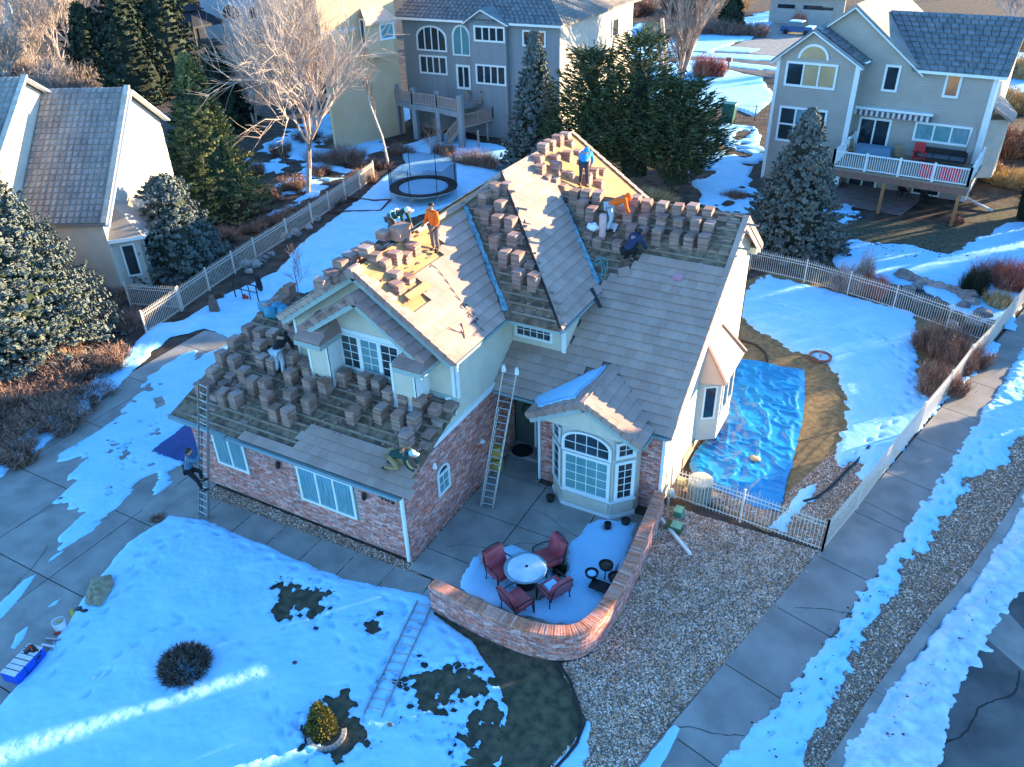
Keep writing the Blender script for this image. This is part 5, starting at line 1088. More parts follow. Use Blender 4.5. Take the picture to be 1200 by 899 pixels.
def shrub(x, y, r, h, m, label, seed=1, n=700, name='shrub', cat='shrub', w=.012, upright=.6, group=None, ry=None, leafy=0, z=0):
    rs = np.random.RandomState(seed); t = thing(name, label, cat, (x, y, z), group); ry = ry or r
    a = rs.rand(n)*6.283; q = np.sqrt(rs.rand(n)); lob = 1+.28*np.sin(a*3+seed)+.18*np.sin(a*5+seed*2.3); bx, by = .72*r*lob*q*np.cos(a), .72*ry*lob*q*np.sin(a)
    a2 = a+rs.randn(n)*.5; o = rs.rand(n)**.5; th = o*(1.25-upright); hh = h*(.30+.75*rs.rand(n))*np.cos(th*.75)*(1.12-.35*q*q)
    ex_, ey = bx+np.cos(a2)*np.sin(th)*r*.55*lob, by+np.sin(a2)*np.sin(th)*ry*.55*lob; B = np.stack([bx, by, np.zeros(n)], 1); E = np.stack([ex_, ey, hh], 1); M_ = (B+E)/2+np.stack([rs.randn(n)*.05, rs.randn(n)*.05, .12*h*np.ones(n)], 1)
    s = np.stack([-np.sin(a2+rs.rand(n)*3), np.cos(a2), np.zeros(n)], 1)*w
    V = np.stack([B-s, B+s, M_+s*.8, M_-s*.8, E], 1).reshape(-1, 3); b = np.arange(n)[:, None]*5; F1 = b+[0, 1, 2, 3]; F2 = b+[3, 2, 4]
    # side twigs
    k = 3; f = rs.rand(n, k); P = (B[:, None]*(1-f[..., None])+E[:, None]*f[..., None]).reshape(-1, 3)+np.array([0, 0, .06*h]); dd = np.stack([rs.randn(n*k), rs.randn(n*k), rs.rand(n*k)*1.3+.1], 1); dd /= np.linalg.norm(dd, axis=1)[:, None]
    l = h*(.14+.16*rs.rand(n*k))[:, None]; s2 = np.cross(dd, [.3, .5, .8]); s2 /= np.linalg.norm(s2, axis=1)[:, None]; s2 *= w*.8
    W = np.stack([P-s2, P+s2, P+dd*l], 1).reshape(-1, 3); b2 = np.arange(n*k)[:, None]*3+len(V); F3 = b2+[0, 1, 2]
    Vv = np.concatenate([V, W]); T = np.concatenate([F1[:, :3], F1[:, [0, 2, 3]], F2, F3]); T = T.astype(int)
    o_ = link('twigs', arr_mesh('twigs', Vv, T, m), t)
    part('stem', MB().tube((0, 0, 0), (0, 0, h*.3), .03, .015, 5), BARK, t, local=True)
    return t
def gp(px, py): p = G(px, py); return p.x, p.y
# --- conifers
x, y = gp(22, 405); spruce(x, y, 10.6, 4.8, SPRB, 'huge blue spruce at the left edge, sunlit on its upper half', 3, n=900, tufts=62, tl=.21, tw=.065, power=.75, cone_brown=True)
x, y = gp(217, 316); spruce(x, y, 5.6, 2.9, SPRB, 'dark round blue spruce beside the white bay of the left house', 5, n=380, tufts=42, tl=.20, tw=.06, power=.6)
x, y = gp(258, 248); spruce(x, y, 10.4, 3.5, SPRG, 'tall olive green fir behind the left fence with a sunlit top', 7, n=560, tufts=48, tl=.26, tw=.05, power=.85)
x, y = gp(628, 200); spruce(x, y, 10.0, 2.7, SPRB, 'tall narrow blue spruce in front of the blue-grey house', 9, n=460, tufts=34, tl=.24, tw=.075, power=.9)
x, y = gp(925, 288); spruce(x, y, 8.0, 3.1, SPRB, 'frosty blue spruce below the left gable of the grey house', 11, n=520, tufts=38, tl=.21, tw=.065, power=.85)
PINES = mat('pine_needles', (.02, .04, .015), .9, rnd=.5, scale=1.6, c2=(.09, .12, .045))
for i, (px, py, h, r) in enumerate(((690, 210, 8.6, 3.6), (742, 214, 9.6, 4.0), (793, 222, 7.0, 3.4))):
    x, y = gp(px, py); spruce(x, y, h, r, PINES, ['dense dark pine directly behind the highest ridge, with sunlit shoots', 'broad dark pine in the middle of the clump behind the house', 'lower spreading pine at the right of the clump by the snowy alley'][i], 13+i, n=300, tufts=34, tl=.50, tw=.045, droop=-.7, power=.55, inner=.22, name='pine_tree', cat='pine', group='dark pines behind the house')
for i, (px, py, h, r) in enumerate(((118, 105, 9, 3.2), (165, 118, 13, 4.0), (205, 95, 14, 4.0), (160, 62, 13, 4), (268, 150, 7, 2.6), (240, 185, 7, 2.4), (110, 60, 12, 3.5), (215, 30, 12, 4))):
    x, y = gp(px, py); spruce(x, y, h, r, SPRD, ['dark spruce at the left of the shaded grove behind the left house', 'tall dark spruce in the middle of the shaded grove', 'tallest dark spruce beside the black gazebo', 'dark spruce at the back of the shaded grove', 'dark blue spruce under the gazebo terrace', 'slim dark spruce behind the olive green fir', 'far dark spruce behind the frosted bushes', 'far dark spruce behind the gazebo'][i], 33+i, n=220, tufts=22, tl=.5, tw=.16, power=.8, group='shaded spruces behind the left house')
x, y = gp(410, 120); spruce(x, y, 9, 3.6, PINES, 'dark spreading pine in front of the yellow house wall', 51, n=260, tufts=24, tl=.5, tw=.13, droop=-.3, power=.45, name='pine_tree', cat='pine')
x, y = gp(856, 36); spruce(x, y, 7, 1.8, SPRD, 'small dark spruce on the far snowy verge', 52, n=120, tufts=16, tl=.5, tw=.2)
# --- bare trees
x, y = gp(362, 226); bare_tree(x, y, 18.5, 'large pale leafless ash tree behind the left fence', 2, m=TWIGP, trunk=.22, levels=5, spread=.60, multi=1, kids=(4, 5), maxn=30000, first=.30, ratio=(.68, .86), low=.2)
x, y = gp(456, 196); bare_tree(x, y, 8.2, 'slim white birch trunk beside the trampoline', 4, m=TWIGB, trunk=.11, levels=3, spread=.45, kids=(5, 6), low=.35, first=.90, ratio=(.14, .22), bm=mat('birch_bark', (.62, .60, .56), .8, c2=(.32, .29, .26), scale=5), cat='birch')
x, y = gp(505, 182); bare_tree(x, y, 3.2, 'small dark bare tree in the snow behind the trampoline', 6, m=TWIGB, trunk=.05, levels=4, spread=.7)
x, y = gp(785, 130); bare_tree(x, y, 17, 'tall bare grey cottonwood by the snowy alley', 8, m=TWIGP, trunk=.3, levels=5, spread=.36, multi=3, kids=(5, 6), maxn=7000)
x, y = gp(350, 345); bare_tree(x, y, 3.4, 'thin bare sapling in the snow behind the garage', 10, m=TWIGB, trunk=.03, levels=3, spread=.6)
for i, (px, py, h) in enumerate(((40, 95, 12), (85, 90, 15), (15, 110, 9), (150, 60, 14), (60, 60, 14), (330, 60, 12), (300, 150, 9), (20, 60, 13), (815, 30, 12), (1190, 60, 9), (1150, -5, 14), (725, 20, 12))):
    x, y = gp(px, py); bare_tree(x, y, h, ['frosted bare tree behind the left house roof', 'tallest frosted bare tree at the top left', 'short frosted bare tree at the left edge', 'bare tree shaded beside the dark grove', 'far frosted bare tree at the top left', 'bare tree in front of the blue house corner', 'thin bare tree below the gazebo terrace', 'far frosted tree at the left corner', 'far bare tree beyond the snowy street', 'bare tree right of the grey house', 'far bare tree behind the grey house roof', 'bare tree beyond the blue-grey house'][i], 60+i, m=TWIGP, trunk=.13, levels=4, spread=.5, multi=2, kids=(5, 6), group='frosted bare trees')
# --- shrubs
for i, (px, py, r, h, m, lab, n, ry) in enumerate(((1100, 412, 1.25, 1.25, TWIGB, 'brown twiggy hedge bush against the yard side of the pavement fence, uppermost of three', 1900, 1.25), (1122, 430, 1.15, 1.2, TWIGB, 'brown twiggy hedge bush, the middle one of three by the pavement fence', 1700, 1.2), (1098, 458, 1.0, 1.1, TWIGB, 'dark brown hedge bush, lowest of three by the pavement fence', 1700, 1.2),
        (990, 340, .9, 1.5, TWIGP, 'pale frosted shrub poking through the rear fence', 900, .9), (1022, 345, .9, 1.2, TWIGR, 'rusty red shrub behind the rear fence beside the pond', 800, .8), (1140, 345, .7, 1.5, SPRD, 'small dark juniper on the far side of the pond', 1200, .7), (1178, 335, 1.6, 1.5, TWIGR, 'reddish bare bushes at the right edge above the pond', 2000, 1.3), (1168, 360, .7, .9, STRAW, 'golden ornamental grass clump at the right fence corner', 900, .6),
        (828, 90, 2.1, 2.3, TWIGR, 'red-twigged bush in the far sunlit snow', 1300, 1.8), (1010, 335, .5, 2.2, TWIGP, 'tall thin pale grass stems behind the rear fence', 260, .5), (975, 245, .5, .5, TWIGR, 'low dark red shrub on the neighbour\'s bark bed', 500, .5), (860, 232, .9, .6, TWIGB, 'low brown shrub in the alley snow', 600, .8), (1180, 215, 2.2, 1.0, STRAW, 'straw coloured scrub right of the grey house', 1600, 1.6), (1120, 262, .5, .4, TWIGB, 'small dark heather clump below the grey house deck', 400, .5),
        (290, 250, 1.5, 1.1, TWIGB, 'brown brush behind the left fence', 1500, 1.2), (330, 262, 1.2, .9, TWIGB, 'low brush on the bark bank by the left fence', 1200, 1.2), (400, 190, 3.0, 1.2, TWIGB, 'wide tangled brush under the ash tree', 2600, 2.2), (560, 195, 2.4, 1.3, TWIGB, 'bare hedge in the snow behind the trampoline', 2200, 1.0), (520, 182, 1.2, 1.2, TWIGB, 'dark bare bush in front of the wooden stairs', 1000, .8), (30, 100, 5, 4.2, TWIGP, 'dense frosted thicket behind the left house', 2600, 4), (80, 112, 4.5, 3.8, TWIGP, 'frosted thicket beside the dark grove', 2200, 3.5), (18, 70, 5, 4, STRAW, 'straw coloured thicket at the left corner', 2000, 4), (830, 40, 5, 2.0, TWIGB, 'brown scrub along the far verge', 1800, 3), (880, 42, 3, 1.8, TWIGB, 'purple brown scrub by the far driveway', 1200, 2), (785, 35, 4, 2, TWIGB, 'brown scrub left of the far verge', 1400, 3), (935, 35, 1.0, 2.4, TWIGR, 'pinkish bush before the far garage', 500, 1), (470, 180, 1.2, .9, TWIGB, 'brush at the foot of the birch', 900, 1), (760, 232, 2.0, .7, STRAW, 'dry grass under the pines', 1200, 1.2))):
    x, y = gp(px, py); shrub(x, y, r, h, m, lab, 100+i, n=n, ry=ry, w=.012 if y < 40 else .03)
ORD = ['first', 'second', 'third', 'fourth', 'fifth', 'sixth', 'seventh', 'eighth', 'ninth', 'tenth', 'eleventh', 'twelfth', 'thirteenth', 'fourteenth', 'fifteenth', 'sixteenth', 'seventeenth', 'eighteenth']
rr = random.Random(77)
for i, (px, py) in enumerate([(310, 232), (345, 222), (375, 205), (395, 170), (420, 160), (440, 150), (300, 205), (330, 180), (360, 165), (385, 240), (425, 214), (440, 196), (300, 270), (350, 252), (275, 235), (260, 285), (90, 440), (60, 500), (20, 540), (130, 430), (100, 470), (5, 480), (45, 450)]):
    x, y = gp(px, py); shrub(x, y, rr.uniform(.9, 1.8), rr.uniform(.5, 1.2), TWIGB, [f'tangled winter brush clump behind the left fence, {(ORD*2)[i]} of sixteen', f'low brown ground brush under the big blue spruce, {(ORD*2)[i-16]} of seven'][i > 15], 700+i, n=700, w=.02, upright=.45, group=['winter brush behind the left fence', 'brush under the big blue spruce'][i > 15])
for i, (px, py, r) in enumerate([(700, 30, 4), (740, 18, 4), (770, 45, 3), (60, 30, 7), (100, 20, 7), (150, 8, 7), (30, 12, 7), (800, 12, 4), (845, 12, 4), (1170, 130, 3), (1190, 180, 2.4), (1185, 90, 3), (1150, 205, 1.5)]):
    x, y = gp(px, py); shrub(x, y, r, r*.7, [TWIGP, TWIGB, STRAW][i % 3] if i < 9 else [TWIGB, STRAW][i % 2], [f'frosted thicket far behind the houses, {ORD[i]} of nine', f'winter scrub on the bank right of the grey house, {ORD[i-9]} of four'][i >= 9], 740+i, n=1500, w=.05, group=['frosted thickets far behind the houses', 'scrub right of the grey house'][i >= 9])
ORD = ['first', 'second', 'third', 'fourth', 'fifth', 'sixth', 'seventh', 'eighth', 'ninth', 'tenth', 'eleventh', 'twelfth', 'thirteenth', 'fourteenth', 'fifteenth', 'sixteenth', 'seventeenth', 'eighteenth']
# evergreens in the front snow
def bush(px, py, r, h, m, label, seed, n=2600, name='bush', k=.10, kw=.035, squash=1.0, point=False):
    rs = np.random.RandomState(seed); x, y = gp(px, py); t = thing(name, label, 'bush', (x, y, .03))
    u = rs.rand(n); v = rs.rand(n)*6.283; ph = np.arccos(1-u); rad = (.55+.5*rs.rand(n)**.5)
    zf = np.cos(ph); X = r*np.sin(ph)**(.8 if not point else 1)*np.cos(v)*rad; Y = r*np.sin(ph)*np.sin(v)*rad*squash; Z = h*zf*rad
    if point: X *= (1-.45*zf); Y *= (1-.45*zf)
    C = np.stack([X, Y, Z], 1); D = np.stack([X/r+rs.randn(n)*.4, Y/r+rs.randn(n)*.4, zf+rs.rand(n)*.6], 1); D /= np.linalg.norm(D, axis=1)[:, None]; S = np.cross(D, rs.randn(n, 3)); S /= np.linalg.norm(S, axis=1)[:, None]
    V = np.stack([C-S*kw, C+S*kw, C+D*k*(.6+.8*rs.rand(n))[:, None]], 1).reshape(-1, 3); F = np.arange(3*n).reshape(-1, 3)
    link('foliage', arr_mesh('foliage', V, F, m), t); part('stem', MB().tube((0, 0, 0), (0, 0, h*.5), .04, .02, 5), BARK, t, local=True)
    return t
bush(219, 786, .66, .62, mat('dark_juniper', (.07, .055, .045), .9, rnd=.5, c2=(.15, .12, .10)), 'dark round juniper in the snow above the sunlit strip', 1, n=3000, k=.20, kw=.02)
bush(378, 855, .38, 1.02, mat('golden_evergreen', (.12, .12, .02), .9, rnd=.35, c2=(.24, .20, .04)), 'small golden conical evergreen in a ring of bare turf', 2, n=3400, point=True, k=.08)
rg = MB(); P = G(383, 861, .03)
for i in range(14):
    a0, a1 = PI*1.25+PI*i/14, PI*1.25+PI*(i+.9)/14; q = [P+Vector((r_*math.cos(a), r_*math.sin(a), 0)) for r_, a in ((.40, a0), (.40, a1), (.52, a1), (.52, a0))]; rg.hexa(q, [v+Vector((0, 0, .09)) for v in q])
single('edging_ring', rg, CONC, 'curved grey concrete edging round the golden evergreen', 'edging')
# brown stone in the snow by the ladder, rocks, leaves
def rock(px, py, r, label, group, seed, m=ROCK, z=0, h=.7, name='rock'):
    P = G(px, py, z); return single(name, MB().blob(P+Vector((0, 0, r*h*.5)), r, r*.8, r*h, .25, seed=seed), m, label, 'rock', group, base=P)
rock(457, 851, .09, 'small brown rock at the foot of the lying ladder', None, 1, z=.1, m=mat('brown_rock', (.26, .16, .09), .9))
rock(346, 778, .09, 'small dark red stone alone in the front snow', None, 2, z=.1, m=mat('red_rock', (.12, .05, .05), .9))
for i, (px, py, r) in enumerate(((335, 280, .42), (347, 275, .38), (309, 305, .35), (300, 312, .4), (362, 268, .3), (318, 300, .3), (292, 320, .28), (372, 258, .28), (288, 312, .4))):
    rock(px, py, r, f'grey landscape boulder at the left fence, {ORD[i]} placed of nine', 'boulders along the left fence', 20+i)
pond = struct('pond', MB().poly([(x, y, .03) for x, y in G2([(1068, 336), (1085, 333), (1110, 338), (1135, 348), (1138, 358), (1112, 358), (1085, 350), (1070, 343)])]), mat('pond_water', (.02, .04, .06), .08, spec=.8))
for i, (px, py, r) in enumerate(((1058, 326, .5), (1068, 330, .45), (1074, 338, .3), (1080, 334, .4), (1090, 336, .35), (1100, 338, .4), (1112, 341, .35), (1122, 345, .4), (1133, 350, .5), (1138, 357, .4), (1065, 342, .35), (1128, 361, .35), (1098, 352, .2), (1150, 372, .5), (1140, 380, .4), (1165, 385, .4), (1075, 354, .3), (1115, 384, .35))):
    rock(px, py, r, f'rounded boulder by the neighbour\'s frozen pond, {ORD[i]} going round it', 'boulders round the pond', 40+i)
# leaf litter, footprints and clods scattered on the snow (too many and small to count)
rs = np.random.RandomState(4); cl = MB()
def litter(poly, n, z, s0=.02, s1=.05):
    q = G2(poly); P = np.array(q); a, b = P.min(0), P.max(0); k = 0
    while k < n:
        c = rs.rand(2)*(b-a)+a
        if inside(c[0], c[1], q): r = s0+(s1-s0)*rs.rand()**2; cl.blob((c[0], c[1], z), r, r*.7, r*.4, .3, n=5, m=3, seed=k); k += 1
litter([(430, 760), (590, 780), (590, 880), (440, 880)], 90, .12); litter([(300, 660), (400, 680), (420, 730), (300, 720)], 60, .12); litter([(840, 899), (1000, 700), (1060, 690), (940, 899)], 60, .15); litter([(330, 800), (430, 800), (440, 890), (330, 890)], 40, .11); litter([(985, 285), (1100, 290), (1180, 300), (1100, 305), (1000, 300)], 60, .13, .03, .09); litter([(1040, 899), (1200, 640), (1150, 700), (1000, 899)], 60, .2, .02, .05)
o = part('leaf_litter', cl, SOIL, None); o['kind'] = 'stuff'; tag(o, 'dark leaves and clods scattered over the melting snow', 'leaf litter')
# broad brown shrub bed along the left edge, between the big spruce and the snow strip
rr = random.Random(88)
for i in range(14):
    px = -15+i*12.5+rr.uniform(-6, 6); lo = 530-px*.74; py = rr.uniform(lo-85, lo-16)
    x, y = gp(px, py); shrub(x, y, rr.uniform(1.0, 1.5), rr.uniform(.45, .75), TWIGB, f'low brown heath-like shrub in the bed at the left edge, {ORD[i]} of fourteen', 800+i, n=1300, w=.012, upright=.35, group='brown shrub bed at the left edge')
# ================================================================ NEIGHBOURING HOUSES
class Fac:
    """a facade plane: origin, direction along the wall; photo points give positions on it"""
    def __init__(s, O, ang): s.O = Vector((O[0], O[1], 0)); s.u = Vector((math.cos(ang), math.sin(ang), 0)); s.n = Vector((math.sin(ang), -math.cos(ang), 0))
    def az(s, px, py, off=0): P = OP((px, py), s.O+s.n*off, s.n); return (P-s.O).dot(s.u), P.z
    def P(s, a, z, off=0): return s.O+s.u*a+s.n*off+Vector((0, 0, z))
    def slab(s, az, o0, o1): return MB().hexa([s.P(a, z, o1) for a, z in az], [s.P(a, z, o0) for a, z in az])
    def rect(s, pts, off=0):
        """average rectangle of four photo corners: tl, tr, br, bl"""
        q = [s.az(x, y, off) for x, y in pts]; return (q[0][0]+q[3][0])/2, (q[1][0]+q[2][0])/2, (q[2][1]+q[3][1])/2, (q[0][1]+q[1][1])/2
    def win(s, pts, parent, off=0, cols=1, rows=1, glass=GLASS, grid=(0, 0), fw=.14, label=None, fr=TRIM, mull=.1):
        a0, a1, z0, z1 = s.rect(pts, off); return window(s.P(a0, z0, off+.005), s.u, s.n, a1-a0, z1-z0, cols=cols, rows=rows, glass=glass, grid=grid, fw=fw, parent=parent, label=label, fr=fr, mull=mull, depth=.08)
def roofslab(parent, P, m, th=.18, name='roof'):
    P = [Vector(p) for p in P]; return part(name, MB().hexa([p-Vector((0, 0, th)) for p in P], P), m, parent)
def tilelines(parent, A, B, C, D, m, ex=.38, w=.45, th=.05, name='tile', seed=0, barrel=False):
    """courses of joined tiles on quad A-B eave, D-C ridge (pieces real, too small to pick apart)"""
    A, B, C, D = [Vector(p) for p in (A, B, C, D)]; n = (B-A).cross(D-A).normalized(); H_ = ((D-A).length+(C-B).length)/2; k = int(H_/ex); mb = MB(); rr = random.Random(seed)
    for i in range(k):
        a, b = A.lerp(D, i/k), B.lerp(C, i/k); c, d = B.lerp(C, min(1, (i+1.08)/k)), A.lerp(D, min(1, (i+1.08)/k)); m_ = max(1, int((b-a).length/w))
        for j in range(m_):
            f0, f1 = j/m_+.004, (j+1)/m_-.004; e = rr.uniform(0, .008); p0, p1, p2, p3 = a.lerp(b, f0), a.lerp(b, f1), d.lerp(c, f1), d.lerp(c, f0); hh = n*(th+.035+e); h2 = n*(th*.4)
            if barrel: q0, q1, q2, q3 = p0.lerp(p1, .28), p0.lerp(p1, .72), p3.lerp(p2, .72), p3.lerp(p2, .28); mb.poly([p0+n*.01, q0+hh, q3+h2, p3+n*.0]); mb.poly([q0+hh, q1+hh, q2+h2, q3+h2]); mb.poly([q1+hh, p1+n*.01, p2, q2+h2]); mb.poly([p0, p1, p1+n*.01, q1+hh, q0+hh, p0+n*.01])
            else: mb.poly([p0+hh, p1+hh, p2+h2, p3+h2]); mb.poly([p0, p1, p1+hh, p0+hh])
    return part(name, mb, m, parent, stuff=True)
# ---------------------------------------------------------------- grey house, upper right
GH = thing('grey_house', 'large grey lap-sided house with white trim, striped awning and raised deck at upper right', 'house', (0.8, 44.3, 0))
F = Fac((0.8, 44.3), math.radians(-6)); M_ = -1.6          # main wall sits 1.6 m behind the left wing
Wl, Wr = F.az(893, 200)[0], F.az(999, 120)[0]
eL = F.az(903, 62); eR = F.az(1003, 73); ap = F.az(957, 32)
ze = (eL[1]+eR[1])/2
part('wing_wall', F.slab([(Wl, 0), (Wr, 0), (Wr, ze), (ap[0], ap[1]-.25), (Wl, ze)], 0, -.2), GREYS, GH)
part('wing_side', MB().hexa([F.P(Wr-.2, 0, -.2), F.P(Wr, 0, -.2), F.P(Wr, 0, M_), F.P(Wr-.2, 0, M_)], [F.P(Wr-.2, ze, -.2), F.P(Wr, ze, -.2), F.P(Wr, ze, M_), F.P(Wr-.2, ze, M_)]), GREYS, GH)
part('wing_side', MB().hexa([F.P(Wl, 0, -.2), F.P(Wl+.2, 0, -.2), F.P(Wl+.2, 0, -9), F.P(Wl, 0, -9)], [F.P(Wl, ze, -.2), F.P(Wl+.2, ze, -.2), F.P(Wl+.2, ze, -9), F.P(Wl, ze, -9)]), GREYS, GH)
mR = F.az(1173, 86, M_); mA = F.az(1006, 4, M_); mE = F.az(1080, 74, M_); mrt = F.az(1047, 13, M_-4)
zE = mR[1]; mL0 = 2*mA[0]-mE[0]
part('main_wall', F.slab([(mL0, 0), (mR[0], 0), (mR[0], zE), (mE[0], zE), (mA[0], mA[1]-.25), (mL0, zE)], M_, M_-.2), GREYS, GH)
part('side_wall', MB().hexa([F.P(mR[0]-.2, 0, M_-.2), F.P(mR[0], 0, M_-.2), F.P(mR[0], 0, M_-9), F.P(mR[0]-.2, 0, M_-9)], [F.P(mR[0]-.2, zE, M_-.2), F.P(mR[0], zE, M_-.2), F.P(mR[0], zE, M_-9), F.P(mR[0]-.2, zE, M_-9)]), WHITEW, GH)
e_ = .35
def gable_roof(apx, el, er, zev, zap, f0, f1, m, parent, ml=None):
    k = (zap-zev)/(er-apx); z_ = zev-k*e_
    R_ = roofslab(parent, [F.P(apx, zap, f0), F.P(er+e_, z_, f0), F.P(er+e_, z_, f1), F.P(apx, zap, f1)], m); k2 = (zap-zev)/(apx-el)
    L_ = roofslab(parent, [F.P(apx, zap, f0), F.P(apx, zap, f1), F.P(el-e_, zev-k2*e_, f1), F.P(el-e_, zev-k2*e_, f0)], m)
    part('barge_board', MB().bar(F.P(apx, zap-.22, f0+.03), F.P(er+e_, z_-.22, f0+.03), .06, .28, up=F.n).bar(F.P(apx, zap-.22, f0+.035), F.P(el-e_, zev-k2*e_-.22, f0+.035), .06, .28, up=F.n), TRIM, parent)
    return z_
z1 = gable_roof(ap[0], Wl, Wr, ze, ap[1], .35, -7, SLATE, GH)
tilelines(GH, F.P(Wr+e_, z1, .35), F.P(Wr+e_, z1, M_), F.P(ap[0], ap[1], M_), F.P(ap[0], ap[1], .35), SLATE)
z2 = gable_roof(mA[0], mL0, mE[0], zE, mA[1], M_+.35, M_-11, CTILE, GH)
rz_ = mrt[1]; aR = mR[0]+.5
roofslab(GH, [F.P(mE[0]-.3, zE-.1, M_+.45), F.P(aR, zE-.1, M_+.45), F.P(aR, rz_, M_-4.2), F.P(mrt[0]-.2, rz_, M_-4.2)], SLATE)
roofslab(GH, [F.P(mrt[0]-.2, rz_, M_-4.2), F.P(aR, rz_, M_-4.2), F.P(aR, zE, M_-9), F.P(mrt[0]-.2, zE, M_-9)], SLATE)
tilelines(GH, F.P(mE[0]-.3, zE-.1, M_+.45), F.P(aR, zE-.1, M_+.45), F.P(aR, rz_, M_-4.2), F.P(mrt[0]-.2, rz_, M_-4.2), SLATE, ex=.5, th=.08)
part('gutter', MB().bar(F.P(mE[0], zE-.2, M_+.5), F.P(aR, zE-.2, M_+.5), .14, .16), TRIM, GH)
part('corner_board', F.slab([(Wr-.2, 0), (Wr+.02, 0), (Wr+.02, ze-.1), (Wr-.2, ze-.1)], .05, .003), TRIM, GH); part('corner_board', F.slab([(Wl-.02, 0), (Wl+.2, 0), (Wl+.2, ze-.1), (Wl-.02, ze-.1)], .05, .003), TRIM, GH)
part('corner_board', F.slab([(mR[0]-.26, 0), (mR[0]+.04, 0), (mR[0]+.04, zE-.25), (mR[0]-.26, zE-.25)], M_+.05, M_+.003), TRIM, GH)
part('downspout', MB().bar(F.P(Wr+.08, .3, .1), F.P(Wr+.08, ze-.2, .1), .1).bar(F.P(Wr+.08, ze-.2, .1), F.P(Wr+.55, ze+.0, -.3), .1), TRIM, GH)
part('downspout', MB().bar(F.P(mR[0]+.1, .3, M_+.1), F.P(mR[0]+.1, zE-.4, M_+.1), .1).bar(F.P(mR[0]+.1, .3, M_+.1), F.P(mR[0]+1.8, .1, M_+1.2), .12), TRIM, GH)
WARM = mat('lit_window', (.42, .33, .18), .25, scale=.6, c2=(.30, .24, .14), spec=.8)  # warm light put into the glass colour, no emission
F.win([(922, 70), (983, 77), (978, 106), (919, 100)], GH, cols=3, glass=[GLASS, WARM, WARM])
a0, a1, zb, zt_ = F.rect([(939, 55), (970, 58), (970, 70), (939, 68)]); ca = (a0+a1)/2; R_ = (a1-a0)/2; q = [F.P(ca-R_*math.cos(PI*i/10), zb+R_*1.05*math.sin(PI*i/10)*.85, .03) for i in range(11)]
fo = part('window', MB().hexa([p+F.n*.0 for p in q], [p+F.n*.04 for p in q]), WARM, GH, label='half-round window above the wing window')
fm = MB(); qo = [F.P(ca-(R_+.16)*math.cos(PI*i/10), zb-.05+(R_*.9+.2)*math.sin(PI*i/10), .03) for i in range(11)]
for i in range(10): fm.hexa([q[i], q[i+1], qo[i+1], qo[i]], [p+F.n*.08 for p in (q[i], q[i+1], qo[i+1], qo[i])])
part('frame', fm, TRIM, fo)
F.win([(914, 123), (972, 130), (962, 172), (909, 163)], GH, cols=3, rows=2, glass=[GLASS, GLASSC, GLASS])
F.win([(1038, 75), (1057, 77), (1051, 108), (1033, 107)], GH, off=M_); F.win([(1112, 80), (1131, 83), (1122, 116), (1103, 113)], GH, off=M_)
F.win([(1007, 136), (1045, 140), (1039, 178), (1002, 174)], GH, off=M_, cols=2); F.win([(1073, 142), (1140, 149), (1136, 172), (1069, 165)], GH, off=M_, cols=3, glass=[GLASSC, GLASSL, GLASSC])
F.win([(994, 205), (1028, 209), (1025, 230), (990, 226)], GH, off=M_, cols=2); F.win([(1070, 215), (1102, 222), (1100, 231), (1068, 226)], GH, off=M_, cols=2, fw=.1)
# striped awning
aw = MB(); al, ar = F.az(998, 124, M_), F.az(1094, 137, M_); zc = (al[1]+ar[1])/2
AWN = part('awning', MB().bar(F.P(al[0], zc+.1, M_+.25), F.P(ar[0], zc+.1, M_+.25), .4, .14, up=Vector((0, 0, 1))), TRIM, GH)
ns = 30
NAVY = mat('navy_stripe', (.06, .08, .13), .8); SAND = mat('sand_stripe', (.60, .52, .44), .8)
for i in range(ns):
    a = al[0]+(ar[0]-al[0])*i/ns; b = al[0]+(ar[0]-al[0])*(i+1)/ns; part('awning_stripe', MB().hexa([F.P(a, zc-.33, M_+.50), F.P(b, zc-.33, M_+.50), F.P(b, zc+.0, M_+.46), F.P(a, zc+.0, M_+.46)], [F.P(a, zc-.33, M_+.52), F.P(b, zc-.33, M_+.52), F.P(b, zc+.0, M_+.48), F.P(a, zc+.0, M_+.48)]), NAVY if i % 2 else SAND, AWN)
# deck: floor, beam, posts, rail
dz = F.az(1021, 176, M_)[1]; DO = min((abs(F.az(1055, 208, .1*k)[1]-dz), .1*k) for k in range(-10, 60))[1]; dl = F.az(973, 196, DO); dR = F.az(1134, 224, DO)
DA0, DA1 = dl[0], dR[0]
DK = part('deck_floor', MB().hexa([F.P(DA0, dz-.12, M_), F.P(DA1, dz-.12, M_), F.P(DA1, dz-.12, DO), F.P(DA0, dz-.12, DO)][::-1], [F.P(DA0, dz, M_), F.P(DA1, dz, M_), F.P(DA1, dz, DO), F.P(DA0, dz, DO)][::-1]), BATT, GH)
part('deck_beam', F.slab([(DA0, dz-.55), (DA1, dz-.55), (DA1, dz-.13), (DA0, dz-.13)], DO-.05, DO-.2), mat('brown_beam', (.24, .13, .10), .8), GH)
for a in ((.42*DA1+.58*DA0), DA1-.4): part('deck_post', MB().bar(F.P(a, 0, DO-.15), F.P(a, dz-.5, DO-.15), .2), mat('orange_post', (.38, .17, .07), .8), GH)
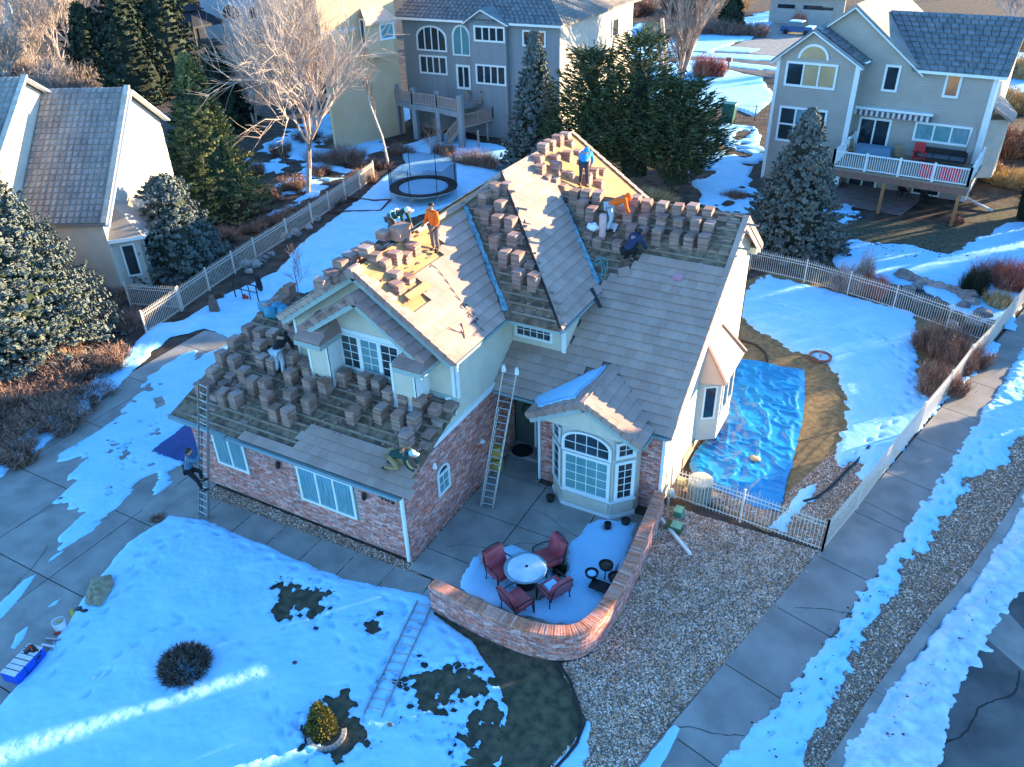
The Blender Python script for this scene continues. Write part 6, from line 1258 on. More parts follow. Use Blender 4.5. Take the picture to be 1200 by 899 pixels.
def railing(parent, pts, z, m, h=1.05, np_=5, sp=.14, bw=.035, postw=.14, bal=True):
    for a, b in zip(pts, pts[1:]):
        a, b = Vector(a), Vector(b); d = b-a; Lg = d.length; k = max(1, round(Lg/1.9)); up = Vector((0, 0, 1))
        part('handrail', MB().bar(a+up*h, b+up*h, .10, .07), m, parent); part('bottom_rail', MB().bar(a+up*.12, b+up*.12, .06, .06), m, parent)
        for i in range(k+1): p = a+d*i/k; part('rail_post', MB().bar(p, p+up*(h+.12), postw), m, parent)
        if bal:
            bm_ = MB().box(-bw/2, bw/2, -bw/2, bw/2, .15, h-.035).mesh('baluster', m); n = int(Lg/sp)
            for i in range(1, n): o = link('baluster', bm_, parent); o.location = a+d*i/n-org(parent)
RL = link('deck_railing', None, GH)
railing(RL, [F.P(DA0+.1, dz, M_+.1), F.P(DA0+.1, dz, DO-.1), F.P(DA1-.1, dz, DO-.1), F.P(DA1-.1, dz, M_+.1)], dz, TRIM)
# side bay at the right wall
part('side_bay', MB().hexa([F.P(mR[0], 1.2, M_-1.5), F.P(mR[0]+1.0, 1.2, M_-2.2), F.P(mR[0]+1.0, 1.2, M_-4), F.P(mR[0], 1.2, M_-4.7)], [F.P(mR[0], 5.0, M_-1.5), F.P(mR[0]+1.0, 5.0, M_-2.2), F.P(mR[0]+1.0, 5.0, M_-4), F.P(mR[0], 5.0, M_-4.7)]), WHITEW, GH)
roofslab(GH, [F.P(mR[0], 6.0, M_-1.2), F.P(mR[0]+1.3, 5.0, M_-1.9), F.P(mR[0]+1.3, 5.0, M_-4.3), F.P(mR[0], 6.0, M_-5)], CTILE)
struct('stone_patio', MB().hexa([F.P(Wr+.1, .02, M_), F.P(Wr+5.6, .02, M_), F.P(Wr+5.0, .02, 3.2), F.P(Wr-.6, .02, 3.0)][::-1], [F.P(Wr+.1, .06, M_), F.P(Wr+5.6, .06, M_), F.P(Wr+5.0, .06, 3.2), F.P(Wr-.6, .06, 3.0)][::-1]), mat('flagstone', (.20, .15, .15), .85, c2=(.27, .21, .20), scale=2))
# deck furniture
def chair_simple(P, yaw, m, name, label, cat, seat=.45, w=.6, d=.6, back=.55, group=None, arms=True, cushion=None):
    t = thing(name, label, cat, P, group, yaw)
    part('seat', MB().box(-w/2, w/2, -d/2, d/2, seat-.06, seat), cushion or m, t, local=True)
    part('backrest', MB().hexa([(-w/2, d/2-.05, seat), (w/2, d/2-.05, seat), (w/2, d/2+.03, seat), (-w/2, d/2+.03, seat)], [(-w/2+.03, d/2+.08, seat+back), (w/2-.03, d/2+.08, seat+back), (w/2-.03, d/2+.14, seat+back), (-w/2+.03, d/2+.14, seat+back)]), cushion or m, t, local=True)
    for a in (-1, 1):
        for b in (-1, 1): part('leg', MB().bar((a*(w/2-.04), b*(d/2-.04), 0), (a*(w/2-.04), b*(d/2-.04), seat-.06), .05), m, t, local=True)
        if arms: part('armrest', MB().bar((a*(w/2+.02), -d/2, seat+.24), (a*(w/2+.02), d/2, seat+.26), .07, .04).bar((a*(w/2+.02), -d/2+.03, seat), (a*(w/2+.02), -d/2+.03, seat+.24), .04), m, t, local=True)
    return t
def onfac(px, py, z):
    return G(px, py, z)
REDP = mat('red_plastic', (.45, .02, .03), .5)
chair_simple(onfac(1075, 190, dz), math.radians(10), REDP, 'deck_chair', 'red adirondack chair on the grey house deck beside the dark sofa', 'chair', w=.7, back=.8, seat=.38)
sf = thing('outdoor_sofa', 'long dark slatted sofa on the deck under the wide window', 'sofa', onfac(1101, 192, dz), None, math.radians(-6))
part('seat', MB().box(-1.5, 1.5, -.4, .35, .3, .42), DARKM, sf, local=True); part('backrest', MB().box(-1.5, 1.5, .3, .42, .42, .9), DARKM, sf, local=True)
for i in range(3): part('cushion', MB().box(-1.45+i*.98, -.53+i*.98, -.38, .28, .42, .52), mat('grey_cushion', (.10, .11, .12), .9), sf, local=True)
for x_ in (-1.45, 1.45): part('armrest', MB().box(x_-.06, x_+.06, -.4, .4, .3, .65), DARKM, sf, local=True)
cl_ = thing('patio_table', 'low table under a blue-grey cover on the deck behind the railing', 'table', onfac(1022, 184, dz), None, math.radians(-6)); part('cover', MB().hexa([(-1.2, -.5, .1), (1.2, -.5, .1), (1.2, .5, .1), (-1.2, .5, .1)], [(-1.1, -.42, .72), (1.1, -.42, .72), (1.1, .42, .72), (-1.1, .42, .72)]), mat('blue_cover', (.12, .22, .32), .8, bump=.5, bscale=8), cl_, local=True); part('leg', MB().bar((-1.0, -.3, 0), (-1.0, -.3, .12), .06).bar((1.0, -.3, 0), (1.0, -.3, .12), .06), DARKM, cl_, local=True)
P = onfac(1024, 172, dz); t = thing('patio_heater', 'round-topped pedestal stand before the dark sliding door', 'heater', P); part('stand', MB().lathe(P, [(.28, 0), (.26, .7), (.09, .75), (.09, 1.2)], 12), mat('stand_grey', (.35, .36, .36), .6), t); part('top', MB().lathe(P+Vector((0, 0, 1.2)), [(.1, 0), (.5, .08), (.48, .14), (.05, .2)], 16), TRIM, t)
for px, py, lab in ((995, 182, 'brown folded chair at the left end of the deck'), (1052, 188, 'tan folding chair on the deck left of the red chair')): chair_simple(onfac(px, py, dz), .4, mat('tan_metal', (.25, .18, .10), .6), 'deck_chair', lab, 'chair', w=.5)
t = thing('parasol', 'closed grey parasol at the right end of the deck', 'parasol', onfac(1131, 195, dz)); P = t.location; part('pole', MB().tube(P, P+Vector((0, 0, 2.5)), .03), METAL, t); part('canopy', MB().lathe(P+Vector((0, 0, .9)), [(.16, 0), (.22, .4), (.14, 1.2), (.03, 1.7)], 8), mat('grey_cloth', (.30, .30, .29), .9), t)
for px, w_, lab in ((1085, .9, 'left red beach towel hung on the white deck rail'), (1113, 1.2, 'right red beach towel hung on the white deck rail')):
    a = F.az(px, 205, DO)[0]; t_ = single('towel', F.slab([(a-w_/2, dz+.2), (a+w_/2, dz+.18), (a+w_/2, dz+.98), (a-w_/2, dz+.98)], DO-.20, DO-.17), mat('red_towel', (.60, .03, .06), .9, c2=(.75, .10, .14), scale=3), lab, 'towel')
for px, py, lab in ((1057, 222, 'dark metal chair on the patio under the deck post'), (1083, 230, 'dark metal chair on the patio near the basement window')): chair_simple(G(px, py+8, .06), .5, DARKM, 'patio_chair', lab, 'chair', w=.5)
# ---------------------------------------------------------------- blue-grey house, top centre
BH = thing('blue_grey_house', 'tall blue-grey house with arched windows and a round-fronted deck, top centre', 'house', tuple(OP((474, 60), (0, 46.5, 0), (0, 1, 0)).xy)+(0,))
YB_ = 46.5; XL = OP((474, 60), (0, YB_, 0), (0, 1, 0)).x; F = Fac((XL, YB_), 0)
zE = F.az(473, 17)[1]; xr = F.az(656, 38)[0]; XR = XL+xr
part('front_wall', F.slab([(0, 0), (xr, 0), (xr, zE), (0, zE)], 0, -.2), BLUES, BH)
part('side_wall', MB().box(XR-.2, XR, YB_+.2, YB_+16, 0, zE), WHITEW, BH); part('side_wall', MB().box(XL, XL+.2, YB_+.2, YB_+12, 0, zE), BLUES, BH)
g0 = F.az(553, 27)[0]; g1 = F.az(596, 28)[0]; gm_ = F.az(569, 8)
part('projection', F.slab([(g0, 0), (g1, 0), (g1, zE-.1), (gm_[0], gm_[1]-.2), (g0, zE-.1)], .5, .003), BLUES, BH)
ry_, rz_ = YB_+7, zE+3.6; xa_, xb_, y0_, xm = XL-.5, XR+.5, YB_-.6, XR-6
roofslab(BH, [(xa_, y0_, zE-.1), (xb_, y0_, zE-.1), (xm, ry_, rz_), (xa_, ry_, rz_)], SLATE)
tilelines(BH, (xa_, y0_, zE-.1), (xb_, y0_, zE-.1), (xm, ry_, rz_), (xa_, ry_, rz_), SLATE, ex=.55, th=.07)
roofslab(BH, [(xb_, y0_, zE-.1), (xb_, YB_+17, zE-.1), (xm, YB_+17, rz_), (xm, ry_, rz_)], CTILE); tilelines(BH, (xb_, y0_, zE-.1), (xb_, YB_+17, zE-.1), (xm, YB_+17, rz_), (xm, ry_, rz_), CTILE, ex=.5)
X0 = F.P(g0-.4, zE-.2, .8); X1 = F.P(gm_[0], gm_[1], .8); X2 = F.P(g1+.4, zE-.2, .8); Yb = Vector((0, 4, 0))
roofslab(BH, [X0, X1, X1+Yb, X0+Yb], SLATE); roofslab(BH, [X1, X2, X2+Yb, X1+Yb], SLATE)
part('barge_board', MB().bar(X0-Vector((0, .03, .15)), X1-Vector((0, .03, .15)), .06, .25, up=F.n).bar(X1-Vector((0, .04, .15)), X2-Vector((0, .04, .15)), .06, .25, up=F.n), TRIM, BH)
part('gutter', MB().bar((xa_, y0_-.05, zE-.22), (F.P(g0-.4, 0).x, y0_-.05, zE-.22), .15, .16), TRIM, BH); part('gutter', MB().bar((F.P(g1+.4, 0).x, y0_-.05, zE-.22), (xb_, y0_-.05, zE-.22), .15, .16), TRIM, BH)
def archwin(F, x0, y0, x1, y1, h, parent, cols, off=0, rise=.9, glass=GLASS):
    a0, z0 = F.az(x0, y0, off); a1, _ = F.az(x1, y1, off); R_ = (a1-a0)/2; ca = (a0+a1)/2; n_ = 12
    pts = [(a0, z0)]+[(ca-R_*math.cos(PI*i/n_), z0+h+rise*math.sin(PI*i/n_)) for i in range(n_+1)]+[(a1, z0)]
    fo = part('window', F.slab(pts, off+.03, off+.003), glass, parent, label='arched window'); fm = MB()
    op = [(ca+(a-ca)*(1+.14/R_), z+(.14 if i not in (0, len(pts)-1) else -.12)) for i, (a, z) in enumerate(pts)]
    for i in range(len(pts)):
        j = (i+1) % len(pts); q = [F.P(*op[i], off+.01), F.P(*op[j], off+.01), F.P(*pts[j], off+.01), F.P(*pts[i], off+.01)]; fm.hexa(q, [p+F.n*.09 for p in q])
    for i in range(1, cols): a = a0+(a1-a0)*i/cols; hh = z0+h+rise*math.sqrt(max(0, 1-((a-ca)/R_)**2)); fm.hexa([F.P(a-.05, z0, off+.03), F.P(a+.05, z0, off+.03), F.P(a+.05, z0, off+.07), F.P(a-.05, z0, off+.07)], [F.P(a-.05, hh, off+.03), F.P(a+.05, hh, off+.03), F.P(a+.05, hh, off+.07), F.P(a-.05, hh, off+.07)])
    part('frame', fm, TRIM, fo)
archwin(F, 491, 57, 523, 61, .9, BH, 4); archwin(F, 533, 63, 551, 65, 1.3, BH, 2, glass=GLASSL)
F.win([(491, 63), (524, 67), (525, 89), (493, 85)], BH, cols=4)
F.win([(555, 28), (592, 33), (592, 52), (556, 47)], BH, off=.5, cols=4); F.win([(557, 73), (593, 79), (594, 102), (559, 97)], BH, off=.5, cols=4)
F.win([(612, 33), (640, 38), (640, 57), (613, 53)], BH, cols=2)
F.win([(535, 75), (552, 77), (552, 106), (536, 103)], BH, cols=2, fw=.18, label='white glazed double door on the deck')
S2 = Fac((XR, YB_), PI/2)
for q in ([(716, 22), (724, 20), (725, 42), (717, 44)],): S2.win(q, BH, cols=1, off=.01)
# curved deck with square columns
dz2 = 3.0; dp = [G(x, y, dz2) for x, y in ((462, 117), (483, 122), (512, 126), (538, 132), (543, 122))]
poly = [Vector((dp[0].x, YB_-.02, dz2))]+dp+[Vector((dp[-1].x+1.0, YB_-.02, dz2))]
part('deck_floor', MB().hexa([p-Vector((0, 0, .45)) for p in poly], poly), BLUES, BH)
for x_, y_ in ((463, 117), (484, 122), (512, 126), (538, 132)): P = G(x_, y_, dz2); part('column', MB().bar((P.x, P.y+.2, 0), (P.x, P.y+.2, dz2+1.3), .42), BLUES, BH)
RL2 = link('deck_railing', None, BH); WDR = mat('weathered_rail', (.38, .28, .23), .85)
railing(RL2, [p for p in dp[:4]], dz2, WDR, h=.95, sp=.16, bw=.05, postw=.1)
# stairs down to a lower landing
lz = 1.6; L0 = G(543, 150, lz); 
lp = [G(x, y, lz) for x, y in ((543, 148), (578, 139), (570, 128), (543, 133))]; part('landing', MB().hexa([p-Vector((0, 0, .2)) for p in lp], lp), WDR, BH)
for x_, y_ in ((545, 172), (561, 174), (572, 165)): P = G(x_, y_, 0); part('landing_post', MB().bar(P, P+Vector((0, 0, lz-.1)), .12), WDR, BH)
railing(link('stair_railing', None, BH), [lp[0], lp[1], lp[2]], lz, WDR, h=.9, sp=.16, bw=.05, postw=.1)
def stairs(parent, a, b, w, n=8, m=WDR):
    a, b = Vector(a), Vector(b); u = (b-a).normalized(); s = Vector((u.y, -u.x, 0)).normalized()
    st = link('stairs', None, parent)
    for i in range(n): p = a+(b-a)*((i+.5)/n); part('tread', MB().obox(p, s, Vector((u.x, u.y, 0)).normalized(), Vector((0, 0, 1)), w/2, (b-a).length/n*.55, .03), m, st)
    for q in (-1, 1):
        part('stringer', MB().bar(a+s*w/2*q, b+s*w/2*q, .06, .3), m, st); part('handrail', MB().bar(a+s*w/2*q+Vector((0, 0, .95)), b+s*w/2*q+Vector((0, 0, .95)), .08), m, st)
        for i in range(14): p = a+(b-a)*(i/13)+s*w/2*q; part('baluster', MB().bar(p, p+Vector((0, 0, .93)), .045), m, st)
stairs(BH, G(524, 168, 0), lp[0]+Vector((-.3, .6, 0)), 1.3); stairs(BH, Vector((lp[2].x-.3, lp[2].y, lz)), Vector((dp[-1].x+.4, dp[-1].y+1.0, dz2)), 1.2, n=7)
# ---------------------------------------------------------------- cream house, left
LH = thing('white_house', 'white-walled house with barrel-tiled roofs at the left behind the big spruce', 'house', (-27.4, 11.7, 0))
an = math.radians(27); nW = Vector((math.cos(an), math.sin(an), 0)); dW = Vector((-math.sin(an), math.cos(an), 0)); Rp = OP((145, 102), (-29, 15.46, 9), nW); Rp0 = Vector((Rp.x, Rp.y, 0))
fE = OP((118, 262), Rp, nW); rE = OP((190, 137), Rp, nW)
af, ar_ = (fE-Rp).dot(dW), (rE-Rp).dot(dW)
def LP(a, z, off=0): return Rp0+dW*a+nW*off+Vector((0, 0, z))
part('gable_wall', MB().hexa([LP(a, z, -.1) for a, z in ((af+.3, 0), (ar_-.2, 0), (ar_-.2, rE.z-.1), (0, Rp.z-.25), (af+.3, fE.z))], [LP(a, z, -.35) for a, z in ((af+.3, 0), (ar_-.2, 0), (ar_-.2, rE.z-.1), (0, Rp.z-.25), (af+.3, fE.z))]), WHITEW, LH)
def lroof(a0, z0, a1, z1, o0, o1, tl=True):
    A, B, C, D = LP(a0, z0, o1), LP(a0, z0, o0), LP(a1, z1, o0), LP(a1, z1, o1)
    roofslab(LH, [A, B, C, D] if a0 < a1 else [A, D, C, B], CTILE)
    if tl: tilelines(LH, A, B, C, D, CTILE, ex=.36, w=.34, th=.05, barrel=True)
oz = G(50, 104, Rp.z); ofs = (Vector((oz.x, oz.y, 0))-Rp0).dot(nW); lroof(af, fE.z, 0, Rp.z, .25, ofs+.01)
lroof(ar_, rE.z, 0, Rp.z, .25, -9, tl=False)
part('barge_board', MB().bar(LP(0, Rp.z-.2, .27), LP(ar_, rE.z-.2, .27), .08, .35, up=nW).bar(LP(0, Rp.z-.2, .27), LP(af, fE.z-.2, .27), .08, .3, up=nW), TRIM, LH)
ck = MB()
for i in range(26): p = LP(0, Rp.z, .2).lerp(LP(af, fE.z, .2), i/26); q = LP(0, Rp.z, .2).lerp(LP(af, fE.z, .2), (i+1.1)/26); ck.bar(p+Vector((0, 0, .08)), q+Vector((0, 0, .05)), .3, .1)
part('rake_tile', ck, mat('cream_tile', (.52, .46, .38), .8, rnd=.15), LH)
part('house_wall', MB().hexa([LP(af+.3, 0, -.35), LP(af+.3, 0, -15), LP(af+.5, 0, -15), LP(af+.5, 0, -.35)], [LP(af+.3, fE.z-.1, -.35), LP(af+.3, fE.z-.1, -15), LP(af+.5, fE.z-.1, -15), LP(af+.5, fE.z-.1, -.35)]), WHITEW, LH)
# second, nearer gable to the left
oz = G(50, 104, Rp.z); ofs = (Vector((oz.x, oz.y, 0))-Rp0).dot(nW); q1 = LP(0, 0, ofs); e2 = OP((24, 90), q1, nW); e3 = OP((-4, 172), q1, nW); a2, z2_ = (e2-q1).dot(dW), e2.z; a3, z3_ = (e3-q1).dot(dW), e3.z
re2 = OP((50, 108), q1, nW); a4, z4_ = (re2-q1).dot(dW), re2.z
part('gable_wall', MB().hexa([LP(a, z, ofs-.0) for a, z in ((a3-4, 0), (a4, 0), (a4, z4_-.1), (a2, z2_-.25), (a3-4, z3_-3))], [LP(a, z, ofs-.2) for a, z in ((a3-4, 0), (a4, 0), (a4, z4_-.1), (a2, z2_-.25), (a3-4, z3_-3))]), WHITEW, LH)
kk = (z2_-z3_)/(a2-a3); lroof(a2-7, z2_-7*kk, a2, z2_, ofs+.3, ofs-8); lroof(a4+.3, z4_, a2, z2_, ofs+.3, ofs-8, tl=False)
part('barge_board', MB().bar(LP(a2, z2_-.2, ofs+.33), LP(a4+.3, z4_-.2, ofs+.33), .08, .35, up=nW), TRIM, LH)
ck = MB()
for i in range(20): p = LP(a2, z2_, ofs+.25).lerp(LP(a2-5, z2_-5*kk, ofs+.25), i/20); q = LP(a2, z2_, ofs+.25).lerp(LP(a2-5, z2_-5*kk, ofs+.25), (i+1.1)/20); ck.bar(p+Vector((0, 0, .08)), q+Vector((0, 0, .05)), .3, .1)
part('rake_tile', ck, MATS['cream_tile'], LH)
# polygonal bay with its own hipped tile roof
b_a = OP((146, 300), Rp, nW); ab = (b_a-Rp).dot(dW); zb_ = OP((135, 262), LP(0, 0, 1.2), nW).z
bq = [LP(ab-.6, 0, -.1), LP(ab-.1, 0, 1.1), LP(ab+1.5, 0, 1.1), LP(ab+2.2, 0, -.1)]
part('bay', MB().hexa(bq, [p+Vector((0, 0, 3.1)) for p in bq]), WHITEW, LH)
bt_ = [LP(ab-1.0, 3.1, -.1), LP(ab-.3, 3.1, 1.5), LP(ab+1.8, 3.1, 1.5), LP(ab+2.7, 3.1, -.1)]; tp = [LP(ab+.5, 4.6, -.1), LP(ab+1.2, 4.6, -.1)]
part('bay_roof', MB().poly([bt_[0], bt_[1], tp[0]]).poly([bt_[1], bt_[2], tp[1], tp[0]]).poly([bt_[2], bt_[3], tp[1]]).poly(bt_[::-1]), CTILE, LH)
part('bay_trim', MB().bar(bt_[0]-Vector((0, 0, .1)), bt_[1]-Vector((0, 0, .1)), .06, .2).bar(bt_[1]-Vector((0, 0, .1)), bt_[2]-Vector((0, 0, .1)), .06, .2), TRIM, LH)
uB = (bq[1]-bq[0]).normalized(); nB = Vector((uB.y, -uB.x, 0)); window(bq[0]+uB*.28+Vector((0, 0, .75)), uB, nB, .75, 1.9, glass=GLASS, fw=.1, parent=LH)
uB = (bq[2]-bq[1]).normalized(); nB = Vector((uB.y, -uB.x, 0)); window(bq[1]+uB*.4+Vector((0, 0, .75)), uB, nB, .8, 1.9, glass=GLASS, fw=.1, parent=LH)
# ---------------------------------------------------------------- yellow house behind, far garage house, blue house, gazebo
YH = thing('yellow_house', 'pale yellow stucco house with a tiled box bay, behind the bare ash tree', 'house', G(430, 140))
F = Fac(G(415, 172).xy+(G(340, 128)-G(340, 128)).xy, math.radians(74)); a_0 = F.az(384, 100)[0]; F.O = F.O+F.u*(a_0+1); w1 = F.az(474, 140)[0]
part('wall', F.slab([(-1, 0), (w1, 0), (w1, 14), (-1, 14)], 0, -.3), YELS, YH); part('band', F.slab([(-1, 9.0), (w1, 9.0), (w1, 9.3), (-1, 9.3)], .06, .003), WHITEW, YH)
roofslab(YH, [F.P(-1.5, 14, .8), F.P(w1+.6, 14, .8), F.P(w1+.6, 18, -7), F.P(-1.5, 18, -7)], CTILE)
part('wall', MB().hexa([F.P(w1-.3, 0, -.3), F.P(w1, 0, -.3), F.P(w1, 0, -10), F.P(w1-.3, 0, -10)], [F.P(w1-.3, 14, -.3), F.P(w1, 14, -.3), F.P(w1, 14, -10), F.P(w1-.3, 14, -10)]), YELS, YH)
ba0, _ = F.az(432, 60, .9); ba1, _ = F.az(462, 55, .9); z0_ = F.az(440, 68, .9)[1]; z1_ = F.az(440, 25, .9)[1]
part('box_bay', F.slab([(ba0, z0_), (ba1, z0_), (ba1, z1_), (ba0, z1_)], .9, .003), YELS, YH); F.win([(444, 28), (461, 25), (462, 45), (445, 48)], YH, off=.9, glass=GLASSL, cols=1)
window(F.P(ba0-.003, z0_+1.0, .12), F.n, -F.u, .65, 2.0, parent=YH, fw=.1)
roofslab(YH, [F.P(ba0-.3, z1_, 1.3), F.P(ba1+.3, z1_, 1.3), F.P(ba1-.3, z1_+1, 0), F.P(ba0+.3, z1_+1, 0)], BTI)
FG = thing('far_house', 'far grey house with two garage doors beyond the snowy street', 'house', G(940, 28))
F = Fac(G(900, 27).xy, math.radians(-5)); zt_ = F.az(905, 2)[1]+.3; w1 = F.az(985, 35)[0]
part('wall', F.slab([(0, 0), (w1, 0), (w1, zt_+1), (0, zt_+1)], 0, -.3), GREYS, FG)
for x0_, x1_ in ((908, 930), (938, 975)):
    a, z = F.az(x0_, 25); b, _ = F.az(x1_, 28); d_ = part('garage_door', F.slab([(a, 0), (b, 0), (b, zt_*.88), (a, zt_*.88)], .06, .003), mat('garage_door_paint', (.36, .38, .36), .7), FG)
    for i in range(4): part('door_panel', F.slab([(a+.15, .1+i*zt_*.21), (b-.15, .1+i*zt_*.21), (b-.15, zt_*.2+i*zt_*.21), (a+.15, zt_*.2+i*zt_*.21)], .09, .061), MATS['garage_door_paint'] if i < 3 else GLASS, d_)
roofslab(FG, [F.P(-.8, zt_+.9, .8), F.P(w1+.8, zt_+.9, .8), F.P(w1+.8, zt_+5, -7), F.P(-.8, zt_+5, -7)], SLATE)
CB = thing('blue_house', 'blue-shaded house with an arched window behind the black gazebo', 'house', G(300, 40))
F = Fac(G(243, 45).xy, math.radians(12)); w1 = F.az(330, 40)[0]; zt_ = 16
part('wall', F.slab([(0, 0), (w1, 0), (w1, zt_), (0, zt_)], 0, -.3), mat('blue_white_wall', (.42, .50, .54), .9), CB); archwin(F, 262, 22, 283, 24, .5, CB, 4, rise=1.4); archwin(F, 293, 22, 303, 24, .5, CB, 2, rise=1.2)
roofslab(CB, [F.P(-.8, zt_, .8), F.P(w1+.8, zt_, .8), F.P(w1+.8, zt_+4, -8), F.P(-.8, zt_+4, -8)], SLATE)
CC = thing('corner_house', 'corner of a pale blue wall at the extreme top left', 'house', G(0, 30)); F = Fac(G(-60, 40).xy, math.radians(15)); w1 = F.az(16, 22)[0]; zc0 = 0
part('wall', F.slab([(0, zc0), (w1, zc0), (w1, 12), (0, 12)], 0, -.3), MATS['blue_white_wall'], CC); F.win([(-10, 0), (4, 0), (4, 7), (-10, 7)], CC); roofslab(CC, [F.P(-1, 12, .8), F.P(w1+.8, 12, .8), F.P(w1+.8, 15, -6), F.P(-1, 15, -6)], SLATE)
P = G(233, 53); GZ = thing('gazebo', 'black two-tier canopy gazebo on the terrace beside the blue house', 'gazebo', P); gw = 3.0
BLK = mat('black_canvas', (.015, .02, .03), .7)
def pyr(z0, z1, w0, w1_): return MB().hexa([P+Vector((a*w0, b*w0, z0)) for a, b in ((-1, -1), (1, -1), (1, 1), (-1, 1))], [P+Vector((a*w1_, b*w1_, z1)) for a, b in ((-1, -1), (1, -1), (1, 1), (-1, 1))])
part('lower_canopy', pyr(3.0, 4.5, gw, 1.1), BLK, GZ); part('upper_canopy', pyr(4.7, 5.5, 1.3, .1), BLK, GZ); part('valance', pyr(2.7, 2.99, gw, gw), BLK, GZ)
for a in (-1, 1):
    for b in (-1, 1): part('post', MB().bar(P+Vector((a*gw*.93, b*gw*.93, 0)), P+Vector((a*gw*.93, b*gw*.93, 2.7)), .2), DARKM, GZ)
P = G(853, 84); MBX = thing('mailbox', 'brown mailbox on a post at the far snowy kerb', 'mailbox', P); part('post', MB().bar(P, P+Vector((0, 0, 1.2)), .14), DARKM, MBX); part('box', MB().box(P.x-.3, P.x+.3, P.y-.25, P.y+.25, 1.1, 1.5), mat('mailbox_brown', (.16, .08, .06), .6), MBX)
P = G(853, 143); BIN = thing('wheelie_bin', 'green wheeled rubbish bin standing in the shaded alley snow', 'bin', P); part('body', MB().hexa([P+Vector((a*.45, b*.4, 0)) for a, b in ((-1, -1), (1, -1), (1, 1), (-1, 1))], [P+Vector((a*.6, b*.55, 1.5)) for a, b in ((-1, -1), (1, -1), (1, 1), (-1, 1))]), mat('bin_green', (.01, .10, .08), .5), BIN); part('lid', MB().hexa([P+Vector((a*.65, b*.6, 1.51)) for a, b in ((-1, -1), (1, -1), (1, 1), (-1, 1))], [P+Vector((a*.6, b*.5, 1.68)) for a, b in ((-1, -1), (1, -1), (1, 1), (-1, 1))]), MATS['bin_green'], BIN)
for a in (-1, 1): part('wheel', MB().tube(P+Vector((a*.42, .42, .15)), P+Vector((a*.50, .42, .15)), .15, n=10), DARKM, BIN)
P = G(935, 40); CAR = thing('parked_car', 'snow-covered parked car on the far driveway, half hidden by the grey gable', 'car', P, None, math.radians(-10))
part('body', MB().hexa([(-2.3, -.95, .35), (2.3, -.95, .35), (2.3, .95, .35), (-2.3, .95, .35)], [(-2.2, -.88, 1.05), (2.2, -.88, 1.0), (2.2, .88, 1.0), (-2.2, .88, 1.05)]), mat('car_blue', (.03, .10, .22), .3), CAR, local=True); part('cabin', MB().hexa([(-1.6, -.85, 1.05), (1.1, -.85, 1.05), (1.1, .85, 1.05), (-1.6, .85, 1.05)], [(-1.2, -.7, 1.6), (.6, -.7, 1.6), (.6, .7, 1.6), (-1.2, .7, 1.6)]), GLASS, CAR, local=True); part('snow_cover', MB().box(-1.2, .6, -.7, .7, 1.602, 1.72).box(1.15, 2.1, -.8, .8, 1.04, 1.12), SNOW, CAR, local=True)
for a in (-1.4, 1.4):
    for b in (-.9, .9): part('wheel', MB().tube((a, b-.1, .34), (a, b+.1, .34), .34, n=12), DARKM, CAR, local=True)
# ================================================================ PATIO SET
LEA = mat('burgundy_cushion', (.33, .045, .06), .38, scale=3, c2=(.42, .09, .11), bump=.3, bscale=12, spec=.6)
def patio_chair(px, py, yaw, label):
    P = G(px, py, .07); t = thing('patio_chair', label, 'chair', P, 'burgundy chairs round the snowy patio table', yaw); w = .37; s = .42
    part('seat', MB().hexa([(-w, -.33, s-.02), (w, -.33, s-.02), (w, .26, s-.07), (-w, .26, s-.07)], [(-w, -.31, s+.11), (w, -.31, s+.11), (w, .26, s+.06), (-w, .26, s+.06)]), LEA, t, local=True)
    part('backrest', MB().hexa([(-w, .20, s+.06), (w, .20, s+.06), (w, .38, s+.02), (-w, .38, s+.02)], [(-w+.03, .38, s+.66), (w-.03, .38, s+.66), (w-.03, .55, s+.62), (-w+.03, .55, s+.62)]), LEA, t, local=True)
    for a in (-1, 1):
        part('armrest', MB().path([(a*(w+.05), -.30, .05), (a*(w+.05), -.30, s+.26), (a*(w+.05), .05, s+.30), (a*(w+.04), .38, s+.24)], .022, 6), DARKM, t, local=True)
        for b in (-.30, .34): part('leg', MB().tube((a*(w+.04), b, 0), (a*(w+.0), b*.9, s), .02, n=6), DARKM, t, local=True)
    part('frame', MB().path([(-w, .36, s-.05), (-w-.01, .45, s+.35), (-w+.05, .54, s+.64), (0, .55, s+.69), (w-.05, .54, s+.64), (w+.01, .45, s+.35), (w, .36, s-.05)], .022, 6).bar((-w, 0, s-.10), (w, 0, s-.10), .04), DARKM, t, local=True)
    return t
T0 = G(616, 684, .07); tb = thing('patio_table', 'round glass patio table dusted with snow in the middle of the four burgundy chairs', 'table', T0)
part('table_top', MB().lathe(T0+Vector((0, 0, .70)), [(.66, 0), (.68, .015), (.66, .03)], 28), GLASSC, tb); part('rim', MB().lathe(T0+Vector((0, 0, .675)), [(.67, 0), (.68, .012), (.67, .024)], 28), METAL, tb)
sn = MB(); n = 26
ring = []
for i in range(n): a = 2*PI*i/n; q = .60*(1+.10*noise.noise(Vector((math.cos(a)*1.5, math.sin(a)*1.5, 2)))); ring.append((T0.x+.05+q*math.cos(a), T0.y-.02+q*math.sin(a), T0.z+.732))
sn.hexa(ring, [(T0.x+.05+(x-T0.x-.05)*.9, T0.y+(y-T0.y)*.9, z+.05) for x, y, z in ring]); part('snow_cover', sn, SNOWD, tb)
part('pedestal', MB().lathe(T0, [(.34, 0), (.30, .04), (.07, .10), (.06, .66), (.25, .70)], 14), DARKM, tb)
part('umbrella_ring', MB().lathe(T0+Vector((.05, 0, .77)), [(.05, 0), (.05, .03), (.02, .03)], 10), DARKM, tb)
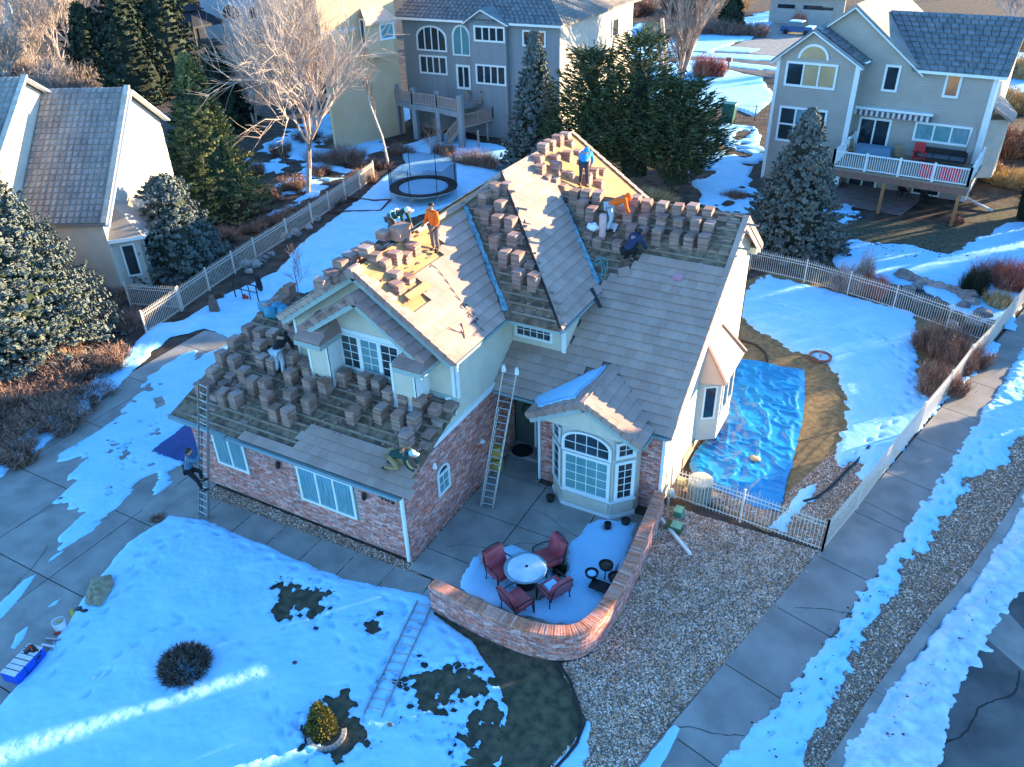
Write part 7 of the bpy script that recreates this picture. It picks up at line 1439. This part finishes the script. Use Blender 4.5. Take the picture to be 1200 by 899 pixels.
patio_chair(642, 665, math.radians(-32), 'burgundy cushioned chair behind the snowy table, farthest from the wall')
patio_chair(589, 680, math.radians(68), 'burgundy cushioned chair at the left of the snowy table')
patio_chair(607, 715, math.radians(155), 'burgundy cushioned chair nearest the brick wall with its back to it')
c_ = patio_chair(648, 701, math.radians(-115), 'burgundy cushioned chair at the right of the table with snow on its seat')
part('snow_cover', MB().hexa([(-.2, -.22, .535), (.2, -.22, .535), (.2, .12, .50), (-.2, .12, .50)], [(-.17, -.2, .575), (.17, -.2, .575), (.17, .1, .545), (-.17, .1, .545)]), SNOW, c_, local=True)
# black wire planters / fire bowls by the wall
P = G(705, 690, .06); pl = thing('plant_stand', 'black metal stand holding three round planters by the patio wall', 'plant stand', P)
for i, (dx, dy, z_, r) in enumerate(((-.05, .42, .62, .24), (.42, .10, .60, .26), (-.36, .02, .50, .22))):
    c = P+Vector((dx, dy, z_)); part('planter_bowl', MB().lathe(c-Vector((0, 0, .16)), [(r*.5, 0), (r*.9, .10), (r, .20), (r-.02, .21), (r*.8, .13), (r*.4, .10)], 16), DARKM, pl)
    if i < 2: part('soil', MB().lathe(c-Vector((0, 0, .05)), [(r*.7, 0), (r*.7, .05)], 12), SOIL, pl)
    else: part('snow_cover', MB().lathe(c-Vector((0, 0, .05)), [(r*.75, 0), (r*.6, .06)], 12), SNOW, pl)
    part('leg', MB().tube(P+Vector((dx*.7, dy*.7, 0)), c-Vector((0, 0, .14)), .018, n=6), DARKM, pl)
part('base', MB().obox(P+Vector((.0, -.18, .30)), Vector((1, 0, 0)), Vector((0, 1, 0)), Vector((0, 0, 1)), .3, .2, .03).bar(P+Vector((0, -.18, 0)), P+Vector((0, -.18, .3)), .05), DARKM, pl)
tw = MB(); rr = random.Random(4)
for i in range(14): a = P+Vector((.15, .62, .0)); tw.tube(a, a+Vector((rr.uniform(-.2, .2), rr.uniform(-.2, .2), rr.uniform(.5, .95))), .008, .003, 4)
part('dry_stems', tw, TWIGB, pl)
for px, py, r, lab in ((712, 619, .13, 'small round dark pot in the patio snow near the bay window'), (733, 615, .17, 'larger dark pot in the corner between the bay and the wall'), (645, 587, .16, 'dark round pot on the concrete left of the bay')):
    P = G(px, py, .06); t = thing('plant_pot', lab, 'pot', P); part('pot', MB().lathe(P, [(r*.7, 0), (r, .22), (r*.92, .23), (r*.8, .16)], 14), DARKM, t); part('soil', MB().lathe(P+Vector((0, 0, .14)), [(r*.78, 0), (r*.78, .03)], 12), SOIL, t)
shx, shy = gp(571, 664); shrub(shx, shy, .30, .55, mat('frost_twigs', (.50, .55, .58), .9, rnd=.3), 'small frosted dry shrub at the left end of the patio snow', 301, n=200, w=.008)
shx, shy = gp(655, 672); shrub(shx, shy, .28, .5, SPRD, 'small dark bush behind the right patio chair', 302, n=260, w=.014)
P = G(583, 549, .06); t = thing('water_heater', 'yellow cylindrical barrel standing behind the tall ladder in the porch', 'barrel', P); YB = mat('yellow_barrel', (.40, .30, .08), .6); part('barrel', MB().lathe(P, [(.24, 0), (.26, .3), (.26, .9), (.22, 1.1)], 16), YB, t); part('hoop', MB().lathe(P+Vector((0, 0, .55)), [(.265, 0), (.265, .05)], 16), DARKM, t); t.name = 'barrel'
P = G(612, 528, .23); single('door_mat', MB().lathe(P, [(.42, 0), (.42, .02)], 20), DARKM, 'dark oval mat on the porch step below the green door', 'door mat')
# ================================================================ TRAMPOLINE
c = Vector((-19.7, 30.2, 0)); TR = thing('trampoline', 'round black trampoline with a sagging safety net in the back yard snow', 'trampoline', c); R_ = 2.4
part('jumping_mat', MB().lathe(c+Vector((0, 0, .80)), [(R_*.80, 0), (R_*.80, .02)], 32), DARKM, TR); part('snow_cover', MB().lathe(c+Vector((0, 0, .825)), [(R_*.72, 0), (R_*.66, .05)], 32), SNOW, TR)
pad = MB()
for i in range(32):
    a0, a1 = 2*PI*i/32, 2*PI*(i+1)/32; q = [c+Vector((r_*math.cos(a), r_*math.sin(a), .84)) for r_, a in ((R_*.78, a0), (R_*.78, a1), (R_, a1), (R_, a0))]; pad.hexa(q, [v+Vector((0, 0, .05)) for v in q])
part('edge_pad', pad, mat('black_pad', (.01, .012, .016), .6), TR)
ring = [c+Vector((R_*1.0*math.cos(2*PI*i/32), R_*1.0*math.sin(2*PI*i/32), .83)) for i in range(33)]; part('frame_ring', MB().path(ring, .035, 6), METAL, TR)
for i in range(8):
    a = 2*PI*i/8+.2; p = c+Vector((R_*1.02*math.cos(a), R_*1.02*math.sin(a), 0)); part('leg', MB().tube(p, p+Vector((0, 0, .83)), .03, n=6), METAL, TR); part('net_pole', MB().tube(p+Vector((0, 0, .4)), p+Vector((0, 0, 2.75)), .028, n=6), DARKM, TR)
NETM = bpy.data.materials.new('safety_net'); NETM.use_nodes = True; nn_ = NETM.node_tree; bb_ = nn_.nodes['Principled BSDF']; bb_.inputs['Base Color'].default_value = (.02, .022, .03, 1); bb_.inputs['Alpha'].default_value = .42; bb_.inputs['Roughness'].default_value = .8
net = MB()
for i in range(32):
    a0, a1 = 2*PI*i/32+.2, 2*PI*(i+1)/32+.2; s0, s1 = .25*math.sin(a0*4)**2, .25*math.sin(a1*4)**2
    net.poly([c+Vector((R_*1.0*math.cos(a0), R_*1.0*math.sin(a0), .85)), c+Vector((R_*1.0*math.cos(a1), R_*1.0*math.sin(a1), .85)), c+Vector((R_*math.cos(a1), R_*math.sin(a1), 2.7-s1)), c+Vector((R_*math.cos(a0), R_*math.sin(a0), 2.7-s0))])
part('safety_net', net, NETM, TR)
# garden bed frame in the back snow
fr_ = MB(); q = [G(x, y, .12) for x, y in ((388, 249), (402, 231), (438, 236), (458, 235), (446, 248), (388, 249))]; 
t = thing('garden_bed', 'brown edged raised garden bed showing through the back yard snow', 'garden bed', q[0])
for a, b in zip(q, q[1:]): part('edging', MB().bar(a, b, .12, .22), mat('dark_brown_edge', (.09, .04, .035), .8), t)
# small black frame rack and red toy behind the garage
P = G(292, 352); t = thing('metal_rack', 'black tubular sports goal frame in the snow behind the garage', 'goal frame', P)
A = [G(x, y) for x, y in ((277, 351), (304, 357))]; B = [Vector((p.x, p.y, 1.15)) for p in (A[0]+Vector((-.1, .9, 0)), A[1]+Vector((-.1, .9, 0)))]
part('frame', MB().path([A[0], A[0]+Vector((0, 0, 1.1)), A[1]+Vector((0, 0, 1.1)), A[1], A[0]], .035, 6).path([A[0]+Vector((0, 0, .7)), A[1]+Vector((0, 0, .7))], .025, 6), DARKM, t)
for f in (.33, .66): part('upright', MB().tube(A[0].lerp(A[1], f), A[0].lerp(A[1], f)+Vector((0, 0, 1.1)), .025, n=6), DARKM, t)
P = G(290, 352); single('toy', MB().blob(P+Vector((0, -.1, .22)), .20, .14, .18, .3, seed=3), mat('red_toy', (.50, .05, .03), .5), 'small red toy at the foot of the black frame', 'toy', smooth=True)
P = G(306, 345); single('speaker_post', MB().blob(P+Vector((0, 0, .7)), .2, .16, .5, .2, seed=2), DARKM, 'dark upright bundle beside the black frame behind the garage', 'bundle')
x, y = gp(252, 366); t = thing('garden_statue', 'small brown bear-like garden sculpture standing in the snow strip', 'statue', (x, y, .05)); BRN = mat('brown_statue', (.17, .11, .09), .9)
part('body', MB().lathe((x, y, .05), [(.30, 0), (.26, .15), (.24, .55), (.15, .72)], 12).blob((x, y, .88), .16, .15, .15, .15, seed=1), BRN, t); part('base', MB().blob((x+.05, y, .08), .42, .3, .1, .3, seed=4), BRN, t)
x, y = gp(259, 351); shrub(x, y, .25, .5, TWIGB, 'small dark clump just behind the brown garden sculpture', 310, n=250)
# ================================================================ THINGS ON THE DRIVEWAY
CRT = [mat('crate_white', (.60, .64, .66), .6), mat('crate_blue', (.01, .08, .50), .4)]
P0 = G(12, 802, .05); P1 = G(38, 775, .05); u = (P1-P0).normalized(); s = Vector((u.y, -u.x, 0))
for i, lab in enumerate(('nearest', 'middle', 'farthest')):
    c = P0+u*(.22+.36*i)+Vector((0, 0, .17)); t = thing('carton', f'blue carton with a white top on the driveway edge, {lab} of three', 'box', c, 'three blue and white cartons on the driveway'); part('carton_body', MB().obox(c, u, s, Vector((0, 0, 1)), .17, .26, .17), CRT[1], t); part('carton_lid', MB().obox(c+Vector((0, 0, .185)), u, s, Vector((0, 0, 1)), .165, .25, .013), CRT[0], t)
    part('strap', MB().obox(c+Vector((0, 0, .2)), u, s, Vector((0, 0, 1)), .012, .262, .004), DARKM, t)
P = G(40, 772, .05); t = thing('backpack', 'black and red tool bag slumped beside the blue cartons', 'bag', P); part('bag', MB().blob(P+Vector((0, 0, .2)), .32, .27, .22, .35, seed=6), DARKM, t, smooth=True); part('strap', MB().path([P+Vector((-.2, 0, .3)), P+Vector((0, .05, .5)), P+Vector((.2, 0, .3))], .02), RC, t)
P = G(58, 757, .05); t = thing('tool_pile', 'small heap of hand tools with a red handle at the snow edge', 'tools', P)
for i, (a, b, m_) in enumerate((((-.3, .1, .05), (.2, .25, .12), METAL), ((-.2, -.1, .05), (.25, .0, .1), CRT[0]), ((.0, .2, .05), (.3, -.1, .08), METAL), ((-.25, .35, .04), (-.1, .45, .06), RC))): part('tool', MB().bar(P+Vector(a), P+Vector(b), .06, .05), m_, t)
P = G(72, 737, .05); t = thing('bucket', 'white bucket with a yellow tool in it on the driveway', 'bucket', P); part('pail', MB().lathe(P, [(.15, 0), (.19, .34), (.175, .345), (.14, .06)], 18), CRT[0], t); part('contents', MB().lathe(P+Vector((0, 0, .27)), [(.17, 0), (.16, .03)], 14), mat('pale_fill', (.40, .46, .45), .8), t); part('tool', MB().bar(P+Vector((-.05, 0, .3)), P+Vector((.09, .05, .36)), .06), YB, t)
a, b = G(83, 715, .07), G(88, 727, .07); single('spirit_level', MB().bar(a, b, .10, .07), mat('yellow_level', (.60, .42, .06), .5), 'yellow level lying on the driveway between bucket and tan tarp', 'level')
P = G(98, 717, .08); t = thing('tool_belt', 'dark and yellow tool belt by the tan sheet at the snow edge', 'tool belt', P); part('pouch', MB().blob(P, .25, .16, .09, .4, seed=7), DARKM, t); part('handle', MB().bar(P+Vector((-.1, -.15, 0)), P+Vector((.3, .0, .02)), .06), YB, t)
tarp('canvas_sheet', [(100, 710), (108, 682), (134, 678), (138, 690), (122, 717), (103, 715)], mat('tan_canvas', (.30, .27, .18), .9, bump=.5), 'tan canvas sheet bunched at the corner of the driveway and snow', amp=.28, seed=9, z=.20, res=.05, sc=.4)
x, y = gp(186, 610); shrub(x, y, .28, .22, TWIGB, 'tuft of dead weeds at the snow corner of the driveway', 311, n=220, upright=.2)
# ================================================================ PEOPLE
SKIN = mat('skin', (.42, .22, .14), .6)
def skin_mesh(name, verts, edges, radii, m, root=0, sub=1):
    me = bpy.data.meshes.new(name); me.from_pydata([tuple(v) for v in verts], edges, []); o = bpy.data.objects.new(name, me); COL.objects.link(o)
    sm = o.modifiers.new('s', 'SKIN'); sv = me.skin_vertices[0].data
    for i, r in enumerate(radii): sv[i].radius = (r if isinstance(r, tuple) else (r, r)); sv[i].use_root = (i == root)
    ss = o.modifiers.new('b', 'SUBSURF'); ss.levels = sub; ss.render_levels = sub
    bpy.context.view_layer.update(); dg = bpy.context.evaluated_depsgraph_get(); nm = bpy.data.meshes.new_from_object(o.evaluated_get(dg))
    bpy.data.objects.remove(o); nm.name = name; nm.materials.clear(); nm.materials.append(m); nm.polygons.foreach_set('use_smooth', [True]*len(nm.polygons)); return nm
POSES = {   # hip, chest, neck, head, L/R shoulder offset via axis, elbows, hands, knees, feet (x right, y forward, z up)
 'stand': dict(pel=(0, 0, .93), ch=(0, .03, 1.32), nk=(0, .05, 1.48), hd=(0, .10, 1.62), el=[(-.26, .05, 1.12), (.26, .08, 1.12)], ha=[(-.22, .26, .98), (.20, .30, 1.02)], kn=[(-.11, .04, .50), (.11, .02, .50)], ft=[(-.13, 0, .07), (.13, -.04, .07)]),
 'bend': dict(pel=(0, -.10, .88), ch=(0, .30, 1.10), nk=(0, .44, 1.14), hd=(0, .58, 1.14), el=[(-.25, .48, .85), (.25, .46, .85)], ha=[(-.15, .60, .62), (.16, .60, .60)], kn=[(-.12, .05, .48), (.12, -.02, .47)], ft=[(-.14, -.05, .07), (.15, -.15, .07)]),
 'crouch': dict(pel=(0, -.12, .36), ch=(0, .18, .68), nk=(0, .32, .78), hd=(0, .44, .84), el=[(-.28, .38, .48), (.28, .36, .5)], ha=[(-.14, .58, .28), (.18, .60, .26)], kn=[(-.18, .25, .42), (.18, .22, .40)], ft=[(-.15, -.06, .07), (.16, -.04, .07)]),
 'kneel': dict(pel=(0, -.22, .50), ch=(0, .20, .66), nk=(0, .36, .68), hd=(0, .50, .64), el=[(-.26, .42, .42), (.26, .40, .42)], ha=[(-.16, .56, .12), (.16, .62, .12)], kn=[(-.14, .08, .12), (.14, .05, .12)], ft=[(-.15, -.42, .08), (.15, -.44, .08)]),
 'climb': dict(pel=(0, -.20, .92), ch=(0, -.10, 1.30), nk=(0, -.06, 1.46), hd=(0, .0, 1.60), el=[(-.30, .10, 1.20), (.30, .14, 1.34)], ha=[(-.20, .28, 1.32), (.20, .34, 1.58)], kn=[(-.14, .14, .62), (.14, .0, .46)], ft=[(-.12, .12, .27), (.12, .06, .02)]),
 'walk': dict(pel=(0, 0, .90), ch=(0, .12, 1.27), nk=(0, .17, 1.42), hd=(0, .25, 1.55), el=[(-.27, .10, 1.08), (.27, .26, 1.10)], ha=[(-.24, .34, .96), (.20, .46, 1.00)], kn=[(-.11, .20, .52), (.11, .02, .48)], ft=[(-.12, .16, .07), (.12, -.22, .08)])}
def person(P, yaw, pose, label, top, legs, hat=None, hood=False, hair=None, scale=1.0, hatm=None, stripes=None, shoe=None):
    p = {k: ([Vector(q) for q in v] if isinstance(v, list) else Vector(v)) for k, v in POSES[pose].items()}
    t = thing('person', label, 'person', P, None, yaw); t.scale = (scale,)*3
    up = (p['nk']-p['ch']).normalized(); sh = [p['ch'].lerp(p['nk'], .75)+Vector((sx*.19, 0, 0)) for sx in (-1, 1)]; hp = [p['pel']+Vector((sx*.10, 0, -.03)) for sx in (-1, 1)]
    V = [p['pel'], p['pel'].lerp(p['ch'], .5), p['ch'], p['nk'], p['nk'].lerp(p['hd'], .55), p['hd'], p['hd']+(p['hd']-p['nk']).normalized()*.10]; Rr = [(.14, .11), (.125, .10), (.16, .11), .055, .055, .095, .07]; E = [(0, 1), (1, 2), (2, 3), (3, 4), (4, 5), (5, 6)]
    def add(v, r, a): V.append(v); Rr.append(r); E.append((a, len(V)-1)); return len(V)-1
    fwd = Vector((0, 1, 0)); add(p['hd']+fwd*.105+Vector((0, 0, -.01)), .018, 5)       # nose
    for i in (0, 1):
        sx = (-1, 1)[i]; add(p['hd']+Vector((sx*.10, 0, 0)), .022, 5)                     # ears
        a = add(sh[i], .062, 2); a = add(p['el'][i], .046, a); h_ = p['ha'][i]; wr_ = p['el'][i].lerp(h_, .9); a = add(wr_, .030, a); d = (h_-p['el'][i]).normalized(); palm = add(h_+d*.03, (.036, .018), a)
        s_ = d.cross(Vector((0, 0, 1)));
        if s_.length < .1: s_ = Vector((1, 0, 0))
        s_.normalize()
        for k in range(4): f = h_+d*(.075+.012*(1.5-abs(k-1.3)))+s_*(k-1.5)*.021; a2 = add(f, .0095, palm); add(f+d*.035+Vector((0, 0, -.018)), .008, a2)
        a2 = add(h_+d*.035-s_*.045*sx, .011, palm); add(h_+d*.07-s_*.055*sx, .009, a2)
        a = add(hp[i], .085, 0); a = add(p['kn'][i], .058, a); a = add(p['ft'][i], .040, a); add(p['ft'][i]+Vector((0, .14, -.03)), .038, a)
    link('body', skin_mesh('body', V, E, Rr, SKIN, 0), t)
    # face: eyes and mouth
    fc = MB()
    for sx in (-1, 1): fc.blob(p['hd']+Vector((sx*.035, .088, .02)), .012, .008, .009, 0, n=6, m=4)
    fc.box(p['hd'].x-.025, p['hd'].x+.025, p['hd'].y+.082, p['hd'].y+.092, p['hd'].z-.05, p['hd'].z-.043); part('face', fc, DARKM, t, local=True)
    # jacket
    V = [p['pel']+Vector((0, 0, -.02)), p['pel'].lerp(p['ch'], .5), p['ch'], p['nk']+(p['nk']-p['ch']).normalized()*-.02]; Rr = [(.175, .145), (.165, .14), (.20, .145), .085]; E = [(0, 1), (1, 2), (2, 3)]
    for i in (0, 1):
        a = add(sh[i]+Vector((0, 0, .0)), .088, 2); a = add(p['el'][i], .068, a); add(p['el'][i].lerp(p['ha'][i], .86), .050, a)
    j = link('jacket', skin_mesh('jacket', V, E, Rr, top, 1), t)
    if stripes:
        sb_ = MB(); c0, c1 = p['pel'].lerp(p['ch'], .35), p['pel'].lerp(p['ch'], .8)
        for c in (c0, c1):
            ax = (p['ch']-p['pel']).normalized(); xs = Vector((1, 0, 0)); ys = ax.cross(xs)
            k = [c+xs*.185*math.cos(2*PI*i/12)+ys*.16*math.sin(2*PI*i/12) for i in range(13)]; sb_.path(k, .022, 5)
        part('reflective_band', sb_, stripes, j, local=True)
    V = [p['pel']+Vector((0, 0, .02))]; Rr = [(.165, .135)]; E = []
    for i in (0, 1): a = add(hp[i], .108, 0); a = add(p['kn'][i], .078, a); add(p['kn'][i].lerp(p['ft'][i], .93), .058, a)
    link('trousers', skin_mesh('trousers', V, E, Rr, legs, 0), t)
    for i in (0, 1): part('shoe', MB().blob(p['ft'][i]+Vector((0, .07, -.025)), .055, .15, .055, 0, n=10, m=6), shoe or DARKM, t, smooth=True, local=True)
    hc = p['hd']+Vector((0, -.01, .035))
    if hat: part('cap', MB().blob(hc+Vector((0, 0, .015)), .118, .125, .105, 0, n=12, m=6).hexa([hc+Vector((-.09, .07, .0)), hc+Vector((.09, .07, .0)), hc+Vector((.07, .21, -.02)), hc+Vector((-.07, .21, -.02))], [hc+Vector((-.09, .07, .02)), hc+Vector((.09, .07, .02)), hc+Vector((.07, .21, .0)), hc+Vector((-.07, .21, .0))]), hat, t, smooth=True, local=True)
    elif hood: part('hood', MB().blob(hc+Vector((0, -.03, -.02)), .130, .130, .150, 0, n=12, m=8), top, t, smooth=True, local=True)
    else: part('hair', MB().blob(hc+Vector((0, -.02, .015)), .108, .112, .095, .1, n=12, m=6), hair or DARKM, t, smooth=True, local=True)
    return t
ORNG = mat('orange_hoodie', (.85, .13, .01), .8, var=.05); NAVY2 = mat('navy_jacket', (.02, .035, .09), .8); BLUEH = mat('blue_hoodie', (.03, .28, .55), .8); JEAN = mat('light_jeans', (.32, .42, .50), .85, c2=(.42, .52, .60)); JEAND = mat('dark_jeans', (.03, .04, .06), .85); KHAKI = mat('khaki_trousers', (.32, .24, .12), .85); GREEN = mat('dark_green_jacket', (.012, .05, .045), .8); GREYT = mat('grey_trousers', (.14, .12, .12), .85); BLACKC = mat('black_cloth', (.012, .012, .015), .8)
HV = mat('reflective_tape', (.55, .75, .55), .4); SLATEB = mat('slate_blue_jacket', (.06, .14, .22), .8)
def feet(px, pl): P = OP(px, *pl); return P+Vector((0, 0, .05))
person(feet((511, 296), PL_GE), math.radians(170), 'stand', 'man in a bright orange hoodie standing on the sunlit front gable', ORNG, GREYT, hair=DARKM)
person(Vector((-4.0, WX(462, 272, -4.0).y, zat(PL_GW, -4.0, 0)+.1)), math.radians(-75), 'bend', 'man in a green and black striped jacket and white cap stooping over the tiles', GREEN, GREYT, hat=mat('white_cap', (.6, .62, .62), .8), stripes=HV)
pb = MB(); Pq = feet((470, 281), PL_GE); single('tile_bundle', MB().obox(Pq+Vector((0, 0, .25)), Vector((1, 0, 0)), Vector((0, 1, 0)), Vector((0, 0, 1)), .22, .32, .22), STACK, 'dark grey block of tiles in front of the stooping man', 'tile stack')
person(feet((684, 219), PL_HE), math.radians(15), 'bend', 'man in a blue hooded top and dark jeans near the highest ridge', BLUEH, JEAND, hood=True).scale = (1.08,)*3
person(feet((716, 271), PL_R3), math.radians(-60), 'bend', 'man in an orange hoodie and pale jeans bending over the upper stacks', ORNG, JEAN, hood=True).scale = (1.08,)*3
person(feet((737, 306), PL_R3), math.radians(-25), 'crouch', 'man in navy clothes crouching at the top edge of the laid tiles', NAVY2, BLACKC, scale=1.12)
person(feet((468, 551), PL_G), math.radians(-80), 'kneel', 'man in a dark green jacket and pale cap kneeling on the laid garage tiles', GREEN, KHAKI, hat=mat('pale_cap', (.35, .52, .52), .8), scale=1.05)
person(feet((331, 438), PL_G), math.radians(10), 'bend', 'man in black with light jeans working among the garage roof stacks', BLACKC, JEAN, hair=DARKM, scale=1.08)
lad_u = (LD-LC).normalized(); Pc = LC+(LD-LC)*.23
person(Pc+Vector((.42, -.40, .42)), math.radians(-38), 'climb', 'man in a slate blue jacket and black trousers climbing the left ladder', SLATEB, BLACKC, hair=DARKM, scale=1.0)
# ================================================================ UNSEEN SHADOW CASTERS ADDED BEYOND THE RIGHT EDGE (house and tree shapes)
az_ = math.radians(50); dv = Vector((math.cos(az_), math.sin(az_), 0)); cv = Vector((dv.y, -dv.x, 0))
def far_point(c, t): return cv*c+dv*t
for i, (c, w_, t_, h_) in enumerate(((13.9, 16.6, 40, 11.0), (28, 11, 44, 12))):  # unseen house blocks added to throw shade over gravel and lawn
    p = far_point(c, t_); t = thing('neighbour_house', ['pale neighbouring house across the street', 'wide neighbouring house farther down the street'][i], 'house', p); hb = h_*.68
    a, b = cv*(w_/2), dv*5
    part('wall', MB().hexa([p-a-b, p+a-b, p+a+b, p-a+b], [q+Vector((0, 0, hb)) for q in (p-a-b, p+a-b, p+a+b, p-a+b)]), STUC, t); A = a*1.0; zz_ = Vector((0, 0, hb)); zr = Vector((0, 0, h_))
    part('roof', MB().hexa([p-A-b*1.1+zz_, p+A-b*1.1+zz_, p+A+b*1.1+zz_, p-A+b*1.1+zz_], [p-A*.98-b*.05+zr, p+A*.98-b*.05+zr, p+A*.98+b*.05+zr, p-A*.98+b*.05+zr]), SLATE, t)
for i, (c, t_, h, r, pw) in enumerate(((3.85, 33, 9.6, 1.05, .15), (1.78, 34, 9.2, .42, .15), (5.15, 36, 6.2, .55, .15), (33, 52, 12, 4, .6), (38, 50, 13, 4, .6))):  # unseen trees added to block sun and leave lit strips between them
    p = far_point(c, t_); spruce(p.x, p.y, h, r, SPRD, ['broad columnar evergreen across the street beyond the right edge', 'slim columnar evergreen beside the broad one across the street', 'short columnar evergreen against the pale house across the street', 'tall dark spruce behind the wide neighbouring house', 'tallest dark spruce farther down the street'][i], 400+i, n=260, tufts=22, tl=.35, tw=.14, power=pw)
for i in [k for k in range(22) if k in (0, 1, 3, 6, 7, 11, 14, 15, 16, 17)]:  # unseen hedge added with gaps, shades the pavement and streaks the yard
    c = -14+i*.72; p = far_point(c, 36 if c > -7 else 44); h = (2.5 if c > -3.6 else 3.1)*(.78+.5*random.Random(i).random()); shrub(p.x, p.y, .55, h, SPRD, f'clipped dark hedge shrub across the street, {ORD[min(i, 17)]} place along the row', 500+i, n=420, upright=.95, w=.05, group='hedge shrubs across the street')
for i, (c, t_, h) in enumerate(((-12, 52, 13), (-15, 58, 14), (-8, 66, 12), (-18, 60, 13))):  # unseen bare trees added to break the sun into streaks
    p = far_point(c, t_); bare_tree(p.x, p.y, h, f'bare street tree beyond the right edge, {ORD[i]} of four', 420+i, trunk=.2, levels=4, spread=.5, multi=2, kids=(5, 6), group='bare street trees')
